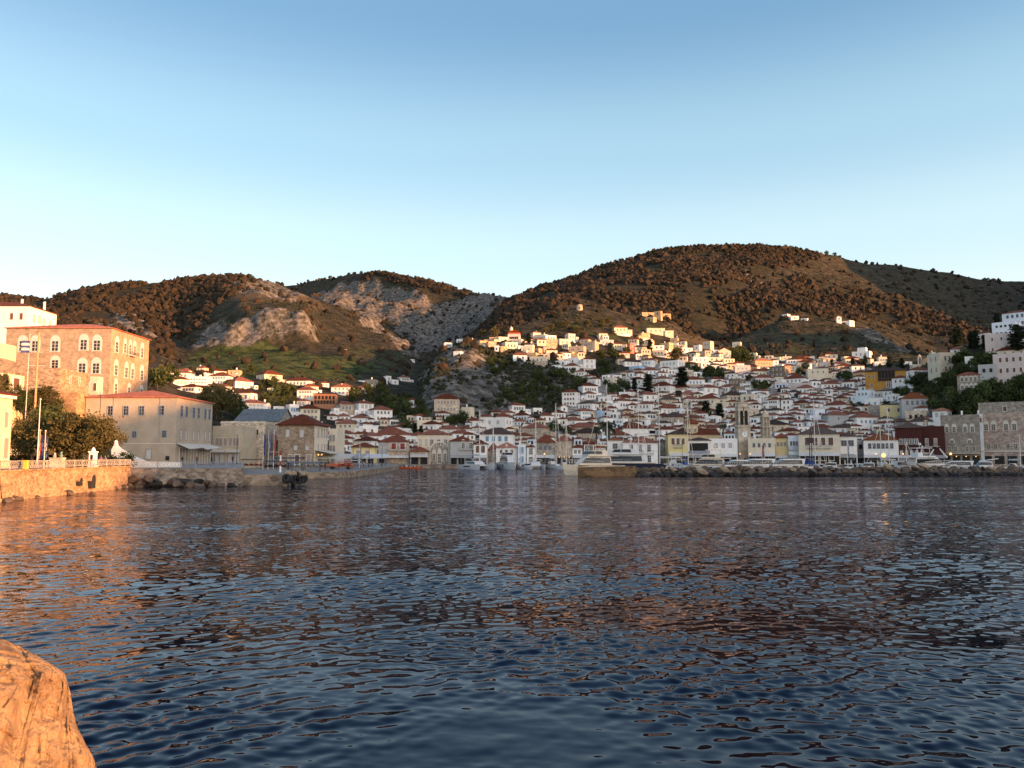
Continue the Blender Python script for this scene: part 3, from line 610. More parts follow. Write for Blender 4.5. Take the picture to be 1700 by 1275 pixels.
def house(x0, x1, eave, base, col='w', roof='h', cols=3, rows=1, Y=None, beta=None, kd=0.75, win=None, side=None, name='house', ww=None, wh=None,
          label=None, rise=None, near=False, chim=None, zbase=None, cat='house', group=None, depth=None, sidecols=None, found=None, prj=None):
    """one house from its outline in the photograph (pixels): set down on the land where its foot is seen"""
    r_ = random.Random(int(x0 * 13 + x1 * 7 + eave * 31))
    cx = (x0 + x1) / 2
    if Y is None:
        p = find_ground(cx, base)
        if p is None: return None
    else: p = at(cx, base, Y)
    if beta is None: beta = r_.uniform(9, 34) * (1 if r_.random() < .55 else -1)
    b_ = R(beta); phi = math.atan2(p.x, p.y)
    k = p.y / F * 1.0
    span = (x1 - x0) * k * (1.0 if label else 1.06)
    if depth: D_ = depth; W_ = max(1.5, (span - D_ * math.sin(abs(b_))) / math.cos(b_))
    else: W_ = span / (math.cos(b_) + kd * math.sin(abs(b_))); D_ = W_ * kd
    if depth is None: D_ = max(4.5, min(D_, 13))
    H = (base - eave) * k * (1.0 if label else 1.02)
    rt = empty(name, (0, 0, 0)); rt.location = (p.x + D_ / 2 * math.sin(phi), p.y + D_ / 2, p.z); rt.rotation_euler = (0, 0, -phi - b_)
    fd = found if found is not None else 2.5 + D_ * 0.4
    m = MB(); wt = wallmat(col)
    m.box(-W_ / 2, W_ / 2, -D_ / 2, D_ / 2, -fd, H)
    if roof == 'f' and H > 2:
        # parapet
        q = .22; m.box(-W_ / 2, W_ / 2, -D_ / 2, -D_ / 2 + q, H, H + .45); m.box(-W_ / 2, W_ / 2, D_ / 2 - q, D_ / 2, H, H + .45)
        m.box(-W_ / 2, -W_ / 2 + q, -D_ / 2 + q, D_ / 2 - q, H, H + .45); m.box(W_ / 2 - q, W_ / 2, -D_ / 2 + q, D_ / 2 - q, H, H + .45)
    m.build('wall', [wt], rt)
    if roof == 'g':
        rs = rise or W_ * .26
        g = MB(); g.prism([(-W_ / 2 + .01, H), (W_ / 2 - .01, H), (0, H + rs)], -D_ / 2 + .005, D_ / 2 - .005); g.build('gable', [wt], rt)
        g = MB(); gable(g, W_, D_, H, rs, along='y'); ro = g.build('roof', [roofmat('h')], rt); top = H + rs
    elif roof == 'f':
        g = MB(); g.box(-W_ / 2 + .23, W_ / 2 - .23, -D_ / 2 + .23, D_ / 2 - .23, H - .1, H + .06); ro = g.build('roof', [flat('flat_roof_screed', (.38, .36, .34), .9)], rt); top = H
    else:
        rs = rise if rise is not None else min(W_, D_) * r_.uniform(.24, .32)
        g = MB(); hip(g, W_, D_, H, rs); ro = g.build('roof', [roofmat(roof)], rt); top = H + .16 + rs * .55
    if chim is None: chim = (roof != 'f' and r_.random() < .5) + (roof == 'f' and r_.random() < .3)
    for i in range(int(chim)):
        chimney(ro, r_.uniform(-.36, .36) * W_, r_.uniform(-.1, .32) * D_, H + .4 if roof != 'f' else H + .6, 1.1)
    if win is None: win = r_.choice(['plain', 'plain', 'plain', 'brown', 'pale', 'grey', 'blue'] if col in 'wbcp' else ['stone', 'taupe', 'plain'])
    st = H / max(rows, 1)
    ww = ww or min(1.05, W_ * .62 / max(cols, 1)); wh = wh or min(1.6, st * .52)
    zs = []
    for j in range(rows):
        z = H - st * (j + 1) + (st - wh) * .55 if rows > 1 or H < 4.5 else H - 1.0 - wh
        if rows == 1 and H >= 4.5: z = H - .9 - wh
        zs.append(z)
        if cols:
            if j == rows - 1 and rows >= 1 and cols >= 3 and r_.random() < .4:      # a door in the lowest storey
                face_windows(rt, win, W_, D_, 0, cols, z, ww, wh, near)
            else: face_windows(rt, win, W_, D_, 0, cols, z, ww, wh, near)
        if cols and abs(beta) > 8:
            nc_ = sidecols if sidecols is not None else max(1, int(D_ / 3.8))
            face_windows(rt, win, W_, D_, 1 if beta > 0 else 3, nc_, z, ww, wh, near)
    if not label and W_ > 5:
        # annexes, outside stairs and terrace walls that every house here has grown
        if r_.random() < .7:
            s_ = r_.choice([-1, 1]); aw, ad, ah = W_ * r_.uniform(.3, .55), D_ * r_.uniform(.5, .8), H * r_.uniform(.45, .8)
            m = MB(); m.box(0, aw, 0, ad, -fd, ah); m.box(-.08, aw + .08, -.08, ad + .08, ah, ah + .14)
            an = m.build('annex', [wallmat(col if r_.random() < .7 else 'w')], rt, (s_ * W_ / 2 + (0 if s_ > 0 else -aw), -D_ / 2 - r_.uniform(-.8, 1.2), -r_.uniform(0, 1)))
            put_window(an, win, aw / 2, 0, ah - 2.0, .8, 1.0)
        if r_.random() < .55:
            m = MB(); tw = W_ * r_.uniform(.7, 1.3); m.box(-tw / 2, tw / 2, 0, .3, -4, 1.1); m.box(-tw / 2, -tw / 2 + .3, .3, 3.2, -4, 1.1); m.box(tw / 2 - .3, tw / 2, .3, 3.2, -4, 1.1); m.build('terrace_wall', [wallmat('w' if r_.random() < .7 else 'k')], rt, (r_.uniform(-.2, .2) * W_, -D_ / 2 - 3.2, -r_.uniform(.6, 1.6)))
        if r_.random() < .3:
            m = MB()
            for q_ in range(8): m.box(-.5, .5, -.34 * q_, -.34 * (q_ - 1) - .002, -4, (8 - q_) * .3 - .8)
            m.build('outside_stair', [wallmat('w')], rt, (r_.uniform(-.35, .35) * W_, -D_ / 2 - .36, -.4))
    if cat: rt['category'] = cat
    info = dict(o=rt, px=cx, row=(eave + base) / 2, col=col, roof=roof, cols=cols, rows=rows, W=W_, H=H, D=D_, label=label, y=p.y, win=win, wpx=x1 - x0)
    if label: rt['label'] = label
    if group: rt['group'] = group
    HOUSES.append(info)
    return info
# ---------------------------------------------------------------- quays, sea wall, esplanade
def pw(px, Y, z):
    d = ray(px, 770); return Vector((d.x / d.y * Y, Y, z))
PAVE = paint('quay_paving', (0.26, 0.235, 0.21), var=.18, scale=.5, rough=.9, bump=.2, bscale=4)
QUAYS = stone_mat('quay_stone', (0.25, 0.20, 0.155), .9, .45, .45, .9)
GOLD = stone_mat('sea_wall_stone', (0.37, 0.245, 0.15), .42, .2, .35, .9)
def platform(name, pts, z, z0, label, mats=None, band=None):
    P = [pw(a, Y, z) for a, Y in pts]
    m = MB(); n = len(P)
    m.add([(p.x, p.y, z) for p in P], [tuple(range(n))], 0)
    # worn sides, a little batter towards the water and several courses so that the edge is not ruler straight
    rows = 5
    for i in range(n):
        a, b_ = P[i], P[(i + 1) % n]
        ln = (b_ - a).length; k = max(1, min(40, int(ln / 2.0)))
        if ln < .5: continue
        for r_ in range(rows):
            za, zb = z + (z0 - z) * r_ / rows, z + (z0 - z) * (r_ + 1) / rows
            for j in range(k):
                p, q = a.lerp(b_, j / k), a.lerp(b_, (j + 1) / k)
                m.add([(p.x, p.y, za), (q.x, q.y, za), (q.x, q.y, zb), (p.x, p.y, zb)], [(0, 3, 2, 1)], 1)
    o = m.build(name, mats or [PAVE, QUAYS]); tag(o, label, kind='structure')
    return o
platform('quay', [(404, 142), (420, 144), (508, 143), (562, 144), (600, 160), (642, 200), (668, 262), (1000, 262), (1760, 258), (2100, 250), (2100, 330), (300, 330), (300, 220), (404, 190)], 1.15, -2, 'stone harbour quay with pale paving')
platform('pier', [(404, 108.6), (478, 108.6), (484, 120), (492, 150), (404, 150)], 1.52, -2, 'short stone pier at the end of the left quay')
platform('esplanade', [(-700, 44), (-100, 66), (0, 71), (150, 92), (215, 105.5), (404, 108.4), (405, 190), (300, 230), (-300, 200), (-700, 150)], 2.35, -2, 'raised esplanade behind the sea wall', [PAVE, stone_mat('esplanade_stone', (0.24, 0.20, 0.17), .5, .3, .4, .9)])
def sea_wall():
    """golden battered masonry wall with a coping and two arched drains"""
    rt = empty('sea_wall', pw(100, 84, 0)); o0 = rt.location.copy()
    tag(rt, 'golden rubble stone sea wall with two arched drains below the pale lattice fence', 'wall')
    pts = [(-700, 43.0), (-100, 65.2), (0, 70.2), (60, 78), (110, 85), (150, 91.2), (190, 98), (216, 104)]
    P = [pw(a, Y, 0) - o0 for a, Y in pts]
    m = MB()
    for a, b_ in zip(P, P[1:]):
        t = (b_ - a).normalized(); n_ = Vector((t.y, -t.x, 0)); k = max(2, int((b_ - a).length / 1.5))
        for j in range(k):
            p, q = a.lerp(b_, j / k), a.lerp(b_, (j + 1) / k)
            for z0, z1, o1, o2 in ((-2, .25, .75, .55), (.25, 1.4, .32, .18), (1.4, 2.6, .18, .05)):
                m.add([(p.x + n_.x * o1, p.y + n_.y * o1, z0), (q.x + n_.x * o1, q.y + n_.y * o1, z0), (q.x + n_.x * o2, q.y + n_.y * o2, z1), (p.x + n_.x * o2, p.y + n_.y * o2, z1),
                       (p.x - n_.x * .4, p.y - n_.y * .4, z0), (q.x - n_.x * .4, q.y - n_.y * .4, z0), (q.x - n_.x * .4, q.y - n_.y * .4, z1), (p.x - n_.x * .4, p.y - n_.y * .4, z1)],
                      [(0, 1, 2, 3), (3, 2, 6, 7), (5, 4, 7, 6)], 0)
    m.build('wall', [GOLD], rt)
    m = MB()
    for a, b_ in zip(P, P[1:]):
        t = (b_ - a).normalized(); n_ = Vector((t.y, -t.x, 0))
        m.slab([(a.x + n_.x * .22, a.y + n_.y * .22), (b_.x + n_.x * .22, b_.y + n_.y * .22), (b_.x - n_.x * .42, b_.y - n_.y * .42), (a.x - n_.x * .42, a.y - n_.y * .42)], 2.6, 2.76)
    m.build('coping', [GOLD], rt)
    # arched drains: dark recesses framed by voussoirs
    for px_, wd, ht, zb in ((147, 1.3, 1.55, .35), (126, .9, .9, .75)):
        Y = float(np.interp(px_, [p[0] for p in pts], [p[1] for p in pts])); c = pw(px_, Y, 0) - o0
        m = MB(); n = 10
        arc = lambda r_, w_: [(w_ * math.cos(math.pi * i / n), ht * .55 + r_ * math.sin(math.pi * i / n)) for i in range(n + 1)]
        m.prism([(-wd / 2, 0), (wd / 2, 0)] + arc(ht * .45, wd / 2), -.62, 0, 0)
        inner = arc(ht * .45, wd / 2); outer = arc(ht * .45 + .22, wd / 2 + .22)
        for i in range(n):
            m.prism([inner[i], outer[i], outer[i + 1], inner[i + 1]], -.68, -.2, 1)
        t = (P[5] - P[4]).normalized()
        m.build('drain_arch', [DARK, GOLD], rt, (c.x, c.y, zb), math.atan2(t.y, t.x))
sea_wall()
LATT = flat('weathered_fence_paint', (.42, .36, .30), .8)
def lattice_fence(name, pts, z, h, mat, label, post=2.2, cell=.42, th=.045):
    rt = empty(name, pw(pts[0][0], pts[0][1], z)); o0 = rt.location.copy()
    tag(rt, label, 'fence'); rails = MB(); lat = MB()
    pm = MB(); pm.tube((0, 0, 0), (0, 0, h + .06), th * 1.3); pm = pm.mesh('post', [mat])
    P = [pw(a, Y, z) - o0 for a, Y in pts]
    for a, b_ in zip(P, P[1:]):
        ln = (b_ - a).length; k = max(1, round(ln / post))
        rails.tube(a + Vector((0, 0, h)), b_ + Vector((0, 0, h)), th); rails.tube(a + Vector((0, 0, .12)), b_ + Vector((0, 0, .12)), th * .8)
        for j in range(k + 1): p = a.lerp(b_, j / k); link('post', pm, rt, p)
        q = max(1, int(ln / cell))
        for j in range(q):
            p, r_ = a.lerp(b_, j / q), a.lerp(b_, (j + 1) / q)
            lat.tube(p + Vector((0, 0, .12)), r_ + Vector((0, 0, h)), th * .55, n=4, cap=False); lat.tube(r_ + Vector((0, 0, .12)), p + Vector((0, 0, h)), th * .55, n=4, cap=False)
    rails.build('rail', [mat], rt); lat.build('lattice_panel', [mat], rt)
    return rt
lattice_fence('fence', [(-300, 59), (0, 71), (60, 78.7), (110, 85.8), (150, 92), (190, 99), (216, 105)], 2.78, .75, LATT, 'pale lattice fence running along the top of the golden sea wall')
lattice_fence('fence', [(219, 106.5), (262, 107.2), (300, 108.5)], 2.35, .9, LATT, 'pale lattice fence above the boulders beside the white stair wall', th=.04)
lattice_fence('fence', [(300, 112), (350, 112), (402, 112)], 2.35, .8, GREYF, 'thin grey railing on the road edge in front of the three storey harbour building', cell=1.1)
# ---------------------------------------------------------------- axis aligned blocks of the left shore
def block(pxl, pxr, Yf, depth, base, eave, col, roof='h', rise=None, label=None, name='house', mat=None, found=3, o=.5, group=None, parapet=.4):
    zb = at(pxl, base, Yf).z; zt = at((pxl + pxr) / 2, eave, Yf).z
    xl, xr = at(pxl, (base + eave) / 2, Yf).x, at(pxr, (base + eave) / 2, Yf).x
    W_, D_, H = xr - xl, depth, zt - zb
    rt = empty(name, ((xl + xr) / 2, Yf + depth / 2, zb)); rt['category'] = name.replace('_', ' ')
    wt = mat or wallmat(col); m = MB(); m.box(-W_ / 2, W_ / 2, -D_ / 2, D_ / 2, -found, H)
    if roof == 'f' and parapet:
        q = .25
        m.box(-W_ / 2, W_ / 2, -D_ / 2, -D_ / 2 + q, H, H + parapet); m.box(W_ / 2 - q, W_ / 2, -D_ / 2 + q, D_ / 2, H, H + parapet); m.box(-W_ / 2, -W_ / 2 + q, -D_ / 2 + q, D_ / 2, H, H + parapet)
    m.build('wall', [wt], rt)
    g = MB()
    if roof == 'f': g.box(-W_ / 2 + .26, W_ / 2 - .26, -D_ / 2 + .26, D_ / 2 - .26, H - .2, H + .05); ro = g.build('roof', [flat('flat_roof_screed', (.38, .36, .34), .9)], rt)
    elif roof == 'gz': gable(g, W_, D_, H, rise or 3, along='x'); ro = g.build('roof', [roofmat('z')], rt); g2 = MB(); 
    else: hip(g, W_, D_, H, rise or min(W_, D_) * .2, o=o); ro = g.build('roof', [roofmat(roof)], rt)
    if label: rt['label'] = label
    if group: rt['group'] = group
    rt['_w'] = W_
    return dict(o=rt, W=W_, D=D_, H=H, roof=ro, zb=zb, Yf=Yf, xl=xl, xr=xr)
def wins(B, kind, lst, face=0, near=True):
    """lst: (photo x, row of sill, width m, height m)"""
    for px_, row, w, h in lst:
        if face == 0:
            p = at(px_, row, B['Yf']); put_window(B['o'], kind, p.x - (B['xl'] + B['xr']) / 2, -B['D'] / 2, p.z - B['zb'], w, h, 0, near)
        else:
            Y = B['xr'] * F / (px_ - 850) if B['xr'] < 0 else B['Yf'] + 3
            d = ray(px_, row); t = B['xr'] / d.x; Y = d.y * t; z = CAMZ + d.z * t
            put_window(B['o'], kind, B['W'] / 2, Y - (B['Yf'] + B['D'] / 2), z - B['zb'], w, h, R(90), near)
def trim(B, name, mat, boxes):
    m = MB()
    for b_ in boxes: m.box(*b_)
    return m.build(name, [mat], B['o'])
def awning(parent, x0, x1, y, z, out, drop, mat, name='awning', legs=0):
    m = MB(); th = .06
    m.add([(x0, y, z), (x1, y, z), (x1, y - out, z - drop), (x0, y - out, z - drop), (x0, y, z - th), (x1, y, z - th), (x1, y - out, z - drop - th), (x0, y - out, z - drop - th)],
          [(3, 2, 1, 0), (4, 5, 6, 7), (0, 1, 5, 4), (2, 3, 7, 6), (1, 2, 6, 5), (3, 0, 4, 7)])
    m.box(x0, x1, y - out - .03, y - out - .003, z - drop - .35, z - drop)
    o = m.build(name, [mat], parent)
    if legs:
        for i in range(legs):
            l_ = MB(); x = x0 + .1 + (x1 - x0 - .2) * i / max(legs - 1, 1); l_.tube((x, y - out + .1, z - drop - .05), (x, y - out + .1, z - drop - 2.6), .05, n=6)
            l_.build('leg', [GREYF], o)
    return o
# --- mansion with white arched windows
PLASTER_A = stone_mat('mansion_stone', (0.36, 0.28, 0.21), .5, .26, .17, .5)
A_ = block(8, 183, 200, 21, 655, 545, 'k', 'l', 2.6, 'big square stone mansion with white arched window surrounds and orange tiled roof', 'mansion', PLASTER_A, 6, .45)
wins(A_, 'arch', [(37, 584, 2.0, 2.9), (58, 584, 2.0, 2.9), (91, 584, 2.0, 2.9), (138.5, 582, 2.0, 2.9), (160.5, 583, 2.0, 2.9), (91, 612, 2, 2.3), (136, 620, 2.1, 2.7), (159, 621, 2.0, 2.9), (155, 652, 2.0, 2.3)])
wins(A_, 'arch', [(193.3, 586, 1.7, 3.0), (206.8, 587, 1.3, 2.8), (215.3, 589, 1.3, 2.8), (222.9, 591, 1.3, 2.8), (235.2, 595, 1.6, 3.0), (192, 624, 1.7, 2.9), (209, 628, 1.7, 3.0), (219.2, 630, 1.6, 3.0), (234.7, 632, 1.7, 3.0), (191.5, 655, 1.5, 2.9), (213.5, 658, 1.5, 2.5), (234, 660, 1.5, 2.4)], 1)
def balcony(parent, x, y, z, w, out, rz, mat=STONEW, name='balcony', rail=IRON):
    m = MB(); m.box(-w / 2, w / 2, -out, 0, -.14, 0)
    for s in (-.35, .35): m.prism([(s * w - .08, -.14), (s * w + .08, -.14), (s * w + .08, -.5), (s * w - .08, -.5)][::-1], -out * .6, 0)
    o = m.build(name, [mat], parent, (x, y, z), rz)
    r_ = MB(); k = max(4, int(w / .22))
    for i in range(k + 1): u = -w / 2 + .04 + (w - .08) * i / k; r_.box(u - .015, u + .015, -out + .02, -out + .05, 0, .9)
    r_.box(-w / 2, w / 2, -out + .01, -out + .06, .9, .95)
    for s in (-1, 1): r_.box(s * w / 2 - .02, s * w / 2 + .02, -out, 0, .88, .93)
    r_.build('railing', [rail], o)
    return o
balcony(A_['o'], A_['W'] / 2, (210.3 - 200) - A_['D'] / 2, at(215, 590, 210).z - A_['zb'] - .1, 5.0, 1.2, R(90))
for x in (-6, 4): chimney(A_['roof'], x, 6, A_['H'] + 1.2, 1.6)
# --- white house at the top left
U_ = block(-70, 47, 250, 15.5, 552, 508, 'w', 'h', 2.6, 'white house with a shallow roof and two chimneys, highest at the left edge', 'house', None, 6, .5)
wins(U_, 'brown', [(19, 531.5, 1.25, 2.4), (35, 531.5, 1.25, 2.4), (-10, 531.5, 1.25, 2.4)])
wins(U_, 'pale', [(56, 534, 1.1, 2.3), (65, 536, 1.1, 2.3), (72, 541, 1.1, 2.3), (82.5, 543, 1.1, 2.0)], 1)
for x, y in ((U_['W'] / 2 - 5.2, -3), (U_['W'] / 2 - .6, 1.5)): chimney(U_['roof'], x, y, U_['H'] + .9, 2.0)
# --- terraces and outbuildings between the mansion and the sea
T1 = block(-60, 97, 160, 11, 700, 614, 'k', 'f', None, 'terrace building of brown rubble below the mansion, its sunlit side wall with small windows', 'terrace_building', stone_mat('terrace_stone', (.36, .26, .18), .5, .3, .35, .6))
m = MB(); pts = [(-14, 0)] + [(-14 + 22 * i / 12, 2.6 * (1 - max(0, (i - 6) / 6) ** 2)) for i in range(13)] + [(8, 0)]
m.prism(pts, -.3, .3); m.build('curved_parapet', [MATS['terrace_stone']], T1['o'], (T1['W'] / 2 - 14.1, -T1['D'] / 2 + .35, T1['H'] + .38))
wins(T1, 'taupe', [(116, 637, .8, 1.6), (131, 640, .7, 1.8)], 1)
T3 = block(20, 126, 152, 4, 720, 655, 'o', 'f', None, 'orange brown retaining wall behind the big tree', 'retaining_wall', stone_mat('retaining_stone', (.38, .25, .15), .5, .3, .3, .5), 4)
T5 = block(133, 178, 160, 20, 690, 658, 'k', 'f', None, 'grey outbuilding wedged between the retaining wall and the three storey harbour building', 'outbuilding', None, 8)
T6 = block(-90, 0, 140, 6.8, 680, 622, 'c', 'f', None, 'pale yellow house with a brown garage door above the left trees', 'house', paint('pale_yellow_render', (.66, .56, .38), .08, .5, .9), 8)
wins(T6, 'brown', [(26, 650, 2.2, 2.6)], 1)
T7 = block(-60, 0, 185, 6, 610, 572, 'c', 'f', None, 'low cream wing in front of the mansion at the left edge', 'house', MATS['pale_yellow_render'], 8)
T8 = block(149, 163, 176, 2, 660, 628, 'c', 'f', None, 'small white pillared gatehouse at the foot of the mansion', 'gatehouse', None, 6)
wins(T8, 'brown', [(157, 650, .9, 2)])
L0 = block(-190, -58, 100, 9.2, 776, 648, 'c', 'h', 1.6, 'tall cream building cut off by the left edge beside the big tree', 'house', MATS['pale_yellow_render'], 4, .6)
trim(L0, 'cornice', WHITE, [(-L0['W'] / 2 - .35, L0['W'] / 2 + .35, -L0['D'] / 2 - .35, L0['D'] / 2 + .35, L0['H'] - .45, L0['H'] - .02)])
wins(L0, 'taupe', [(9, 712, 1.0, 2.4), (8, 764, 1.2, 3.2)], 1)
# --- three storey harbour building
PB = paint('beige_render', (0.42, 0.345, 0.265), var=.10, scale=.35, rough=.92, bump=.25, bscale=2.2)
B_ = block(140, 292, 155, 18.5, 776, 660, 'k', 'l', 2.0, 'long beige three storey harbour building with orange roof and grey framed windows', 'harbour_building', PB, 3, .45)
wins(B_, 'grey', [(183, 690, 1.15, 1.95), (209, 690, 1.15, 1.95), (235, 690, 1.15, 1.95), (268, 689.5, 1.15, 1.95), (223, 727, .95, 1.35), (272.5, 726.5, .95, 1.4)])
wins(B_, 'pale', [(246.5, 763, 1.2, 2.1)]); wins(B_, 'dark', [(278, 764, .7, .8)])
wins(B_, 'grey', [(300.8, 692, 1.1, 2.3), (309, 693, 1.1, 2.3), (321, 694.5, 1.1, 2.3), (329, 695, 1.1, 2.3), (340, 696.5, 1.1, 2.3), (347, 697, 1.1, 2.3)], 1)
wins(B_, 'pale', [(299.8, 731, 1.0, 2.2), (308.3, 731.5, 1.0, 2.2), (320.5, 732, 1.0, 2.2), (328.5, 732.5, 1.0, 2.2), (340, 733.5, 1.0, 2.2), (346.8, 733.5, 1.0, 2.2)], 1)
wins(B_, 'taupe', [(299, 772, 1.5, 3.6), (309, 772, 1.5, 3.6), (318, 772, 1.3, 3.6), (328, 772, 1.5, 3.6), (337, 772, 1.3, 3.6), (346, 772, 1.5, 3.6)], 1)
trim(B_, 'plinth_course', STONEW, [(-B_['W'] / 2 - .05, B_['W'] / 2 + .08, -B_['D'] / 2 - .08, -B_['D'] / 2 - .003, 4.55, 4.7)])
m = MB(); m.tube((B_['W'] / 2 - 3.2, -B_['D'] / 2 - .08, 4.7), (B_['W'] / 2 - 3.2, -B_['D'] / 2 - .08, B_['H']), .05, n=6); m.tube((-B_['W'] / 2 + 5.5, -B_['D'] / 2 - .08, 5), (-B_['W'] / 2 + 5.5, -B_['D'] / 2 - .08, B_['H']), .05, n=6); m.build('drainpipe', [GREYF], B_['o'])
for y0, y1 in ((-8.6, -1), (-.2, 8.5)):
    aw = MB(); aw.add([(0, y0, 4.7), (0, y1, 4.7), (2.6, y1, 4.0), (2.6, y0, 3.6), (0, y0, 4.62), (0, y1, 4.62), (2.6, y1, 3.92), (2.6, y0, 3.52)], [(0, 3, 2, 1), (4, 5, 6, 7), (3, 7, 6, 2), (0, 4, 7, 3), (1, 2, 6, 5)])
    aw.build('awning', [CANVAS], B_['o'], (B_['W'] / 2 + .01, 0, 0))
# --- the row beyond it
Cb = block(352, 402, 182, 10, 775, 710, 'k', 'f', None, 'two storey cream shop building joined to the three storey harbour building', 'shop_building', paint('tan_render', (.47, .40, .30), .1, .5, .9, .2), 3)
wins(Cb, 'taupe', [(360, 741, .95, 2.0), (366.5, 741, .95, 2.0), (373.5, 741, .95, 2.0), (383, 741, .95, 2), (388, 741, .95, 2), (394, 741, .95, 2)])
wins(Cb, 'pale', [(360, 772, 1.3, 2.8), (368, 772, 1.3, 2.8), (382, 772, 1.3, 2.8), (393, 772, 1.3, 2.8)])
awning(Cb['o'], -Cb['W'] / 2 + .2, -.3, -Cb['D'] / 2, 3.9, 1.2, .3, CANVAS); awning(Cb['o'], 0, Cb['W'] / 2 - .2, -Cb['D'] / 2, 3.9, 1.2, .3, CANVAS)
Cc = block(366, 439, 196, 12, 760, 702, 'e', 'f', None, 'old beige stone house with a parapet behind the cream shop building', 'house', None, 6)
wins(Cc, 'taupe', [(403, 726, 1.1, 2.4)]); wins(Cc, 'dark', [(426.5, 722, .6, 1.3)])
trim(Cc, 'parapet_cornice', STONEW, [(-Cc['W'] / 2 - .15, Cc['W'] / 2 + .15, -Cc['D'] / 2 - .15, -Cc['D'] / 2 - .004, Cc['H'] - .1, Cc['H'] + .15)])
Gz = block(390, 462, 214, 16, 712, 699.5, 's', 'gz', 3.6, 'grey stone warehouse with a long slate coloured gable roof', 'warehouse', wallmat('s'), 12)
g = MB(); g.prism([(-8, 0), (8, 0), (0, 3.55)], -.2, .2); g.build('gable', [wallmat('s')], Gz['o'], (Gz['W'] / 2 - .22, 0, Gz['H']), R(90))
D1 = block(400, 497, 200, 6, 775, 751, 'e', 'f', None, 'low beige arcade building with shuttered shop fronts by the pier', 'shop_building', None, 3)
wins(D1, 'pale', [(404.5 + 9.2 * i, 772, 1.15, 2.5) for i in range(4)] + [(450 + 9.2 * i, 772, 1.15, 2.5) for i in range(5)])
wins(D1, 'taupe', [(438, 772, 1.2, 2.6)])
trim(D1, 'canopy', STONEW, [(-D1['W'] / 2 + 2, D1['W'] / 2, -D1['D'] / 2 - 1.2, -D1['D'] / 2 - .003, D1['H'] - .15, D1['H'] + .05)])
D2_ = block(411, 446, 207, 7, 752, 727, 'w', 'f', None, 'small white upper storey behind the three pier flags', 'house', wallmat('c'), 4)
wins(D2_, 'plain', [(416, 748, .9, 1.8), (422, 748, .9, 1.8), (430, 748, 1.3, 1.8), (441, 748, .9, 1.8)])
D3_ = block(402, 418, 205.5, 5, 756, 731, 'c', 'h', 1.2, 'tiny cream annex with a red hip roof above the low arcade', 'house', None, 3)
D4_ = block(461, 474, 206, 6, 752, 733, 'c', 'h', .8, 'tiny yellow annex with a red roof beside the hip roofed stone mansion', 'house', None, 3)
wins(D4_, 'pale', [(468, 748, 1.2, 1.6)])
E_ = block(462, 521.5, 192, 14, 775, 706, 'k', 'h', 2.8, 'square brown stone mansion with white side wall and red hip roof by the pier', 'mansion', stone_mat('brown_block_stone', (.30, .235, .18), .5, .28, .3, .5), 3, .7)
wins(E_, 'pale', [(477.5, 726.5, 1.15, 2.0), (501, 726.5, 1.15, 2.0), (491, 748, 1.1, 1.3), (510, 748, 1.1, 1.3)])
wins(E_, 'brown', [(493, 772, 1.3, 2.6)]); wins(E_, 'taupe', [(512, 772, 1.3, 2.6), (482, 772, 1.3, 2.6)])
trim(E_, 'side_render', wallmat('c'), [(E_['W'] / 2 + .003, E_['W'] / 2 + .05, -E_['D'] / 2, E_['D'] / 2, 0, E_['H'] - .02)])
for rw, hh in ((727, 2.2), (750, 1.9)):
    for px_ in (527.8, 533.5, 538, 542):
        d = ray(px_, rw); t = E_['xr'] / d.x; put_window(E_['o'], 'pale', E_['W'] / 2 + .05, d.y * t - (E_['Yf'] + E_['D'] / 2), CAMZ + d.z * t - E_['zb'], .95, hh, R(90), True)
aw = MB(); aw.add([(0, -6.5, 4.0), (0, 6.8, 4.0), (4.2, 6.8, 3.3), (4.2, -6.5, 3.3), (0, -6.5, 3.92), (0, 6.8, 3.92), (4.2, 6.8, 3.22), (4.2, -6.5, 3.22)], [(0, 3, 2, 1), (4, 5, 6, 7), (3, 7, 6, 2), (0, 4, 7, 3), (1, 2, 6, 5)]); aw.build('awning', [CANVAS], E_['o'], (E_['W'] / 2 + .06, 0, 0))
WARM = lamp_mat('lit_lamp', (1.0, .50, .16), .55)
for dy in (-3.5, 0, 3.5):
    m = MB(); m.lathe([(.05, 0), (.17, .12), (.17, .3), (.05, .42)], 0, 0, 8); m.build('wall_lamp', [WARM], E_['o'], (E_['W'] / 2 + .25, dy, 2.7))
F_ = block(546, 559, 214, 10, 774, 714, 'w', 'f', None, 'narrow tall white house just beyond the square stone mansion', 'house', wallmat('c'), 3)
wins(F_, 'taupe', [(548.5, 733, .8, 1.9), (554, 733, .8, 1.9), (548.5, 751, .8, 1.9), (554, 751, .8, 1.9), (552, 771, 1.1, 2.2)])
# --- white stair wall beside the boulders
m = MB(); a0, a1, a2 = at(187, 733, 118), at(192, 728, 118), at(250, 768, 118)
rt = empty('stair_wall', (a0.x, 118, 2.35)); tag(rt, 'white sloping stair wall between the dark hedge and the three storey building', 'wall')
L_ = a2.x - a0.x
m.prism([(0, 0), (L_ + 4.5, 0), (L_ + 4.5, .75), (L_ - .3, .75), (L_ * .5, 1.8), (1.1, 2.9), (.8, 3.2), (.3, 3.2), (0, 2.6)], -.25, .25)
m.build('wall', [wallmat('w')], rt); m = MB(); m.lathe([(.3, 0), (.36, .15), (.2, .35), (.3, .5), (.2, .7), (.05, .8)], 0, 0, 10); m.build('finial', [wallmat('w')], rt, (.5, 0, 3.2))
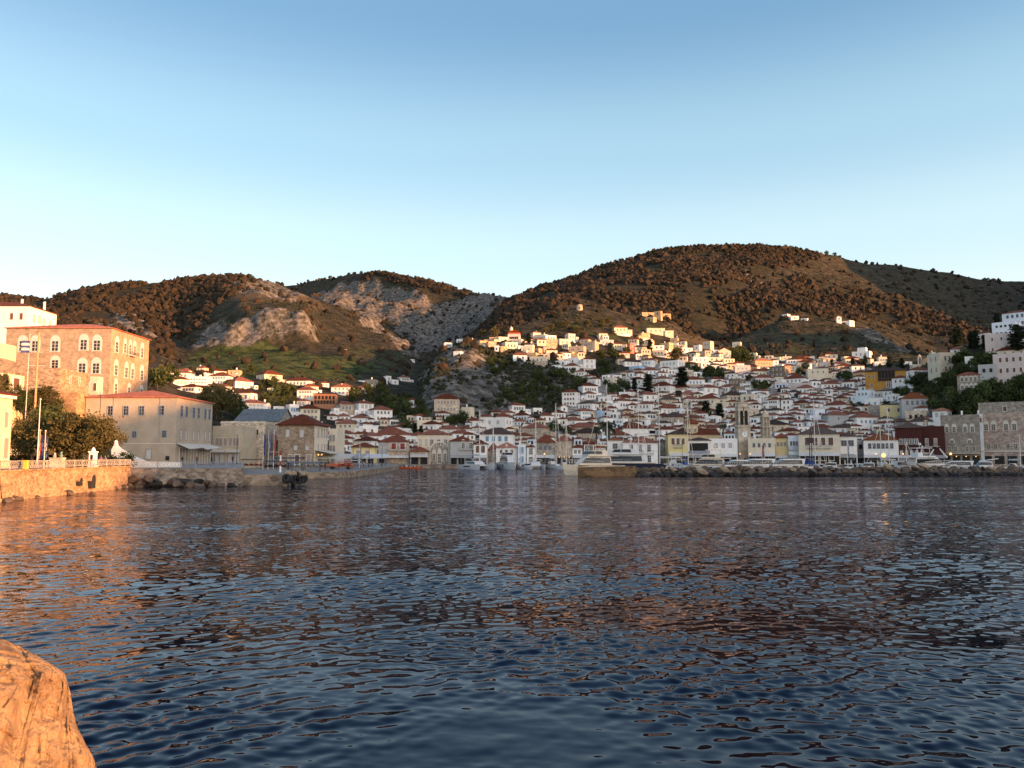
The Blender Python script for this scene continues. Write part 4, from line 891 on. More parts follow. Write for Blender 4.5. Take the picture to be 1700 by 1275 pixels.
# ---------------------------------------------------------------- the town: houses measured off the photograph
# region origin (photo pixels), then x0 x1 eave base colour roof cols rows in 5.667x enlarged pixels
TOWN = [
(270, 600, """55 285 108 165 w h 5 1;175 270 86 118 w h 3 1;75 235 168 228 w h 3 1;295 440 104 145 w h 3 1;465 590 92 135 w h 3 1;245 452 152 218 w f 6 2
455 650 137 215 w h 5 2;180 360 240 292 w h 4 1;615 840 188 252 w h 4 1;470 640 235 312 w h 3 2;655 880 297 375 w h 3 1;730 960 392 470 w h 4 2
890 1115 122 178 c h 6 1;1175 1420 182 232 w h 5 1;990 1110 252 280 w f 2 1;1110 1215 252 292 w h 3 1;1315 1460 235 278 p h 3 1;1270 1450 270 350 w h 5 2
1055 1130 432 485 w f 1 1;1165 1270 415 495 w f 3 1;1270 1380 372 432 w h 2 1;1275 1470 447 552 c h 4 2;1160 1310 488 562 w f 2 1;1610 1700 238 300 w h 3 1
330 420 60 90 c h 2 1;620 740 90 130 o f 2 1;840 880 225 262 w f 1 1;560 650 262 300 w f 2 1;700 800 440 500 w f 2 1;1480 1560 205 240 w h 2 1;930 1000 400 462 w f 2 1"""),
(530, 600, """120 330 243 312 w q 4 2;330 430 252 292 w h 2 1;560 640 170 212 w f 1 1;610 670 143 180 w f 1 1;660 740 178 215 w f 1 1;735 850 150 187 w h 3 1
375 442 178 196 w f 0 0;440 550 178 238 s f 0 0;160 315 402 510 k h 3 1;315 505 397 515 w h 3 2;470 680 457 562 w h 4 2;105 260 482 535 w f 2 1
80 172 512 556 w h 1 1;175 280 517 560 w h 2 1;310 450 532 605 w h 2 1;165 345 587 690 c h 3 2;830 915 365 440 w h 1 1;1345 1450 440 545 c f 0 0
850 1150 562 650 c f 2 1;930 1160 592 668 w h 3 1;345 545 622 690 w f 2 1;160 330 682 745 w h 2 1;310 480 682 735 c h 2 1;400 580 702 765 w h 2 1
490 860 692 755 w h 3 1;165 320 727 775 w h 2 1;330 560 748 812 w h 3 1;170 300 782 850 b h 2 1;600 820 722 770 w h 2 1;545 700 640 690 w f 3 1
700 860 640 690 w f 2 1;820 920 715 790 w f 2 1;850 1000 700 760 c h 1 1;1130 1330 640 700 w h 3 1;1330 1460 690 745 w h 2 1;1230 1400 680 740 w h 2 1;0 90 610 660 w h 2 1;20 150 690 740 w h 2 1"""),
(700, 520, """205 285 284 326 w f 4 1;330 440 247 302 w f 3 1;440 506 257 302 k f 1 1;305 385 357 388 w f 0 0;520 620 264 310 o f 1 1;610 700 270 320 o f 2 1
700 810 228 268 c f 2 1;755 900 278 335 c f 3 1;900 1000 276 318 c f 2 1;690 732 312 362 b f 1 1;732 802 318 368 o f 1 1;940 1058 314 368 c f 2 1
850 990 394 446 b h 2 1;992 1100 378 418 o f 1 1;1020 1180 414 465 c f 3 1;1020 1120 182 232 c h 2 1;1060 1190 205 262 c f 4 1;1050 1130 335 380 o f 1 1
815 970 866 930 w h 4 1;642 750 934 980 w h 3 1;760 870 936 995 w h 5 1;425 580 1012 1090 w h 2 1;582 850 992 1100 w f 2 1;670 850 972 1005 c h 2 1
870 1020 962 1018 b h 4 1;860 990 1018 1062 w h 3 1;950 1200 1080 1180 k h 2 1;885 1040 1155 1215 c h 2 1;1040 1130 900 950 w f 1 1;230 420 1110 1150 w h 2 1
380 480 1090 1130 w h 2 1;480 580 1080 1140 w h 2 1;640 780 230 262 o f 2 1;850 960 250 280 c f 2 1;800 850 940 985 w h 1 1;560 640 1130 1200 w h 1 1"""),
(900, 520, """0 55 205 248 c f 1 1;5 140 245 315 o f 3 1;140 262 248 302 c f 2 1;225 310 198 268 p f 2 1;375 530 270 352 k f 4 1;530 670 256 302 p f 3 1;255 412 315 390 k f 2 1
30 142 348 402 c h 2 1;192 302 368 432 o f 2 1;655 800 135 198 c h 3 1;965 1150 145 200 c f 3 1;905 1012 192 242 o f 2 1;755 800 300 378 p f 1 1;803 860 292 380 x f 2 2
862 908 292 345 w f 1 1;962 1052 256 322 c h 2 1;1110 1232 284 350 o f 2 1;1208 1285 236 292 o f 1 1;985 1182 354 404 c f 5 1;1518 1612 270 366 c f 2 2
1430 1500 304 362 w f 1 1;1395 1560 417 466 w f 3 1;1600 1700 384 452 c h 2 1;1117 1337 452 548 w f 4 2;705 930 457 500 w d 4 1;930 1062 442 502 w h 3 1
822 960 504 552 u f 3 1;130 250 452 497 w f 2 1;242 368 424 485 w f 1 1;370 500 432 524 w h 2 2;97 182 494 542 w f 2 1;212 352 494 560 w h 4 1
310 422 550 590 w h 3 1;602 700 610 662 c f 1 1;700 822 606 645 g f 2 1;838 970 622 735 w h 2 2;935 1088 536 575 w h 3 1;862 982 568 608 w h 2 1
1072 1182 562 612 w h 2 1;1040 1222 616 668 w h 4 1;1022 1250 684 745 w h 3 1;1342 1520 624 682 w h 4 1;377 500 594 652 w h 2 1;432 546 618 692 w h 2 1
342 522 684 755 w h 5 1;192 352 744 872 w h 4 3;382 502 757 815 w h 3 1;532 650 792 845 w f 2 1;582 662 834 900 w f 1 2;727 845 748 795 w f 3 1
690 862 796 830 w h 2 1;902 1080 766 825 w h 2 1;342 530 850 915 w d 4 1;662 842 826 905 w h 4 1;802 900 866 945 w h 2 2;903 1055 854 965 w h 3 2
1092 1272 812 885 k d 3 1;1074 1290 896 955 w h 4 1;1272 1500 764 800 e h 3 1;1312 1482 808 850 w h 3 1;1482 1652 700 785 w h 2 1;1472 1672 804 915 c h 4 1
307 492 922 1002 w h 5 2;490 580 925 985 u f 1 1;77 217 936 996 w h 4 1;0 60 946 1005 w h 2 1;947 1072 946 1005 w d 3 1;1132 1332 976 1048 k d 3 1
1352 1522 986 1050 k h 4 1;1532 1682 978 1045 w f 4 1;705 990 1086 1158 w h 0 0;235 522 1076 1135 e h 2 1;1062 1270 1096 1160 w h 2 1;1402 1502 906 962 e h 1 1
640 730 940 1000 w f 2 1;700 800 1000 1060 w f 2 1;550 660 1000 1050 w f 1 1;1250 1350 1040 1090 w f 1 1;990 1110 1066 1110 w h 2 1;830 960 978 1040 o h 3 1
1200 1400 700 745 e h 2 1;1640 1700 640 700 w h 1 1;1090 1200 965 1010 w h 2 1;1500 1690 1080 1140 w h 0 0;1400 1620 1140 1190 o h 3 1;290 560 1130 1195 k d 4 1
180 400 1010 1050 w h 2 1;150 230 880 930 w g 1 1;620 830 1150 1200 w h 2 1;1320 1420 540 610 e f 1 1;1560 1700 620 680 w h 3 1;540 640 1160 1230 b f 2 1;770 840 760 800 w f 1 1
1270 1330 905 960 b f 1 1;1380 1500 560 600 w f 2 1;1110 1200 670 700 w h 2 1;1230 1340 600 650 w h 2 1;1600 1700 710 780 g h 2 1;1660 1700 930 1000 w f 1 1"""),
(1160, 520, """320 402 275 328 c f 2 1;170 300 356 432 c g 2 1;470 552 378 422 c f 2 1;332 482 497 572 p f 3 1;492 690 446 503 o q 5 1;690 782 418 448 c f 2 1
675 862 504 602 n f 3 2;745 862 484 515 c f 2 1;492 640 544 596 c h 3 1;502 702 606 705 p h 3 1;702 812 630 685 w f 2 1;812 1022 614 660 w h 4 1
852 1050 664 735 p f 3 1;1012 1212 528 625 c f 3 1;882 1062 434 470 c h 3 1;922 1072 460 505 p h 2 1;1062 1132 474 512 c f 1 1;1182 1302 386 432 c h 2 1
1092 1182 434 474 c f 2 1;1142 1242 466 525 p f 1 1;1302 1440 494 525 c h 3 1;1332 1482 522 562 c h 3 1;1347 1422 412 442 c f 1 1;1132 1262 636 672 p h 3 1
1142 1322 666 710 w h 4 1;1322 1422 666 706 w f 2 1;1282 1482 722 785 w d 3 1;932 1092 704 762 w h 3 1;1172 1272 714 792 w d 2 1;942 1062 764 815 w h 2 1
1022 1132 778 820 w h 2 1;892 1056 844 895 e h 4 1;657 782 816 902 w h 4 2;784 886 814 915 w d 2 2;552 640 762 832 w g 2 2;682 772 774 810 w h 2 1
772 852 762 805 w h 2 1;402 550 770 855 c f 2 1;252 432 624 695 n f 4 1;312 432 696 765 n f 3 1;202 302 694 745 w h 3 1;477 592 858 905 w h 3 1
272 362 888 962 w h 1 1;1062 1182 816 885 b h 1 1;1202 1432 864 930 w h 2 1;862 962 916 960 w h 1 1;842 962 950 1002 b h 2 1;1067 1182 915 1005 b f 1 1
1182 1332 912 960 b h 1 1;1182 1402 958 1055 g h 1 1;782 932 1004 1055 w h 2 1;872 972 1026 1085 b h 2 1;962 1072 1020 1080 b d 2 1;560 850 1050 1120 e d 2 1
1060 1260 1080 1140 w h 2 1;1240 1430 1080 1130 w d 2 1;760 960 1110 1165 e h 2 1;440 560 910 970 e f 1 1;640 800 915 980 w d 2 1;1010 1160 850 900 w h 2 1
440 500 1040 1090 w f 1 1;580 660 780 840 w f 2 1;990 1090 620 650 w f 2 1;1460 1600 555 610 o h 2 1;1210 1290 560 600 c h 1 1;600 700 520 560 w f 2 1
880 960 490 530 c f 1 1;960 1010 570 610 w f 1 1;1080 1180 760 800 w d 2 1;1280 1400 800 850 e h 2 1;530 600 620 670 w h 1 1;450 520 660 720 w f 1 1
780 870 412 440 c f 2 1;1000 1090 410 440 w f 2 1;1420 1530 640 680 w h 2 1;210 440 772 830 e d 4 1;480 620 1090 1140 w h 2 1;640 760 960 1010 w h 2 1;210 270 900 960 w f 1 1;1420 1500 445 480 p h 1 1;1560 1640 430 480 c h 1 1"""),
(1400, 500, """472 606 724 805 w h 2 1;325 415 530 595 c f 3 1;0 90 545 600 c h 3 1;555 640 575 610 w f 1 1;640 730 600 640 c f 1 1;750 822 545 590 o f 1 1
1062 1162 446 478 w h 0 0;820 860 486 520 c f 0 0;290 382 858 912 c f 2 1;382 502 844 902 w d 2 1;136 292 844 972 b f 3 1;0 80 850 900 w d 2 1
862 1012 1034 1145 w q 2 1;642 862 1134 1190 w d 2 1;522 642 1134 1195 s d 2 1;62 322 1094 1180 w h 4 1;0 60 970 1040 w f 1 1;215 360 930 1000 w f 2 1
660 790 1130 1165 w h 0 0;980 1060 880 915 w f 0 0;1262 1400 300 390 w h 3 1;330 420 1150 1200 w h 2 1;0 130 760 830 w h 3 1;150 260 800 850 w d 1 1;80 200 900 950 w f 2 1;420 520 880 940 w f 2 1"""),
]
for ox, oy, txt in TOWN:
    for e in txt.replace('\n', ';').split(';'):
        e = e.split()
        if len(e) < 8: continue
        x0, x1, ev, bs = [float(v) / 5.6667 for v in e[:4]]
        i = house(ox + x0, ox + x1, oy + ev, oy + bs, e[4], e[5], int(e[6]), int(e[7]))
        if i: i['o']['group'] = 'houses climbing the hillside behind the harbour'
# ---------------------------------------------------------------- waterfront row and the landmarks of the town
YF = 276.0
def q(ox, v): return ox + v / 5.6667
def front(ox, oy, x0, x1, eave, base, col, roof, label, Y=YF, cols=3, rows=2, win='plain', beta=None, depth=9, **kw):
    i = house(q(ox, x0), q(ox, x1), q(oy, eave), q(oy, base) if base else 771, col, roof, cols, rows, Y=Y, beta=beta if beta is not None else 2, depth=depth, win=win, near=True, label=label, found=2, group='houses along the waterfront', **kw)
    i['fr'] = True
    return i
def shopfront(i, awn=CANVAS, lit=False, h=3.0, n=3):
    """dark shop openings under an awning"""
    W_, D_ = i['W'], i['D']
    m = MB(); s = W_ / n
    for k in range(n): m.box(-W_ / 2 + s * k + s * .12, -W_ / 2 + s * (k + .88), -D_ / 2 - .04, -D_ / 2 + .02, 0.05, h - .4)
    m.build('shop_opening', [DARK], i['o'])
    if awn: awning(i['o'], -W_ / 2 + .1, W_ / 2 - .1, -D_ / 2, h + .3, 2.4, .7, awn, legs=3)
    if lit:
        for k in range(n):
            m = MB(); m.lathe([(.05, 0), (.16, .1), (.16, .25), (.05, .35)], 0, 0, 8); m.build('hanging_lamp', [WARM], i['o'], (-W_ / 2 + s * (k + .5), -D_ / 2 - .9, h - .7))
GREYAWN = flat('grey_canvas', (.34, .34, .33), .8); WAWN = flat('white_canvas', (.62, .61, .60), .8)
Q = {}
Q['a'] = front(530, 600, 300, 545, 810, 962, 'y', 'h', 'low yellow house with two grey shuttered windows beyond the round stone quay end', Y=262, cols=2, rows=1, win='taupe', ww=1.7, wh=2.3, rise=1.6, beta=6); shopfront(Q['a'], WAWN, False)
Q['b'] = front(530, 600, 555, 852, 762, 0, 'g', 'h', 'pale grey house with a stone bay and two deep red shutters', Y=274, cols=0, rows=2, rise=2.2, chim=1); shopfront(Q['b'], WAWN, True, 3.0, 4)
b_ = Q['b']; m = MB(); m.box(-3.6, 3.6, -.5, 0, 0, b_['H'] - .15); m.build('stone_bay', [wallmat('k')], b_['o'], (b_['W'] / 2 - 3.8, -b_['D'] / 2, 0))
for s in (-1.5, 1.5): put_window(b_['o'], 'red', b_['W'] / 2 - 3.8 + s, -b_['D'] / 2 - .5, 5.0, 2.0, 2.4, 0, True)
balcony(b_['o'], b_['W'] / 2 - 3.8, -b_['D'] / 2 - .5, 4.9, 6, .9, 0)
for s in (-6.2, -4.6, -3): put_window(b_['o'], 'pale', s + 2, -b_['D'] / 2, 5.2, .8, 1.6, 0, True)
Q['c'] = front(530, 600, 855, 1035, 850, 0, 'k', 'h', 'small low beige shop with a red roof left of the building with the great arch', Y=272, cols=0, rows=1, rise=1.7); shopfront(Q['c'], CANVAS, False, 3.2, 2)
Q['d'] = front(530, 600, 925, 1235, 692, 0, 'e', 'h', 'grey stone building with one great ground floor arch and a white three arched loggia above', Y=278, cols=0, rows=2, rise=1.8)
d_ = Q['d']; W2, D2 = d_['W'] / 2, d_['D'] / 2
m = MB(); m.box(-W2 - .03, W2 + .03, -D2 - .05, D2, d_['H'] * .58, d_['H'] - .1); m.build('upper_render', [wallmat('c')], d_['o'])
for s in (-1.9, 0.5, 2.9): put_window(d_['o'], 'arch', s + 1.2, -D2 - .06, d_['H'] * .62, 1.35, 2.4, 0, True)
for s in (-7.2, -5.2, -3.2): put_window(d_['o'], 'pale', s + .6, -D2 - .06, d_['H'] * .63, .7, 2.2, 0, True)
m = MB(); cx_ = 2.0; n = 16; r1, r0 = 3.6, 3.1
arc = lambda r_: [(cx_ + r_ * math.cos(math.pi * i / n), 4.6 + r_ * .95 * math.sin(math.pi * i / n)) for i in range(n + 1)]
o1, i1 = arc(r1), arc(r0)
for i in range(n): m.prism([i1[i], o1[i], o1[i + 1], i1[i + 1]], -D2 - .3, -D2)
m.box(cx_ - r1, cx_ - r0, -D2 - .3, -D2, 0, 4.6); m.box(cx_ + r0, cx_ + r1, -D2 - .3, -D2, 0, 4.6); m.build('great_arch', [STONEW], d_['o'])
m = MB(); m.prism([(cx_ - r0 + .01, 0), (cx_ + r0 - .01, 0)] + [(x * .999 + .002, z) for x, z in i1], -D2 - .06, -D2 - .01); m.build('arch_infill', [wallmat('s')], d_['o'])
for s in (-1.9, 0, 1.9): put_window(d_['o'], 'sarch', cx_ + s, -D2 - .07, .2 if s == 0 else 1.2, 1.2, 3.7 if s == 0 else 2.7, 0, True)
Q['e'] = front(530, 600, 1232, 1450, 752, 0, 'g', 'h', 'grey house with a blue railed balcony and two arched blue windows', Y=276, cols=0, rows=2, rise=1.8, chim=1); shopfront(Q['e'], GREYAWN, False)
e_ = Q['e']
for s in (.6, 3.2): put_window(e_['o'], 'arch', s, -e_['D'] / 2, 5.3, 1.3, 2.3, 0, True)
balcony(e_['o'], 1.9, -e_['D'] / 2, 5.2, 4.8, 1, 0, STONEW, rail=BLUEP)
Q['f'] = front(530, 600, 1452, 1588, 782, 0, 'w', 'h', 'narrow white house with two brown balcony doors behind the catamaran mast', Y=275, cols=2, rows=2, win='brown', ww=1.6, wh=2.7, rise=1.5); shopfront(Q['f'], WAWN)
Q['f2'] = front(730, 650, 455, 560, 560, 0, 'k', 'h', 'low stone house with a tall brown roof beside the narrow white one', Y=281, cols=1, rows=1, rise=3.0)
Q['g'] = front(730, 650, 530, 735, 530, 0, 'w', 'q', 'white house with broad red roofs and a brown door behind the white motor yacht', Y=276, cols=3, rows=2, win='brown', rise=1.9)
Q['h'] = front(730, 650, 735, 818, 512, 0, 'b', 'f', 'tall narrow white house with one light blue door', Y=274, cols=1, rows=2, win='blue', ww=1.5, wh=2.6)
Q['h2'] = front(730, 650, 818, 908, 525, 0, 'w', 'h', 'narrow white house with one dark door right beside the light blue door', Y=275, cols=1, rows=2, win='plain', ww=1.5, wh=2.4)
Q['i'] = front(730, 650, 905, 1092, 482, 0, 's', 'h', 'rough grey stone house with three upper doors and a red pyramid roof', Y=276, cols=3, rows=2, win='grey', rise=2.9); shopfront(Q['i'], WAWN, True)
Q['j'] = front(730, 650, 1103, 1252, 465, 0, 'k', 'h', 'blank grey corner house with rounded front and red roof by the slim mast', Y=276, cols=0, rows=1, rise=2.2); shopfront(Q['j'], None, True)
Q['k'] = front(730, 650, 1250, 1352, 530, 0, 'w', 'h', 'small white two window house left of the red framed house', Y=276, cols=2, rows=2, win='plain'); shopfront(Q['k'], WAWN)
Q['l'] = front(730, 650, 1352, 1468, 485, 0, 'r', 'h', 'dark red house with one big white framed window beside the palm', Y=275, cols=1, rows=2, win='plain', ww=3.4, wh=2.4, rise=1.2)
Q['l2'] = front(950, 650, 210, 320, 530, 0, 'w', 'q', 'small white house with a red roof right under the tall palm', Y=277, cols=2, rows=2, win='plain')
Q['m'] = front(950, 650, 330, 490, 462, 0, 'w', 'h', 'white house with a single grey window behind the tallest left mast', Y=279, cols=1, rows=2, win='grey', ww=1.7, wh=2)
Q['n'] = front(950, 650, 480, 812, 485, 0, 'w', 'h', 'white waterfront house with iron balconies under three tall windows', Y=272, cols=3, rows=2, win='plain', ww=1.4, wh=2.6, rise=2.0, chim=2)
for s in (-.5, .32): balcony(Q['n']['o'], Q['n']['W'] * s * .9 if s > 0 else 0, -Q['n']['D'] / 2, Q['n']['H'] * .52, 2.6, .8, 0)
m = MB(); m.box(-1.5, 1.5, -.12, 0, 0, 2.8); m.build('red_shop_front', [REDP], Q['n']['o'], (-Q['n']['W'] * .18, -Q['n']['D'] / 2 - .01, 0.05))
Q['n2'] = front(950, 650, 812, 885, 470, 0, 's', 'd', 'narrow shaded stone house squeezed left of the yellow one', Y=284, cols=1, rows=2)
Q['o'] = front(950, 650, 882, 1092, 404, 0, 'y', 'd', 'tall yellow house with three brown shuttered windows and a small balcony', Y=272, cols=3, rows=2, win='brown', ww=1.35, wh=2.5, rise=1.4, beta=-6); shopfront(Q['o'], WAWN, True, 3.6, 3)
balcony(Q['o']['o'], 0, -Q['o']['D'] / 2, Q['o']['H'] * .58, 3.2, .9, 0)
Q['p'] = front(950, 650, 1095, 1305, 462, 0, 'w', 'd', 'white house whose upper floor is a gallery of four dark openings', Y=272, cols=4, rows=1, win='dark', ww=1.9, wh=2.6, rise=1.1); shopfront(Q['p'], GREYAWN, True)
trim(dict(o=Q['p']['o']), 'gallery_rail', GREYF, [(-Q['p']['W'] / 2, Q['p']['W'] / 2, -Q['p']['D'] / 2 - .5, -Q['p']['D'] / 2 - .003, Q['p']['H'] * .46, Q['p']['H'] * .56)])
Q['q'] = front(950, 650, 1300, 1560, 455, 0, 'w', 'f', 'long flat roofed white building left of the clock tower', Y=274, cols=3, rows=2, win='pale'); shopfront(Q['q'], WAWN, True, 3.3, 4)
Q['s'] = front(1200, 650, 250, 505, 452, 0, 'c', 'f', 'cream flat roofed monastery wing right of the clock tower', Y=276, cols=4, rows=2, win='grey', ww=.9, wh=1.5); shopfront(Q['s'], WAWN, True, 3.5, 4)
Q['s2'] = front(1200, 650, 500, 628, 440, 0, 'y', 'h', 'small yellow house with a red roof right of the slender belfry', Y=279, cols=3, rows=2, win='taupe', rise=1.8); shopfront(Q['s2'], WAWN)
Q['t0'] = front(1200, 650, 628, 735, 430, 0, 'b', 'f', 'bluish white house with stacked balconies left of the cream three door house', Y=276, cols=3, rows=2, win='grey')
balcony(Q['t0']['o'], 0, -Q['t0']['D'] / 2, Q['t0']['H'] * .55, Q['t0']['W'] * .9, 1, 0); shopfront(Q['t0'], GREYAWN)
Q['t'] = front(1200, 650, 735, 1105, 404, 0, 'c', 'd', 'broad cream house with three dark brown shuttered doors and a long balcony', Y=270, cols=4, rows=2, win='brown', ww=1.9, wh=3.0, rise=2.4); shopfront(Q['t'], WAWN, True, 3.6, 4)
balcony(Q['t']['o'], 0, -Q['t']['D'] / 2, Q['t']['H'] * .55, 8.5, 1, 0)
Q['u'] = front(1200, 650, 1105, 1272, 425, 0, 'w', 'd', 'plain white house with two paned windows beside the broad cream one', Y=272, cols=2, rows=2, win='grey', ww=1.9, wh=2.0, rise=1.5); shopfront(Q['u'], GREYAWN)
Q['u2'] = front(1200, 650, 1270, 1355, 470, 0, 'g', 'f', 'narrow grey flat roofed house left of the six window white house', Y=278, cols=1, rows=2, win='dark'); shopfront(Q['u2'], GREYAWN)
Q['v'] = front(1200, 650, 1350, 1655, 460, 0, 'w', 'q', 'low white house with a row of six flower boxed windows and bright red roof', Y=270, cols=6, rows=2, win='grey', ww=1.1, wh=1.9, rise=2.3); shopfront(Q['v'], WAWN, True, 3.0, 5)
RED = paint('oxblood_render', (.062, .017, .013), .12, .5, .85)
for key, a0, a1, ev, lb, cc in (('r1', 520, 752, 345, 'dark red building with white shutters on three windows per floor', 4), ('r2', 750, 968, 340, 'dark red block with two tall grey green shuttered doors over a balcony', 2)):
    Q[key] = front(1400, 650, a0, a1, ev, 0, 'r', 'f' if key == 'r2' else 'd', lb, Y=271 if key == 'r1' else 269, cols=0, rows=2)
    i = Q[key]; [c for c in bpy.data.objects if c.parent == i['o'] and c.name.startswith('wall')][0].data.materials[0] = RED
face_windows(Q['r1']['o'], 'plain', Q['r1']['W'], Q['r1']['D'], 0, 4, Q['r1']['H'] * .55, 1.2, 1.9, True); face_windows(Q['r1']['o'], 'pale', Q['r1']['W'], Q['r1']['D'], 0, 4, Q['r1']['H'] * .24, 1.1, 1.8, True)
for s in (-1.6, 1.0): put_window(Q['r2']['o'], 'taupe', s, -Q['r2']['D'] / 2, Q['r2']['H'] * .5, 1.1, 2.6, 0, True)
balcony(Q['r2']['o'], -.3, -Q['r2']['D'] / 2, Q['r2']['H'] * .49, 5, 1, 0); shopfront(Q['r1'], WAWN, True, 2.8, 4); shopfront(Q['r2'], GREYAWN, False, 2.8, 3)
Q['x'] = front(1400, 650, 965, 1292, 232, 0, 's', 'f', 'tall grey stone mansion with four white arched windows on its top floor', Y=268, cols=0, rows=3, beta=2)
x_ = Q['x']; GR = stone_mat('grey_ashlar', (.27, .24, .21), .6, .3, .25, .5); [c for c in bpy.data.objects if c.parent == x_['o'] and c.name.startswith('wall')][0].data.materials[0] = GR
for v in (1018, 1078, 1172, 1232):
    p = at(q(1400, v), q(650, 365), 268 - .0); u = (v - 965) / (1292 - 965) - .5
    put_window(x_['o'], 'arch', u * x_['W'], -x_['D'] / 2, x_['H'] * .66, 1.15, 2.0, 0, True)
for v in (1030, 1083, 1180, 1236): put_window(x_['o'], 'stone', ((v - 965) / 327 - .5) * x_['W'], -x_['D'] / 2, x_['H'] * .26, 1.1, 1.8, 0, True)
for v in (1056, 1205): put_window(x_['o'], 'sarch', ((v - 965) / 327 - .5) * x_['W'], -x_['D'] / 2, x_['H'] * .44, 1.2, 1.0, 0, True)
shopfront(x_, None, True, 3.2, 4); trim(dict(o=x_['o']), 'canopy', STONEW, [(-x_['W'] / 2, x_['W'] / 2, -x_['D'] / 2 - 1.6, -x_['D'] / 2 - .004, 3.6, 3.8)])
Q['y'] = front(1400, 650, 1290, 1345, 225, 0, 'b', 'f', 'thin pale blue strip house between the two big stone mansions', Y=270, cols=1, rows=1, win='arch', ww=1.3, wh=1.5, depth=7)
Q['z'] = front(1400, 650, 1342, 1760, 212, 0, 'k', 'f', 'great pinkish stone mansion at the right edge with pairs of arched windows', Y=266, cols=0, rows=3)
z_ = Q['z']; PK = stone_mat('pinkish_ashlar', (.38, .30, .26), .7, .35, .3, .5); [c for c in bpy.data.objects if c.parent == z_['o'] and c.name.startswith('wall')][0].data.materials[0] = PK
for v in (1400, 1462, 1565, 1632, 1735): put_window(z_['o'], 'sarch', ((v - 1342) / 418 - .5) * z_['W'], -z_['D'] / 2, z_['H'] * .67, 1.35, 2.3, 0, True)
for v in (1414, 1472, 1572, 1636, 1735): put_window(z_['o'], 'stone', ((v - 1342) / 418 - .5) * z_['W'], -z_['D'] / 2, z_['H'] * .30, 1.2, 1.9, 0, True)
shopfront(z_, None, False, 3.2, 4); trim(dict(o=z_['o']), 'string_course', STONEW, [(-z_['W'] / 2 - .1, z_['W'] / 2 + .1, -z_['D'] / 2 - .3, -z_['D'] / 2 - .004, 4.2, 4.6)])
Q['zz'] = front(1400, 650, 1318, 1760, 108, 220, 's', 'f', 'rough brown rubble upper block set back above the right edge mansion', Y=282, cols=1, rows=1, win='brown', ww=1.4, wh=2, depth=9)
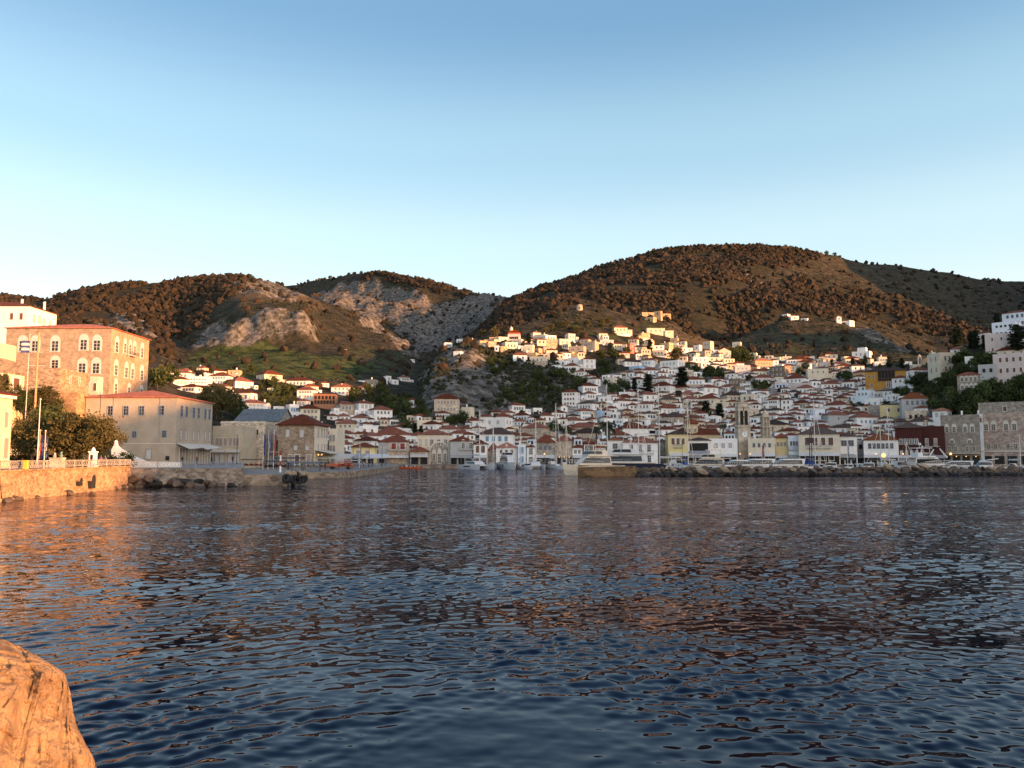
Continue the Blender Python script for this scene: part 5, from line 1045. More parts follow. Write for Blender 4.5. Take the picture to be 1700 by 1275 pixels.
# --- clock tower of the monastery: square marble tower, belfry with twin arches, balcony ledge, clock
MARBLE = stone_mat('pale_marble', (.50, .43, .35), .9, .45, .12, .3)
def clock_tower():
    c = at(q(950, 1612), 771, 284); w = 115 / 5.6667 * 284 / F; rt = empty('clock_tower', (c.x, c.y, 1.0)); h = 644 / 5.6667
    zt = lambda row: at(1234, row, 284).z - 1.0
    tag(rt, 'square pale marble clock tower with twin arched belfry openings in the waterfront row', 'clock tower')
    r_ = lambda v: zt(650 + v / 5.6667); hw = w / 2
    m = MB(); m.box(-hw, hw, -hw, hw, 0, r_(335)); m.build('shaft', [MARBLE], rt)
    m = MB(); m.box(-hw - .45, hw + .45, -hw - .45, hw + .45, r_(335), r_(322)); m.box(-hw - .25, hw + .25, -hw - .25, hw + .25, r_(322), r_(316)); g = m.build('ledge', [MARBLE], rt)
    m = MB()
    for i in range(13):
        u = -hw - .38 + (w + .76) * i / 12
        for s in (-1, 1): m.box(u - .03, u + .03, s * (hw + .38) - .03, s * (hw + .38) + .03, r_(322) + .01, r_(322) + .9)
    for s in (-1, 1): m.box(-hw - .42, hw + .42, s * (hw + .38) - .04, s * (hw + .38) + .04, r_(322) + .9, r_(322) + .98); m.box(s * (hw + .38) - .04, s * (hw + .38) + .04, -hw - .34, hw + .34, r_(322) + .9, r_(322) + .98)
    m.build('railing', [IRON], g)
    z0, z1 = r_(316), r_(150); b = hw * .9
    m = MB(); e = b * .30
    for sx in (-1, 1):
        for sy in (-1, 1): m.box(min(sx * b, sx * (b - e)), max(sx * b, sx * (b - e)), min(sy * b, sy * (b - e)), max(sy * b, sy * (b - e)), z0, z1)
    cw = b * .16
    for sy in (-1, 1): m.box(-cw / 2, cw / 2, sy * b - .25 if sy > 0 else -b, b if sy > 0 else -b + .25, z0, z1 - 1.5); m.box(sy * b - .25 if sy > 0 else -b, b if sy > 0 else -b + .25, -cw / 2, cw / 2, z0, z1 - 1.5)
    # spandrels above the twin arches
    ow = b - e - cw / 2; n = 8
    for face in range(4):
        rot = Matrix.Rotation(face * math.pi / 2, 4, 'Z')
        for s in (-1, 1):
            cxx = s * (cw / 2 + ow / 2); za = z1 - 1.5 - 0.3
            for i in range(n):
                a, a2 = math.pi * i / n, math.pi * (i + 1) / n
                p = [(cxx + ow / 2 * math.cos(a), za + ow / 2 * math.sin(a)), (cxx + ow / 2 * math.cos(a), z1 - .02), (cxx + ow / 2 * math.cos(a2), z1 - .02), (cxx + ow / 2 * math.cos(a2), za + ow / 2 * math.sin(a2))]
                vs = [(x, -b + .002, z) for x, z in p] + [(x, -b + .25, z) for x, z in p]
                m.add([rot @ Vector(v) for v in vs], [(0, 1, 2, 3), (7, 6, 5, 4), (0, 3, 7, 4), (1, 5, 6, 2)])
    bf = m.build('belfry', [MARBLE], rt)
    m = MB(); m.box(-b + e * .6, b - e * .6, -b + e * .6, b - e * .6, z0, z1 - .1); m.build('dark_interior', [DARK], bf)
    m = MB(); m.lathe([(.55, 0), (.42, .35), (.3, .8), (.1, 1.0)], 0, -b * .1 - b * .72, 12); m.build('bell', [flat('bronze', (.12, .09, .05), .5, .8)], bf, (0, 0, z0 + 2.6))
    m = MB(); m.box(-b - .2, b + .2, -b - .2, b + .2, z1, z1 + .35); m.box(-b * .85, b * .85, -b * .85, b * .85, z1 + .35, z1 + 1.5); m.box(-b * .95, b * .95, -b * .95, b * .95, z1 + 1.5, z1 + 1.8)
    m.box(-b * .55, b * .55, -b * .55, b * .55, z1 + 1.8, r_(118)); m.build('crown_block', [MARBLE], rt)
    m = MB(); m.lathe([(1.0, 0), (1.0, .12)], 0, 0, 24)
    ck = m.build('clock_face', [WHITE], rt, (0, -hw - .005, r_(405))); ck.rotation_euler = (R(90), 0, 0)
    m = MB(); m.box(-.04, .04, -.1, .75, .125, .15); m.box(-.05, .55, -.05, .05, .152, .18)
    for k in range(12): a = k * math.pi / 6; m.box(math.sin(a) * .86 - .04, math.sin(a) * .86 + .04, math.cos(a) * .86 - .05, math.cos(a) * .86 + .05, .125, .14)
    h_ = m.build('clock_hands', [IRON], ck); 
    m = MB(); m.prism([(-.55, 0), (.55, 0), (.55, 1.6), (.3, 2.1), (-.3, 2.1), (-.55, 1.6)], -.03, .02); m.build('door', [DARK], rt, (0, -hw - .01, .1))
clock_tower()
# --- slender tiered marble belfry
def belfry():
    c = at(q(1200, 412), 771, 290); rt = empty('bell_tower', (c.x, c.y, 1.0)); tag(rt, 'slender tiered marble bell tower with open columns, right of the clock tower', 'bell tower')
    zr = lambda v: at(q(1200, 412), 650 + v / 5.6667, 290).z - 1.0
    tiers = [(520, 435, 1.75), (425, 340, 1.45), (330, 245, 1.3)]
    m = MB(); m.box(-1.8, 1.8, -1.8, 1.8, 0, zr(520)); m.build('base', [MARBLE], rt)
    for k, (a, b_, hw) in enumerate(tiers):
        m = MB(); z0, z1 = zr(a), zr(b_)
        for sx in (-1, 0, 1):
            for sy in (-1, 0, 1):
                if sx == 0 and sy == 0: continue
                m.tube((sx * hw * .86, sy * hw * .86, z0), (sx * hw * .86, sy * hw * .86, z1), .22, n=8)
        m.box(-hw * .5, hw * .5, -hw * .5, hw * .5, z0, z1)
        m.box(-hw - .2, hw + .2, -hw - .2, hw + .2, z1, z1 + .45); m.box(-hw, hw, -hw, hw, z1 + .45, zr(tiers[k + 1][0]) if k < 2 else z1 + .8)
        m.build('tier', [MARBLE], rt)
    m = MB(); z1 = zr(245) + .8; m.lathe([(1.25, z1), (1.2, z1 + .5), (.9, z1 + 1.2), (.35, z1 + 1.8), (.1, z1 + 2.1)], 0, 0, 8); m.build('cap', [MARBLE], rt)
    m = MB(); m.tube((0, 0, z1 + 2.1), (0, 0, z1 + 3.1), .05, n=6); m.box(-.3, .3, -.04, .04, z1 + 2.6, z1 + 2.7); m.build('cross', [IRON], rt)
belfry()
# --- domed church: octagonal drum with arched windows and scalloped tiled dome
def church():
    Yc = 300; c = at(q(950, 1125), 771, Yc); rt = empty('church', (c.x, c.y, 1.5)); tag(rt, 'yellow octagonal church dome with red scalloped tiles above the waterfront roofs', 'church')
    zr = lambda v: at(q(950, 1125), 650 + v / 5.6667, Yc).z - 1.5
    rr = 65 / 5.6667 * Yc / F; yl = paint('church_yellow', (.60, .44, .27), .08, .6, .9)
    m = MB(); m.box(-rr - 1, rr + 7, -rr, rr + 3, 0, zr(405)); m.build('nave', [yl], rt)
    m = MB(); gable(m, 2 * rr + 8, 2 * rr + 3, 0, 2.2, along='x'); m.build('roof', [roofmat('h')], rt, (3, 1.5, zr(405)))
    m = MB(); n = 8; ph = math.pi / 8
    m.lathe([(rr, zr(405)), (rr, zr(318)), (rr + .25, zr(318)), (rr + .25, zr(312))], 0, 0, 8); dr = m.build('drum', [yl], rt)
    for k in range(8):
        a = ph + k * math.pi / 4; ap = rr * math.cos(ph); o = link('window', WM['sarch'], dr, (ap * math.cos(a), ap * math.sin(a), zr(385)), a + R(90), (.75, 1.6, 1.5))
    # scalloped eave: a small gable arch per side, then the dome
    m = MB(); z0 = zr(312); rings = []; nn = 48
    for j, (f, h) in enumerate([(1.08, 0), (1.04, .25), (.95, .8), (.75, 1.45), (.45, 1.95), (.12, 2.2)]):
        rings.append([((rr * f) * math.cos(2 * math.pi * i / nn), (rr * f) * math.sin(2 * math.pi * i / nn), z0 + h + (.45 * abs(math.sin(4 * 2 * math.pi * i / nn + math.pi / 2)) if j < 2 else 0)) for i in range(nn)])
    m.loft(rings); m.build('dome', [roofmat('q')], rt)
    m = MB(); m.tube((0, 0, z0 + 2.1), (0, 0, z0 + 3.4), .06, n=6); m.box(-.35, .35, -.05, .05, z0 + 2.85, z0 + 2.97); m.build('cross', [IRON], rt)
church()
def special(*a, **k):
    i = house(*a, **k); return i
# white house with four light blue shutters and a dark roof
special(q(700, 550), q(700, 882), q(520, 1140), q(520, 1225), 'w', 'd', 4, 1, win='blue', ww=1.5, wh=2.2, beta=5, near=True, rise=2.6, label='big white house with four light blue shutters under a dark grey roof', Y=300, group='houses above the waterfront', chim=0)
# ochre mansion with a recessed brown loggia
o_ = special(q(1400, 230), q(1400, 606), q(500, 655), q(500, 812), 'm', 'd', 0, 2, beta=5, depth=10, rise=2.2, label='big ochre mansion with a recessed brown loggia under a dark roof', name='mansion', chim=0)
W2, D2, H2 = o_['W'] / 2, o_['D'] / 2, o_['H']; rt = o_['o']
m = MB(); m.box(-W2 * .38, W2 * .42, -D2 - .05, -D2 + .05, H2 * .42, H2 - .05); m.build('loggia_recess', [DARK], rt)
m = MB()
for i in range(6): u = -W2 * .38 + W2 * .8 * i / 5; m.box(u - .1, u + .1, -D2 - .3, -D2 - .06, H2 * .42, H2 - .05)
m.box(-W2 * .4, W2 * .44, -D2 - .35, -D2 - .06, H2 * .40, H2 * .42 + .1); m.box(-W2 * .4, W2 * .44, -D2 - .32, -D2 - .28, H2 * .55, H2 * .58); m.build('loggia_posts', [BROWN], rt)
for u, z, w_, h_, k_ in ((-.82, .62, 1.3, 1.5, 'stone'), (-.6, .62, 1.3, 1.5, 'stone'), (-.7, .08, 1.5, 1.7, 'stone'), (.1, .02, 2.2, 3.0, 'plain'), (.62, .6, 1.2, 1.5, 'stone')): put_window(rt, k_, W2 * u, -D2, H2 * z, w_, h_, 0, True)
# terracotta villa with arches
t_ = special(q(270, 1418), q(270, 1645), q(600, 305), q(600, 440), 't', 'd', 0, 2, beta=6, depth=9, rise=.8, label='terracotta villa with two rows of small arches among the dark trees', name='villa', chim=0)
for z in (.62, .3):
    for i in range(6 if z > .5 else 7): put_window(t_['o'], 'dark', t_['W'] * (-.4 + .8 * i / (5 if z > .5 else 6)), -t_['D'] / 2, t_['H'] * z, 1.0, 1.6, 0)
trim(dict(o=t_['o']), 'terrace_wall', MATS['wall_terracotta'], [(-t_['W'] / 2 * .9, t_['W'] / 2 * .9, -t_['D'] / 2 - 2.4, -t_['D'] / 2 - .003, -2, t_['H'] * .24)])
# beige twins below the cliff
special(q(530, 1080), q(530, 1325), q(600, 352), q(600, 485), 'e', 'h', 6, 2, win='taupe', beta=4, rise=2.6, label='tall beige house with a red hip roof at the very foot of the cliff', name='mansion', chim=0)
special(q(530, 1158), q(530, 1348), q(600, 442), q(600, 565), 'k', 'h', 3, 2, win='pale', beta=4, rise=2.4, label='lower beige house with a red hip roof just in front of its taller twin', name='mansion', chim=0, Y=372)
# red roofed chapel and arcaded monastery on the crest of the upper town
c_ = special(q(700, 810), q(700, 932), q(520, 202), q(520, 262), 'p', 'f', 5, 1, win='dark', beta=4, label='red two tiered church with a small cupola on the crest of the upper town', name='church', chim=0, depth=8)
m = MB(); m.box(-c_['W'] / 2 * .98, c_['W'] / 2 * .98, -3.6, 3.6, c_['H'], c_['H'] + 1.6); m.build('upper_tier', [wallmat('x')], c_['o'])
m = MB(); hip(m, c_['W'] * .98, 7.2, c_['H'] + 1.6, 1.5); hip(m, c_['W'] * .7, 5, c_['H'] + 2.6, 1.4, o=.1); m.build('tiled_roof', [roofmat('l')], c_['o'])
m = MB(); m.lathe([(1.1, 0), (1.1, 1.4), (1.25, 1.5), (1.1, 2.2), (.7, 2.9), (.2, 3.3), (.05, 4)], 0, 0, 12); m.build('cupola', [wallmat('c')], c_['o'], (-c_['W'] * .25, 0, c_['H'] + 3))
# white castle like villa and big buildings on the right hill
v_ = special(q(1400, 92), q(1400, 270), q(500, 475), q(500, 540), 'w', 'f', 3, 1, win='plain', beta=12, label='white stepped villa crowning the far edge of the sunlit houses', name='villa', chim=0)
m = MB(); m.box(-v_['W'] * .22, v_['W'] * .26, -2.4, 2.6, v_['H'], v_['H'] + 3.4); m.build('upper_storey', [wallmat('w')], v_['o'])
special(q(1400, 610), q(1400, 824), q(500, 645), q(500, 790), 'w', 'h', 6, 1, win='grey', beta=-24, label='long white house with a receding row of six tall windows beside the ochre mansion', name='house', chim=0, wh=2.4, ww=1.1)
special(q(1400, 822), q(1400, 1160), q(500, 488), q(500, 690), 'c', 'f', 5, 2, win='stone', beta=-30, label='big cream stone house behind the spreading dark tree on the right slope', name='mansion', chim=0, depth=11, wh=2.4)
special(q(1400, 1020), q(1400, 1165), q(500, 450), q(500, 500), 'w', 'h', 2, 1, beta=5, label='small red roofed white house behind the big cream stone one', chim=0)
special(q(1400, 1095), q(1400, 1300), q(500, 695), q(500, 850), 's', 'h', 4, 2, win='sarch', beta=5, near=True, label='grey stone house with four pale arched windows among the right slope trees', chim=0, ww=1.2, wh=1.8)
special(q(1400, 1295), q(1400, 1458), q(500, 600), q(500, 810), 'g', 'f', 2, 2, win='dark', beta=6, label='derelict whitish tower block with stained walls on the right slope', name='tower_house', chim=0)
special(q(1400, 1465), q(1400, 1800), q(500, 492), q(500, 800), 'p', 'f', 4, 3, win='brown', beta=8, label='huge weathered whitish palace rising at the right edge above the trees', name='palace', chim=0, near=True, ww=1.2, wh=2.2, depth=16)
special(q(1400, 1368), q(1400, 1600), q(500, 305), q(500, 500), 'p', 'f', 2, 2, win='brown', beta=8, label='blank pinkish block below the stepped white house on the right hill', chim=0, depth=12, ww=.9, wh=1.6)
special(q(1400, 1432), q(1400, 1680), q(500, 195), q(500, 330), 'b', 'f', 4, 2, win='dark', beta=14, label='white middle terrace block of the stepped house high on the right', chim=0, depth=12, ww=.9, wh=1.0)
special(q(1400, 1532), q(1400, 1800), q(500, 98), q(500, 240), 'b', 'h', 4, 2, win='grey', beta=14, label='highest white house at the right edge with a low hip roof', chim=1, depth=12, rise=1.6)
special(q(1400, 1660), q(1400, 1780), q(500, 275), q(500, 440), 'b', 'f', 2, 2, win='grey', beta=10, label='white side wing by the right edge cypress', chim=0, depth=8)
special(q(1400, 1168), q(1400, 1445), q(500, 520), q(500, 590), 'w', 'f', 0, 0, beta=3, label='long low white terrace wall under the pinkish block', name='terrace_wall', depth=5, chim=0)
special(q(1400, 1480), q(1400, 1760), q(500, 455), q(500, 520), 'c', 'h', 3, 1, beta=6, label='low cream wing with a shallow roof behind the huge palace', chim=0, depth=9)
special(q(1400, 545), q(1400, 795), q(500, 915), q(500, 1060), 'g', 'q', 4, 1, win='grey', beta=-8, near=True, rise=2.6, label='grey house with a bright red hip roof and four windows below the right trees', chim=1, wh=1.9)
special(q(1400, 245), q(1400, 430), q(500, 985), q(500, 1095), 's', 'f', 2, 1, win='taupe', beta=5, label='rough stone wall house beside the yellow cube', chim=0)
special(q(1400, 365), q(1400, 610), q(500, 985), q(500, 1105), 'y', 'f', 2, 1, win='brown', beta=4, near=True, label='flat roofed pale yellow cube with a deep square balcony opening', chim=0, ww=1.6, wh=2.0)
special(q(1400, 600), q(1400, 790), q(500, 1040), q(500, 1140), 'e', 'f', 3, 1, win='dark', beta=4, label='beige house with an open dark terrace below the bright red hip roof', chim=0)
# church belfry wall with a bell opening, on the skyline of the right slope
p = find_ground(q(1400, 720), q(500, 600)); rt = empty('bell_gable', p); tag(rt, 'little stone bell gable between the dark trees left of the cream stone house', 'bell gable')
s_ = p.y / F; m = MB()
m.box(-3.2 * s_, -1.3 * s_, -.4, .4, -2, 12 * s_); m.box(1.3 * s_, 3.2 * s_, -.4, .4, -2, 12 * s_); m.prism([(-3.4 * s_, 12 * s_), (3.4 * s_, 12 * s_), (2 * s_, 15 * s_), (0, 18 * s_), (-2 * s_, 15 * s_)], -.4, .4); m.build('wall', [wallmat('e')], rt)
m = MB(); m.lathe([(.5, 0), (.35, .5), (.1, .9)], 0, 0, 10); m.build('bell', [flat('bronze', (.12, .09, .05), .5, .8)], rt, (0, 0, 8 * s_))
# windmill stump and ruined walls on the knoll, small white buildings on the far spur
def far_spot(px, row, y0=600): return find_ground(px, row, y0)
p = far_spot(962, 514, 500); rt = empty('windmill_tower', p); tag(rt, 'round roofless stone windmill tower alone on the knoll crest', 'windmill')
m = MB(); m.lathe([(3.0, -3), (2.7, 0), (2.5, 2), (2.3, 3.8), (2.2, 3.9), (1.9, 3.9), (1.8, 3.5)], 0, 0, 16); m.build('tower_wall', [wallmat('k')], rt); m = MB(); m.box(-.4, .4, -2.75, -2.2, 0, 1.5); m.build('doorway', [DARK], rt)
for (a0, a1, ev, bs, lb) in ((1062, 1088, 519, 528, 'low sunlit ruin wall on the knoll top'), (1086, 1100, 517, 531, 'square sunlit ruin tower beside the low ruin wall'), (1099, 1114, 521, 533, 'rectangular sunlit ruined house on the knoll shoulder'), (1070, 1090, 527, 534, 'lowest of the sunlit ruin walls on the knoll')):
    i = house(a0, a1, ev, bs, 'o', 'f', 1, 1, label=lb, name='ruin', win='dark', chim=0, Y=None)
for (a0, a1, ev, bs, lb, rf) in ((1297, 1312, 522, 528, 'leftmost of the small white chapels strung along the far spur', 'f'), (1310, 1326, 525, 532, 'second small white building along the far spur', 'f'), (1330, 1342, 529, 533, 'third small white building along the far spur', 'f'), (1388, 1397, 526, 537, 'little white chapel tower at the right end of the far spur', 'g'), (1396, 1418, 533, 540, 'low white wall building attached right of the chapel tower', 'f'), (572, 576, 580, 583.5, 'tiny lone white hut on the green hillside', 'f'), (681, 688, 597, 601, 'small white hut above the valley, left of the cliff', 'f')):
    house(a0, a1, ev, bs, 'w', rf, 1, 1, label=lb, name='chapel' if 'chapel' in lb else 'hut' if 'hut' in lb else 'house', chim=0, win='dark')
# ---------------------------------------------------------------- labels for the many houses
MARKS = [('the terracotta villa', 540, 663), ('the clock tower', 1234, 710), ('the yellow church dome', 1148, 705), ('the ochre mansion', 1475, 622), ('the beige twins', 745, 680),
         ('the red church', 853, 560), ('the tall palm', 1010, 705), ('the blue shuttered house', 826, 730), ('the slate roofed warehouse', 427, 692), ('the sunlit ruins', 1090, 525),
         ('the yellow cube', 1488, 682), ('the arched building', 730, 750), ('the red pink house', 1042, 578), ('the big flat white house', 1117, 608), ('the stepped white villa', 1432, 590), ('the slender bell tower', 1272, 715), ('the lone lit white house', 447, 625),
         ('the brown stone block', 1295, 617), ('the dark red building', 1512, 720), ('the big palace', 1680, 610)]
def word_dir(dx, dy):
    h = 'left' if dx < 0 else 'right'; v = 'above' if dy < 0 else 'below'
    if abs(dx) < 12: return 'straight ' + v
    if abs(dy) < 6: return 'directly ' + h + ' of'
    return v + ' and ' + h + ' of'
ORD = ['nearest', 'second nearest', 'third nearest', 'fourth nearest', 'fifth nearest', 'sixth nearest', 'seventh nearest', 'eighth nearest', 'ninth nearest', 'tenth nearest', 'eleventh nearest', 'twelfth nearest']
bucket = {}
for i in HOUSES:
    if i['label']: continue
    mk = min(MARKS, key=lambda k_: math.hypot(i['px'] - k_[1], 1.6 * (i['row'] - k_[2])))
    dx, dy = i['px'] - mk[1], i['row'] - mk[2]
    size = 'large ' if i['wpx'] > 34 else 'small ' if i['wpx'] < 16 else ''
    rf = {'h': 'red roofed', 'q': 'orange roofed', 'd': 'dark roofed', 'f': 'flat roofed', 'g': 'gabled'}[i['roof']]
    base = f"{size}{CNAME[i['col']]} {rf} house"
    bucket.setdefault((base, word_dir(dx, dy), mk[0]), []).append((math.hypot(dx, dy), i))
for (base, wd, mk), lst in bucket.items():
    lst.sort(key=lambda t: t[0])
    for k, (_, i) in enumerate(lst):
        tx = (f'{base} {wd} {mk}' if len(lst) == 1 else f'{ORD[k]} {base} {wd} {mk}')
        i['o']['label'] = tx if len(tx.split()) <= 16 else tx.replace(' stone ', ' ')
# ---------------------------------------------------------------- vegetation
def leafmat(name, c0, c1, rand=0.35):
    if name in MATS: return MATS[name]
    m, t, b = nmat(name); L = t.links.new
    at_ = N(t, 'ShaderNodeAttribute', attribute_name='tint'); oi = N(t, 'ShaderNodeObjectInfo')
    r = N(t, 'ShaderNodeValToRGB'); r.color_ramp.elements[0].color = (*c0, 1); r.color_ramp.elements[1].color = (*c1, 1)
    L(at_.outputs['Fac'], r.inputs[0])
    hs = N(t, 'ShaderNodeHueSaturation'); mr = N(t, 'ShaderNodeMapRange'); mr.inputs[3].default_value = 1 - rand; mr.inputs[4].default_value = 1 + rand
    L(oi.outputs['Random'], mr.inputs[0]); L(mr.outputs[0], hs.inputs['Value']); L(r.outputs[0], hs.inputs['Color'])
    L(hs.outputs[0], b.inputs['Base Color']); b.inputs['Roughness'].default_value = 0.9; b.inputs['Specular IOR Level'].default_value = 0.15
    MATS[name] = m
    return m
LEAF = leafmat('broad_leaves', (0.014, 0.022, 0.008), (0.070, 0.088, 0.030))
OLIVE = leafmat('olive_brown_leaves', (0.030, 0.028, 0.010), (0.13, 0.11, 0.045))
PINEM = leafmat('pine_needles', (0.008, 0.008, 0.006), (0.044, 0.030, 0.019), .3)
CYPM = leafmat('cypress_leaves', (0.008, 0.013, 0.008), (0.028, 0.038, 0.020), .2)
SCRUBM = leafmat('scrub_leaves', (0.018, 0.022, 0.011), (0.042, 0.042, 0.025), .2)
BARK = flat('bark', (0.06, 0.042, 0.03), .95)
def leaf_cloud(n, size, shape, seed, clumps=26, cr=.34):
    """n small leaf faces gathered in clumps inside a crown shape; shape(rs) -> random point in the unit crown"""
    rs = np.random.RandomState(seed)
    cc = np.array([shape(rs) for _ in range(clumps)]); ct = rs.rand(clumps)
    k = rs.randint(0, clumps, n); p = cc[k] + rs.randn(n, 3) * cr * np.array([.5, .5, .38]) * (0.6 + .8 * ct[k])[:, None]
    u = rs.randn(n, 3); u /= np.linalg.norm(u, axis=1)[:, None]; w = rs.randn(n, 3); v = np.cross(u, w); v /= np.linalg.norm(v, axis=1)[:, None]
    s = size * (0.6 + .8 * rs.rand(n))[:, None]
    V = np.stack([p - u * s, p - v * s * .55, p + u * s, p + v * s * .55], 1).reshape(-1, 3)
    Fc = np.arange(n * 4).reshape(n, 4)
    tint = np.repeat(np.clip(.15 + .6 * ct[k] + .25 * rs.rand(n), 0, 1), 4)
    return V, Fc, tint
def crown_round(rs):
    while True:
        p = rs.uniform(-1, 1, 3); r = np.linalg.norm(p)
        if r < 1 and (r > .45 or rs.rand() < .25): return p * np.array([1, 1, .72]) * (.85 + .3 * rs.rand()) + np.array([0, 0, 1.15])
def crown_flat(rs):
    a = rs.rand() * 6.28; r = math.sqrt(rs.rand()); return np.array([r * math.cos(a) * 1.15, r * math.sin(a) * 1.15, 1.35 + .28 * rs.rand() * (1 - .5 * r) + .1 * math.sin(3 * a)])
def crown_cyp(rs):
    z = rs.rand() ** 1.1; a = rs.rand() * 6.28; r = .17 * math.sin(math.pi * min(1, z * .88 + .12)) ** .7 * rs.rand() ** .4
    return np.array([r * math.cos(a), r * math.sin(a), .12 + z * 1.75])
def trunk_mesh(seed, h, r, limbs=4, spread=.55):
    rs = random.Random(seed); m = MB(); p = Vector((0, 0, -.35)); 
    bend = Vector((rs.uniform(-.1, .1), rs.uniform(-.1, .1), 0))
    p1 = Vector((0, 0, h * .55)) + bend; m.tube(p, p1, r, r * .72, 7); 
    for k in range(limbs):
        a = k * 6.28 / limbs + rs.random(); e = p1 + Vector((math.cos(a) * spread, math.sin(a) * spread, h * rs.uniform(.45, .8))); m.tube(p1, e, r * .5, r * .15, 5, cap=False)
    return m.mesh('trunk', [BARK])
TREE = {}
for k in range(4):
    V, Fc, T_ = leaf_cloud(950, .13, crown_round, 10 + k); TREE['round%d' % k] = (tri_mesh('crown', V, Fc, LEAF, attr=T_), trunk_mesh(k, .9, .07))
    V, Fc, T_ = leaf_cloud(800, .12, crown_flat, 30 + k, 22, .3); TREE['pine%d' % k] = (tri_mesh('crown', V, Fc, PINEM, attr=T_), trunk_mesh(k + 5, 1.6, .06, 5, .7))
    V, Fc, T_ = leaf_cloud(2200, .055, crown_cyp, 50 + k, 80, .10); TREE['cypress%d' % k] = (tri_mesh('crown', V, Fc, CYPM, attr=T_), trunk_mesh(k + 9, .4, .04, 0))
for k in range(2):
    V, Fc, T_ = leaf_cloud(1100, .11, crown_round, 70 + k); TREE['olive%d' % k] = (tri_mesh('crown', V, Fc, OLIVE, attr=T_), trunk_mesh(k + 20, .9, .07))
for k in range(3):
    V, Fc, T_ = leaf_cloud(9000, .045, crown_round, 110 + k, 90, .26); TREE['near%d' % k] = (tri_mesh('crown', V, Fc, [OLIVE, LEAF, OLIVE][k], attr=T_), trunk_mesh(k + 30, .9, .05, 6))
def plant(kind, p, wid, hei, label, group=None, name='tree', cat='tree'):
    """wid, hei in metres"""
    cm, tm = TREE[kind]; base = {'r': (2.3, 2.05), 'o': (2.3, 2.05), 'p': (2.5, 1.85), 'c': (.42, 1.95), 'n': (2.3, 2.05)}[kind[0]]
    rt = empty(name, p, random.uniform(0, 6.28)); tag(rt, label, cat, group)
    s = (wid / base[0], wid / base[0], hei / base[1])
    link('trunk', tm, rt, scale=s); link('crown', cm, rt, scale=s)
    return rt
def pip(px, row, poly):
    r = False; n = len(poly)
    for i in range(n):
        (x0, y0), (x1, y1) = poly[i], poly[(i + 1) % n]
        if ((y0 > row) != (y1 > row)) and px < (x1 - x0) * (row - y0) / (y1 - y0) + x0: r = not r
    return r
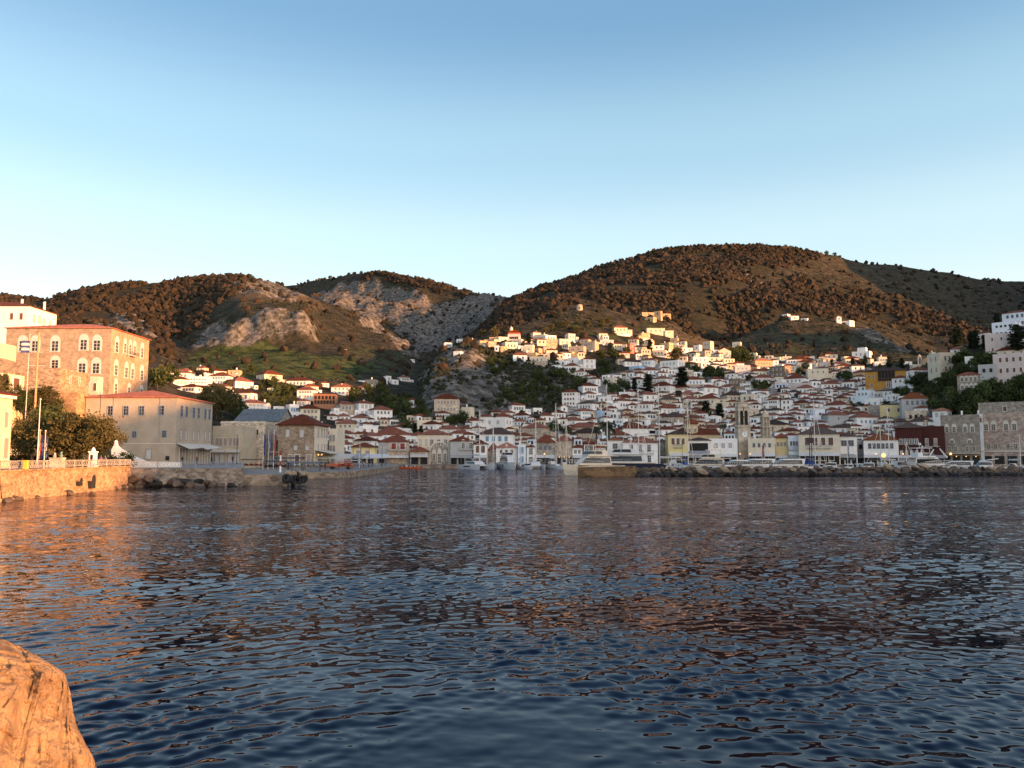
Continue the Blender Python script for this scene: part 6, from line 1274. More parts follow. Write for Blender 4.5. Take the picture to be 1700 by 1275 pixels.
# groves between the houses: polygon in photo pixels, count, width range (photo px), kinds, label
def Z(ox, oy, *pts): return [(ox + a / 5.6667, oy + b / 5.6667) for a, b in pts]
GROVES = [
 (Z(270, 600, (880,190), (1140,190), (1260,290), (1260,400), (1050,450), (900,380), (860,260)), 16, (11, 20), ['round'], 'dark green tree in the grove between the upper left houses'),
 (Z(530, 600, (180,280), (420,270), (560,250), (830,290), (850,420), (560,440), (320,380), (200,330)), 22, (10, 19), ['round'], 'dark tree in the wood beside the terracotta villa'),
 (Z(530, 600, (640,430), (850,400), (1080,420), (1080,520), (860,540), (840,640), (690,560)), 14, (11, 20), ['round'], 'dark tree on the slope left of the beige twins'),
 (Z(270, 600, (380,320), (450,300), (760,430), (780,520), (700,540)), 4, (14, 22), ['round'], 'green tree squeezed between white houses on the left slope'),
 (Z(700, 520, (600,400), (830,400), (860,470), (700,600), (640,500)), 12, (9, 15), ['round'], 'dark bush tree clinging to the top of the cliff'),
 (Z(700, 520, (1130,540), (1400,520), (1600,560), (1640,610), (1480,700), (1250,780), (1000,860), (700,850), (760,700), (1000,600)), 48, (8, 16), ['round'], 'dark green tree on the steep slope between cliff and white houses'),
 (Z(900, 520, (500,370), (740,320), (900,380), (740,440), (680,560), (540,600), (500,500)), 20, (8, 14), ['round'], 'dark green tree in the gully below the pink and red house'),
 (Z(900, 520, (560,640), (840,640), (820,700), (700,780), (540,780), (500,700)), 12, (8, 15), ['round'], 'dark green tree in the gap right of the hipped white houses'),
 (Z(900, 520, (1340,480), (1700,540), (1700,620), (1500,610), (1340,560)), 9, (9, 16), ['round'], 'dark green tree behind the grey retaining wall'),
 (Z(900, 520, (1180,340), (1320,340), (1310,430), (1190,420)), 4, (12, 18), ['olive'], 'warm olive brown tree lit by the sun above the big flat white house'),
 (Z(1160, 520, (10,520), (230,520), (240,650), (30,650)), 7, (10, 18), ['round'], 'dark spreading tree left of the brown stone block'),
 (Z(1160, 520, (290,340), (480,340), (470,440), (320,480)), 6, (11, 20), ['round'], 'dark tree cluster above the orange roofed house'),
 (Z(1160, 520, (540,640), (740,640), (750,740), (540,740)), 5, (11, 19), ['round'], 'round dark tree among the white houses right of the brown block'),
 (Z(1160, 520, (870,500), (1010,500), (1010,600), (870,600)), 3, (10, 15), ['round'], 'small dark tree left of the three window cream house'),
 (Z(1160, 520, (1230,570), (1470,590), (1460,650), (1240,640)), 4, (9, 15), ['round'], 'small dark tree just left of the ochre mansion'),
 (Z(1160, 520, (1420,830), (1560,850), (1560,900), (1430,900)), 3, (8, 13), ['round'], 'small dark tree below the pale blue house'),
 (Z(700, 520, (1190,1050), (1400,1070), (1390,1170), (1190,1160)), 3, (16, 24), ['round'], 'round dark tree behind the roofs beside the two slim masts'),
 (Z(530, 600, (1180,560), (1380,480), (1380,630), (1200,630)), 4, (13, 22), ['round'], 'dark tree in front of the beige twins'),
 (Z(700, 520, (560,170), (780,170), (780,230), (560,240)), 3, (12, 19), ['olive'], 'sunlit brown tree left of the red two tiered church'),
 (Z(900, 520, (0,80), (600,60), (900,150), (640,190), (300,180), (0,190)), 22, (6, 12), ['olive', 'round'], 'small tree on the terraced knoll above the sunlit houses'),
 (Z(1400, 500, (830,640), (1100,500), (1440,540), (1440,590), (1280,600), (1090,700), (1090,830), (860,740)), 26, (12, 24), ['round'], 'dark pine like tree on the right slope below the cream stone house'),
 (Z(1400, 500, (620,740), (860,680), (1080,860), (1050,1000), (800,1120), (800,900), (640,820)), 24, (12, 24), ['round'], 'dark tree in the wood above the bright red hip roof'),
 (Z(1400, 500, (1010,860), (1260,850), (1500,770), (1700,740), (1760,940), (1330,960), (1290,1060), (1000,1020)), 34, (14, 26), ['round'], 'dark tree in the wood behind the big stone mansions'),
 (Z(1400, 500, (480,790), (640,790), (640,880), (500,890)), 4, (10, 16), ['round'], 'dark tree at the foot of the ochre mansion'),
]
rnd = random.Random(5)
for poly, n, (w0, w1), kinds, label in GROVES:
    xs = [p[0] for p in poly]; ys = [p[1] for p in poly]; c = 0; tries = 0
    while c < n and tries < n * 30:
        tries += 1
        x, y = rnd.uniform(min(xs), max(xs)), rnd.uniform(min(ys), max(ys))
        if not pip(x, y, poly): continue
        w = rnd.uniform(w0, w1); p = find_ground(x, y + w * .45)
        if p is None: continue
        k = p.y / F
        plant(rnd.choice(kinds) + str(rnd.randint(0, 1)) if 'olive' in kinds else rnd.choice(kinds) + str(rnd.randint(0, 3)), p, w * k * 1.15, w * k * rnd.uniform(.95, 1.25), label, 'trees: ' + label)
        c += 1
# single trees
for (px, row, w, h, kind, lb) in [
 (358, 697, 76, 66, 'near0', 'big round brown green tree right behind the three storey harbour building'),
 (382, 694, 40, 48, 'near1', 'darker tree half hidden by the big round one behind the three storey building'),
 (262, 648, 40, 42, 'round0', 'dark tree in the gap right of the big stone mansion'), (285, 640, 26, 36, 'round2', 'smaller dark tree at the end of the white houses, right of the mansion'), (250, 640, 22, 30, 'olive1', 'brownish tree hugging the right wall of the big stone mansion'),
 (415, 622, 20, 20, 'round3', 'dark tree left of the lone lit white house'),
 (425, 682, 15, 17, 'pine0', 'small umbrella pine behind the slate coloured gable roof')]:
    Yq = None; p = find_ground(px, row); k = p.y / F
    plant(kind, p, w * k, h * k, lb)
for (px, row, h, lb) in [(690, 724, 20, 'left and taller cypress of the pair in the roofs behind the arched building'), (700, 724, 16, 'shorter cypress of the pair in the roofs behind the arched building'),
    (1074, 652, 30, 'broad dark cypress left of the tall receding white house row'), (1052, 650, 22, 'thin dark cypress beside the tall stone faced white house'), (1131, 645, 33, 'broad dark cypress under the big flat roofed white house'),
    (1170, 690, 23, 'wide cypress in front of the long cream house'), (1193, 692, 21, 'narrow cypress right of the wide one before the long cream house'), (1379, 612, 14, 'cypress between the sunlit houses at their middle'), (1414, 612, 17, 'cypress left of the stepped white villa'), (1434, 608, 16, 'cypress just below the stepped white villa'),
    (1473, 612, 18, 'cypress behind the ochre mansion, the left one'), (1495, 614, 18, 'cypress behind the ochre mansion, the right one'), (1078, 585, 20, 'dark cypress left of the red pink house'),
    (1588, 575, 33, 'tall cypress left on the skyline of the right slope'), (1608, 578, 26, 'first of the two close cypresses on the right slope'), (1615, 578, 28, 'second of the two close cypresses on the right slope'), (1651, 552, 30, 'tall cypress against the white stepped house'), (1684, 582, 42, 'thickest cypress standing before the white house at the right edge'), (1629, 576, 18, 'small cypress at the white car like terrace of the right hill'),
    (1350, 575, 9, 'tiny cypress on the bare slope above the sunlit houses'), (877, 572, 18, 'cypress right of the red two tiered church'), (564, 682, 12, 'small cypress on the left slope beside the beige block'), (503, 690, 14, 'thin cypress above the square stone mansion roof')]:
    p = find_ground(px, row + 3)
    if p: p.y -= 2.5; k = p.y / F; h += 5; plant('cypress%d' % rnd.randint(0, 3), p, h * k * (.50 if 'broad' in lb or 'wide' in lb or 'thick' in lb else .34), h * k, lb, name='cypress', cat='cypress')
# trees of the left esplanade
for (px, row, Y, w, h, kind, lb) in [
 (122, 768, 118, 124, 98, 'near0', 'great spreading feathery tree on the esplanade between the flagpoles and the white stair'), (160, 768, 121, 84, 84, 'near2', 'rounded tree forming the right side of the esplanade thicket'),
 (85, 768, 124, 100, 104, 'near1', 'dark green tree behind the left flagpoles'), (38, 768, 120, 64, 84, 'near2', 'golden olive tree next to the cream building at the left edge'), (70, 704, 147, 74, 70, 'near0', 'brown feathery tree higher up in front of the retaining wall'), (28, 696, 138, 40, 58, 'near1', 'green tree in front of the brown garage door'),
 (2, 664, 126, 30, 46, 'near2', 'orange lit tree top over the roof at the left edge')]:
    p = at(px, row, Y); p.z = min(p.z, 2.4) if row > 740 else p.z
    k = Y / F; cm, tm = TREE[kind]
    plant(kind, p, w * k, (p.z * 0 + h) * k, lb)
V, Fc, T_ = leaf_cloud(2200, .05, lambda rs: np.array([rs.uniform(-1, 1), rs.uniform(-.3, .3), rs.uniform(.05, .85) * (1 - .35 * abs(rs.uniform(-1, 1)))]), 91, 60, .16)
TREE['hedge'] = tri_mesh('foliage', V, Fc, LEAF, attr=T_)
for (px, Y, wpx, h, lb) in [(191, 113, 62, 2.5, 'dark clipped hedge at the foot of the white stair wall'), (128, 108, 40, 1.5, 'low garden shrubs behind the lattice fence left of the monument')]:
    p = pw(px, Y, 2.35); o = empty('hedge', p); tag(o, lb, 'hedge'); link('foliage', TREE['hedge'], o, scale=(wpx * Y / F / 2.1, 2.2, h))
# palms
def palm(px, row, h_px, w_px, label, Y=None, seed=1):
    p = find_ground(px, row) if Y is None else at(px, row, Y); k = p.y / F; H, Wd = h_px * k, w_px * k * .5
    rt = empty('palm_tree', p); tag(rt, label, 'palm tree'); rs = random.Random(seed)
    m = MB(); m.tube((0, 0, -1), (.1, 0, H), .32, .22, 8); m.build('trunk', [BARK], rt)
    for i in range(26):
        a = rs.uniform(0, 6.28); e = rs.uniform(-.5, 1.25); L_ = Wd * rs.uniform(.85, 1.1); m = MB(); pts = []
        for j in range(7):
            t = j / 6; r_ = L_ * t * math.cos(e * (1 - .3 * t)); z = L_ * (t * math.sin(e) - .75 * t * t)
            pts.append(Vector((math.cos(a) * r_ + .1, math.sin(a) * r_, H + z)))
        sd = Vector((-math.sin(a), math.cos(a), 0))
        for j in range(6):
            w_ = Wd * .17 * math.sin(math.pi * (j + .7) / 7.2); w2_ = Wd * .17 * math.sin(math.pi * (j + 1.7) / 7.2) if j < 5 else .01
            m.add([pts[j] - sd * w_ - Vector((0, 0, w_ * .6)), pts[j], pts[j + 1], pts[j + 1] - sd * w2_ - Vector((0, 0, w2_ * .6))], [(0, 1, 2, 3)])
            m.add([pts[j], pts[j] + sd * w_ - Vector((0, 0, w_ * .6)), pts[j + 1] + sd * w2_ - Vector((0, 0, w2_ * .6)), pts[j + 1]], [(0, 1, 2, 3)])
        m.build('frond', [PALMM], rt)
PALMM = flat('palm_frond_green', (.035, .042, .018), .8)
palm(1008, 772, 66, 44, 'tallest palm with a wide shaggy crown above the waterfront roofs', 283, 1); palm(1201, 742, 36, 17, 'small round headed palm left of the clock tower', None, 2); palm(1471, 683, 14, 24, 'low palm behind the yellow cube', None, 3); palm(990, 745, 34, 22, 'shorter palm partly hidden left of the tallest palm', 300, 4)
# ---------------------------------------------------------------- masses of trees and scrub on the hills
def ico(sub):
    b = bmesh.new(); bmesh.ops.create_icosphere(b, subdivisions=sub, radius=1); V = np.array([v.co[:] for v in b.verts]); Fq = np.array([[v.index for v in f.verts] for f in b.faces]); b.free(); return V, Fq
def scatter(name, mask, n, rad, flatn, mat, label, seed, sub=1, yr=(300, 2400), up=.35, jit=.28):
    rs = np.random.RandomState(seed); V0, F0 = ico(sub)
    area = (YY * np.gradient(Yg)[:, None]) * mask * (YY > yr[0]) * (YY < yr[1]) * (np.abs(AA) < .72)
    pr = area.reshape(-1); pr = pr / pr.sum(); idx = rs.choice(len(pr), n, p=pr); i, j = np.unravel_index(idx, mask.shape)
    i = np.minimum(i, NY - 2); j = np.minimum(j, NA - 2); u, v = rs.rand(n), rs.rand(n)
    Y = Yg[i] * (1 - u) + Yg[i + 1] * u; a = A[j] * (1 - v) + A[j + 1] * v; X = a * Y
    Zz = Zs[i, j] * (1 - u) * (1 - v) + Zs[i + 1, j] * u * (1 - v) + Zs[i, j + 1] * (1 - u) * v + Zs[i + 1, j + 1] * u * v
    r = rs.uniform(rad[0], rad[1], n) * (0.8 + .4 * (Y / 1000)); nv = len(V0)
    P = V0[None] * (1 + jit * rs.randn(n, nv, 1)) * r[:, None, None] * np.array([1, 1, flatn])
    P = P + np.stack([X, Y, Zz + r * flatn * up], 1)[:, None, :]
    Fc = (F0[None] + (np.arange(n) * nv)[:, None, None]).reshape(-1, 3)
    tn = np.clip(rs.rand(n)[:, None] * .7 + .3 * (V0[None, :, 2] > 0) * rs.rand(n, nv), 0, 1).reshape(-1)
    me = tri_mesh(name, P.reshape(-1, 3), Fc, mat, attr=tn)
    return tag(link(name, me), label, kind='stuff')
clear = 1 - np.clip(blur(blur((inside(PX, PY, [(1040,545),(1240,600),(1560,640),(1560,770),(560,770),(560,640)]) & (YY < 620)).astype(float), 1, 0), 1, 1), 0, 1)
n_ = fbm(XX / 45, YY / 45, 4, 61)
scatter('pine_forest', np.clip(pine * (1.0 + 4.5 * n_), 0.02, 1) * (YY > 330), 19000, (1.1, 3.5), 1.1, PINEM, 'pine forest covering the slopes of the hills', 1, yr=(360, 2300))
scatter('scrub', np.clip(.35 + 2.2 * n_, 0, 1) * (1 - .9 * rock) * (1 - pine * .6) * (1 - .6 * green) * (1 - .7 * dry) * clear, 13000, (.4, 1.4), .8, SCRUBM, 'low dark scrub scattered over the hillsides', 2, yr=(380, 1500))
cliffm = (inside(PX, PY, [(690,590),(760,572),(900,590),(960,640),(880,720),(700,725)]) & (YY < 560) & (YY > 330)).astype(float)
scatter('cliff_scrub', cliffm * np.clip(.5 + 2.5 * fbm(XX / 18, YY / 18, 3, 71), 0, 1) * (1 - .5 * rock), 1100, (.5, 1.6), .9, SCRUBM, 'bushes growing on the rock cliff below the upper town', 3, yr=(330, 560))
def meadow_line():
    pass
# pines that stand out on the skyline
sky_px = [(1022, 431), (1030, 428), (1075, 418), (1082, 416), (1103, 412), (1115, 411), (1130, 409), (1152, 406), (1160, 405), (1168, 405), (1180, 405), (1190, 405), (1200, 406), (1207, 404), (1216, 405), (1228, 406), (1240, 407), (1252, 408), (1262, 409), (1272, 410), (1284, 411), (1296, 411), (1304, 411), (1315, 412), (1330, 414), (1345, 416), (1356, 417), (1372, 419), (1385, 420), (1640, 460), (535, 461), (548, 458), (562, 456), (580, 453), (600, 452), (640, 453), (660, 456), (690, 461), (712, 466), (745, 472), (362, 464), (378, 461), (395, 459), (418, 462), (335, 467), (300, 469), (210, 476), (180, 478), (108, 487), (92, 492), (310, 469), (345, 466)]
for (px, row) in sky_px:
    d = ray(px, row + 2); best = None
    # highest visible land along this bearing
    a = d.x / d.y; Yc = np.arange(800, 2400, 8.0); zz = [(ground_z(a * y, y) - CAMZ) / y for y in Yc]; kmax = int(np.argmax(zz)); y = float(Yc[kmax]) - 8
    p = Vector((a * y, y, ground_z(a * y, y))); k = y / F; w = rnd.uniform(5, 8.5); p.z -= 1.6
    plant('round%d' % rnd.randint(0, 3), p, w * k, w * k * rnd.uniform(.8, 1.1), 'dark pine standing against the sky on the ridge line', 'pines along the skyline', name='pine_tree', cat='pine tree')
# ---------------------------------------------------------------- the remaining small houses that fill the gaps, too many to name
def filler():
    occ = np.zeros((1275, 1700), bool)
    for i in HOUSES:
        o = i['o']; x, y = proj(o.location.x, o.location.y, o.location.z + i['H'] / 2); hw = i['W'] * F / i['y'] * .45; hh = i['H'] * F / i['y'] * .42
        occ[max(0, int(y - hh)):int(y + hh), max(0, int(x - hw)):int(x + hw)] = True
    polys = [[(560, 700), (700, 690), (860, 700), (1000, 690), (1100, 650), (1250, 640), (1540, 660), (1560, 758), (560, 762)], [(1170, 600), (1420, 596), (1440, 640), (1250, 650), (1170, 640)], [(850, 568), (960, 560), (1070, 562), (1130, 574), (1215, 588), (1215, 605), (1000, 606), (880, 600)], [(1000, 620), (1230, 600), (1240, 690), (980, 700)]]
    rs = random.Random(21); n = 0
    W_ = MB(); Rf = MB(); G = MB()
    for t in range(40000):
        if n >= 440: break
        poly = polys[rs.choice([0, 0, 0, 1, 1, 2, 2, 3])]; x = rs.uniform(560, 1560); y = rs.uniform(540, 760)
        if not pip(x, y, poly): continue
        w = rs.uniform(9, 21); h = rs.uniform(7, 12)
        x0, x1, y0, y1 = int(x - w / 2), int(x + w / 2), int(y - h), int(y)
        if occ[y0:y1, x0:x1].mean() > .60: continue
        p = find_ground(x, y + 1.5)
        if p is None: continue
        if any(pip(x, y - 4, g[0]) for g in GROVES if 'knoll' not in g[4]) and not (y < 606 and rs.random() < .35): continue
        if y < 606 and rs.random() < .4: continue
        occ[y0:y1, x0:x1] = True; n += 1
        k = p.y / F; ww, hh, dd = w * k, h * k, w * k * .75; ang = -math.atan2(p.x, p.y) + rs.uniform(-.5, .5)
        M = Matrix.Translation((p.x, p.y + dd / 2, p.z)) @ Matrix.Rotation(ang, 4, 'Z')
        T = MB(); T.box(-ww / 2, ww / 2, -dd / 2, dd / 2, -5, hh); mi = rs.choice([0, 0, 0, 0, 1, 2, 3] if y > 606 else [0, 1, 1, 2, 2])
        W_.add([M @ Vector(v) for v in T.v], T.f, mi)
        T = MB()
        if rs.random() < .7: hip(T, ww, dd, hh, min(ww, dd) * .26)
        else: T.box(-ww / 2 + .1, ww / 2 - .1, -dd / 2 + .1, dd / 2 - .1, hh, hh + .1)
        Rf.add([M @ Vector(v) for v in T.v], T.f, 0 if rs.random() < .75 else 1)
        T = MB(); c = rs.choice([2, 2, 3])
        for j in range(c): u = (j + .5) / c - .5; T.box(u * ww * .8 - .45, u * ww * .8 + .45, -dd / 2 - .04, -dd / 2 + .01, hh - 2.3, hh - .9)
        G.add([M @ Vector(v) for v in T.v], T.f)
    nv = len(W_.v); nr = len(Rf.v)
    V = W_.v + Rf.v + G.v; Fc = W_.f + [tuple(i + nv for i in f) for f in Rf.f] + [tuple(i + nv + nr for i in f) for f in G.f]
    mi = W_.m + [4 + a for a in Rf.m] + [6] * len(G.f)
    me = mesh_from('distant_houses', V, Fc, [wallmat('w'), wallmat('c'), wallmat('e'), wallmat('b'), roofmat('h'), roofmat('d'), GLASS], mi)
    tag(link('distant_houses', me), 'the rest of the tightly packed small houses between the named ones', kind='stuff')
filler()
# ---------------------------------------------------------------- boats
GEL = flat('boat_white', (.62, .61, .60), .35); CREAMB = flat('boat_cream', (.66, .56, .44), .4); NAVY = flat('navy_hull', (.012, .018, .04), .3)
TINT = flat('tinted_glass', (.012, .013, .016), .08); SAILC = flat('furled_sail', (.55, .53, .50), .9); BLUEC = flat('blue_cover', (.02, .05, .20), .9)
ORANGE = flat('water_taxi_orange', (.42, .09, .035), .5); ALU = flat('mast_metal', (.72, .64, .56), .6); TEAK = flat('teak', (.25, .14, .07), .7); RUB = flat('rubber_black', (.015, .015, .016), .8); HULLW = flat('varnished_hull', (.20, .10, .045), .5)
def hull(m, L, B, H, mi=0, draft=.4, bow=.9, flare=.25, n=14, trans=.85):
    """hull along +x (bow), lofted in stations; deck at z about H, waterline z = 0"""
    rings = []
    for i in range(n + 1):
        t = i / n; x = -L / 2 + L * t
        b = B / 2 * (trans + (1 - trans) * min(1, t * 3)) * (1 if t < .55 else max(.015, 1 - ((t - .55) / .45) ** 2.1))
        z = H * (1 + .32 * max(0, t - .35) ** 1.6 * bow); kx = x + (flare * H * 1.6 * max(0, t - .7) / .3)
        rings.append([(x, -b * .18, -draft), (x, -b * .78, -draft * .3), (kx * .6 + x * .4, -b * .93, z * .45), (kx, -b, z), (kx, b, z), (kx * .6 + x * .4, b * .93, z * .45), (x, b * .78, -draft * .3), (x, b * .18, -draft)])
    m.loft([r[::-1] for r in rings], mi)
def boat_at(name, px, row, Y, heading, label, cat, group=None):
    """heading: angle of the bow, 0 = to the right of the picture, -90 = towards the camera"""
    p = at(px, row, Y); rt = empty(name, (p.x, p.y, 0), R(heading)); tag(rt, label, cat, group); return rt
def cabin(m, x0, x1, w0, w1, z0, z1, rake0=.3, rake1=.9, mi=0):
    """tapered superstructure block, raked at stern (x0) and bow (x1)"""
    h = z1 - z0
    m.add([(x0, -w0 / 2, z0), (x1, -w1 / 2, z0), (x1, w1 / 2, z0), (x0, w0 / 2, z0), (x0 + rake0 * h, -w0 / 2 * .9, z1), (x1 - rake1 * h, -w1 / 2 * .85, z1), (x1 - rake1 * h, w1 / 2 * .85, z1), (x0 + rake0 * h, w0 / 2 * .9, z1)],
          [(0, 3, 2, 1), (4, 5, 6, 7), (0, 1, 5, 4), (1, 2, 6, 5), (2, 3, 7, 6), (3, 0, 4, 7)], mi)
def motor_yacht(name, px, row, Y, heading, L, label, mat=GEL, tiers=2, hullm=None, group=None, B=None, Hm=None):
    rt = boat_at(name, px, row, Y, heading, label, 'motor yacht', group); B = B or L * .27; H = L * (Hm or (.115 if L > 15 else .13))
    m = MB(); hull(m, L, B, H); m.build('hull', [hullm or mat], rt, smooth=False)
    m = MB(); m.box(-L * .40, L * .34, -B * .47, B * .47, H * .98, H * 1.06); m.build('deck', [TEAK], rt)
    rk = 1.1 if tiers > 1 else 2.3
    c = MB(); cabin(c, -L * .26, L * (.30 if tiers > 1 else .38), B * .80, B * .52, H * 1.06, H * 2.0, .15 if tiers > 1 else -.3, rk); cb = c.build('deckhouse', [mat], rt)
    g = MB(); cabin(g, -L * .235, L * (.262 if tiers > 1 else .315), B * .815, B * (.56 if tiers > 1 else .585), H * 1.28, H * 1.82, .12, rk); g.build('side_window', [TINT], cb)
    z = H * 2.0
    if tiers > 1:
        c = MB(); c.box(-L * .38, L * .12, -B * .40, B * .40, z, z + .12); cabin(c, -L * .2, L * .15, B * .66, B * .48, z + .12, z + H * .62, .1, .9); fb = c.build('flybridge', [mat], rt)
        g = MB(); cabin(g, -L * .10, L * .138, B * .665, B * .5, z + H * .25, z + H * .55, .1, .9); g.build('windscreen', [TINT], fb)
        c = MB(); c.box(-L * .22, L * .06, -B * .33, B * .33, z + H * 1.15, z + H * 1.25)
        c.build('hardtop', [mat], rt)
        for sx in (-L * .19, L * .03):
            for s in (-1, 1):
                c = MB(); c.tube((sx, s * B * .28, z + .1), (sx - .2, s * B * .28, z + H * 1.16), .07, n=6); c.build('hardtop_post', [mat], rt)
        c = MB(); c.tube((-L * .1, 0, z + H * 1.25), (-L * .12, 0, z + H * 2.1), .06, .03, 6); c.lathe([(.3, z + H * 1.55), (.36, z + H * 1.7), (.2, z + H * 1.85)], -L * .1, .0, 10); c.build('radar_mast', [mat], rt)
    r = MB(); k = 14
    for s in (-1, 1):
        pts = [Vector((L * (-.1 + .56 * i / k), s * B * .46 * (1 if i < k * .5 else 1 - ((i / k - .5) / .5) ** 2 * .93), H * (1.08 + .22 * i / k))) for i in range(k + 1)]
        for i in range(k): r.tube(pts[i] + Vector((0, 0, .7)), pts[i + 1] + Vector((0, 0, .7)), .025, n=4, cap=False); r.tube(pts[i], pts[i] + Vector((0, 0, .7)), .02, n=4, cap=False)
    r.build('rail', [ALU], rt)
    for i in range(3):
        for s in (-1, 1):
            f = MB(); f.lathe([(.05, -.45), (.16, -.35), (.16, .35), (.05, .45)], 0, 0, 8); f.build('fender', [NAVY if i else RUB], rt, (-L * .3 + i * L * .22, s * (B * .5 + .12), H * .55))
    return rt
def mast_rig(rt, x, h, z0, L, furl=True, boom=True, spreaders=2, r=.115, cover=SAILC):
    m = MB(); m.tube((x, 0, z0), (x, 0, h), r, r * .7, 8); mt = m.build('mast', [ALU], rt)
    for k in range(spreaders):
        z = z0 + (h - z0) * (k + 1) / (spreaders + 1); m = MB(); m.tube((x, -h * .055, z), (x, h * .055, z), .035, n=5); m.build('spreader', [ALU], mt)
    if boom:
        m = MB(); m.tube((x, 0, z0 + 1.5), (x - L * .38, 0, z0 + 1.6), .07, n=6); m.build('boom', [ALU], mt)
        m = MB(); m.tube((x - .1, 0, z0 + 1.75), (x - L * .36, 0, z0 + 1.78), .22, .14, 8); m.build('furled_sail', [cover], mt)
    m = MB()
    for s in (-1, 1): m.tube((x, s * .05, h * .96), (x - .2, s * h * .085, z0 - .1), .014, n=3, cap=False)
    m.tube((x, 0, h * .98), (x + L * .40, 0, z0 + .1), .05 if furl else .015, n=5, cap=False); m.tube((x, 0, h), (x - L * .46, 0, z0), .014, n=3, cap=False)
    m.build('rigging', [ALU], mt)
def sailboat(name, px, row, Y, heading, L, mast_top_row, label, hm=GEL, cover=SAILC, mast_x=.08):
    rt = boat_at(name, px, row, Y, heading, label, 'sailing boat', 'sailing boats along the quay'); B = L * .28; H = L * .085
    m = MB(); hull(m, L, B, H, trans=.72); m.build('hull', [hm], rt)
    m = MB(); m.box(-L * .44, L * .30, -B * .40, B * .40, H * .98, H * 1.05); m.build('deck', [TEAK], rt)
    c = MB(); cabin(c, -L * .12, L * .24, B * .55, B * .34, H * 1.05, H * 1.5, .1, 1.4); cb = c.build('cabin', [GEL], rt)
    g = MB(); cabin(g, -L * .09, L * .17, B * .56, B * .41, H * 1.18, H * 1.38, .1, 1.3); g.build('cabin_window', [TINT], cb)
    c = MB(); cabin(c, -L * .22, -L * .08, B * .6, B * .5, H * 1.5, H * 2.4, .2, .5); c.build('sprayhood', [cover], rt)
    mt = at(px, mast_top_row, Y).z; mast_rig(rt, L * mast_x, mt, H * 1.5, L, cover=cover)
    m = MB(); m.tube((L * .48, -.3, H * 1.3), (L * .52, 0, H * 2.2), .03, n=4); m.tube((L * .48, .3, H * 1.3), (L * .52, 0, H * 2.2), .03, n=4); m.tube((-L * .46, -B * .38, H), (-L * .46, -B * .38, H * 2), .03, n=4); m.tube((-L * .46, B * .38, H), (-L * .46, B * .38, H * 2), .03, n=4); m.tube((-L * .46, B * .38, H * 2), (-L * .46, -B * .38, H * 2), .03, n=4); m.build('pulpit', [ALU], rt)
    return rt
def catamaran(px, row, Y, heading, L, top, label):
    rt = boat_at('catamaran', px, row, Y, heading, label, 'catamaran'); B = L * .52; H = L * .11
    for s in (-1, 1):
        m = MB(); hull(m, L, B * .27, H, trans=.8); h = m.build('hull', [GEL], rt, (0, s * B * .37, 0))
        g = MB(); g.box(-L * .2, L * .12, -B * .137, B * .137, H * .55, H * .75); g.build('hull_window', [TINT], h)
    m = MB(); m.box(-L * .42, L * .22, -B * .36, B * .36, H * .75, H * 1.05); m.build('bridge_deck', [GEL], rt)
    c = MB(); cabin(c, -L * .30, L * .16, B * .62, B * .5, H * 1.05, H * 1.85, .05, 1.2); cb = c.build('saloon', [GEL], rt)
    g = MB(); cabin(g, -L * .25, L * .125, B * .63, B * .53, H * 1.25, H * 1.65, .05, 1.1); g.build('saloon_window', [TINT], cb)
    c = MB(); c.box(-L * .38, L * .06, -B * .32, B * .32, H * 2.25, H * 2.33)
    for sx in (-.36, .04):
        for s in (-1, 1): c.tube((L * sx, s * B * .29, H * 1.8), (L * sx, s * B * .29, H * 2.26), .05, n=5)
    c.build('bimini', [GEL], rt)
    mast_rig(rt, L * .12, at(px, top, Y).z, H * 1.9, L, r=.14)
    return rt
def small_boat(px, row, Y, heading, L, label, mat=GEL, kind='boat', top=None, name='motor_boat', group='small boats in the harbour'):
    rt = boat_at(name, px, row, Y, heading, label, 'boat', group); B = L * .34; H = L * .12
    L *= 1.25; B *= 1.25; H *= 1.35; m = MB(); hull(m, L, B, H, draft=.25); m.build('hull', [mat], rt)
    m = MB(); m.box(-L * .36, L * .22, -B * .36, B * .36, H * .7, H * .99); m.box(-L * .38, -L * .1, -B * .3, B * .3, H * .99, H * 1.02); m.build('deck', [TEAK], rt)
    c = MB(); cabin(c, -L * .06, L * .26, B * .6, B * .4, H * 1.0, H * 1.9, .1, 1.2); cb = c.build('cabin', [top or GEL], rt)
    g = MB(); cabin(g, -L * .04, L * .22, B * .61, B * .44, H * 1.3, H * 1.75, .1, 1.15); g.build('windscreen', [TINT], cb)
    m = MB(); m.box(-L * .52, -L * .46, -.18, .18, -.2, H * 1.5); m.build('outboard', [RUB], rt)
    return rt
YB = 245
motor_yacht('motor_yacht', 985, 788, 172, 205, 13.6, 'big cream motor yacht moored at the tip of the breakwater, fenders on its bow', CREAMB, 2, CREAMB, B=4.8, Hm=.145)
motor_yacht('motor_yacht', 1035, 780, 192, 170, 19, 'dark blue hulled yacht with white upper deck behind the cream one', GEL, 2, NAVY)
catamaran(792, 776, 240, -60, 12.5, 681, 'white catamaran moored left of the white motor yacht, tall mast')
sailboat('sailboat', 818, 776, 246, -82, 10, 701, 'small white sailing boat tight between the catamaran and the motor yacht')
motor_yacht('motor_yacht', 843, 776, 242, -76, 15, 'white three deck motor yacht bow on in the middle of the far quay', GEL, 2, GEL)
sailboat('sailboat', 864, 776, 247, -85, 10, 710, 'sailing boat with a slim mast right of the white motor yacht', mast_x=.05)
catamaran(889, 776, 243, -88, 11.5, 695, 'low white catamaran seen bow on right of the three deck yacht')
sailboat('sailboat', 921, 776, 243, -70, 12, 670, 'white sailing yacht with the tall mast beside the low catamaran')
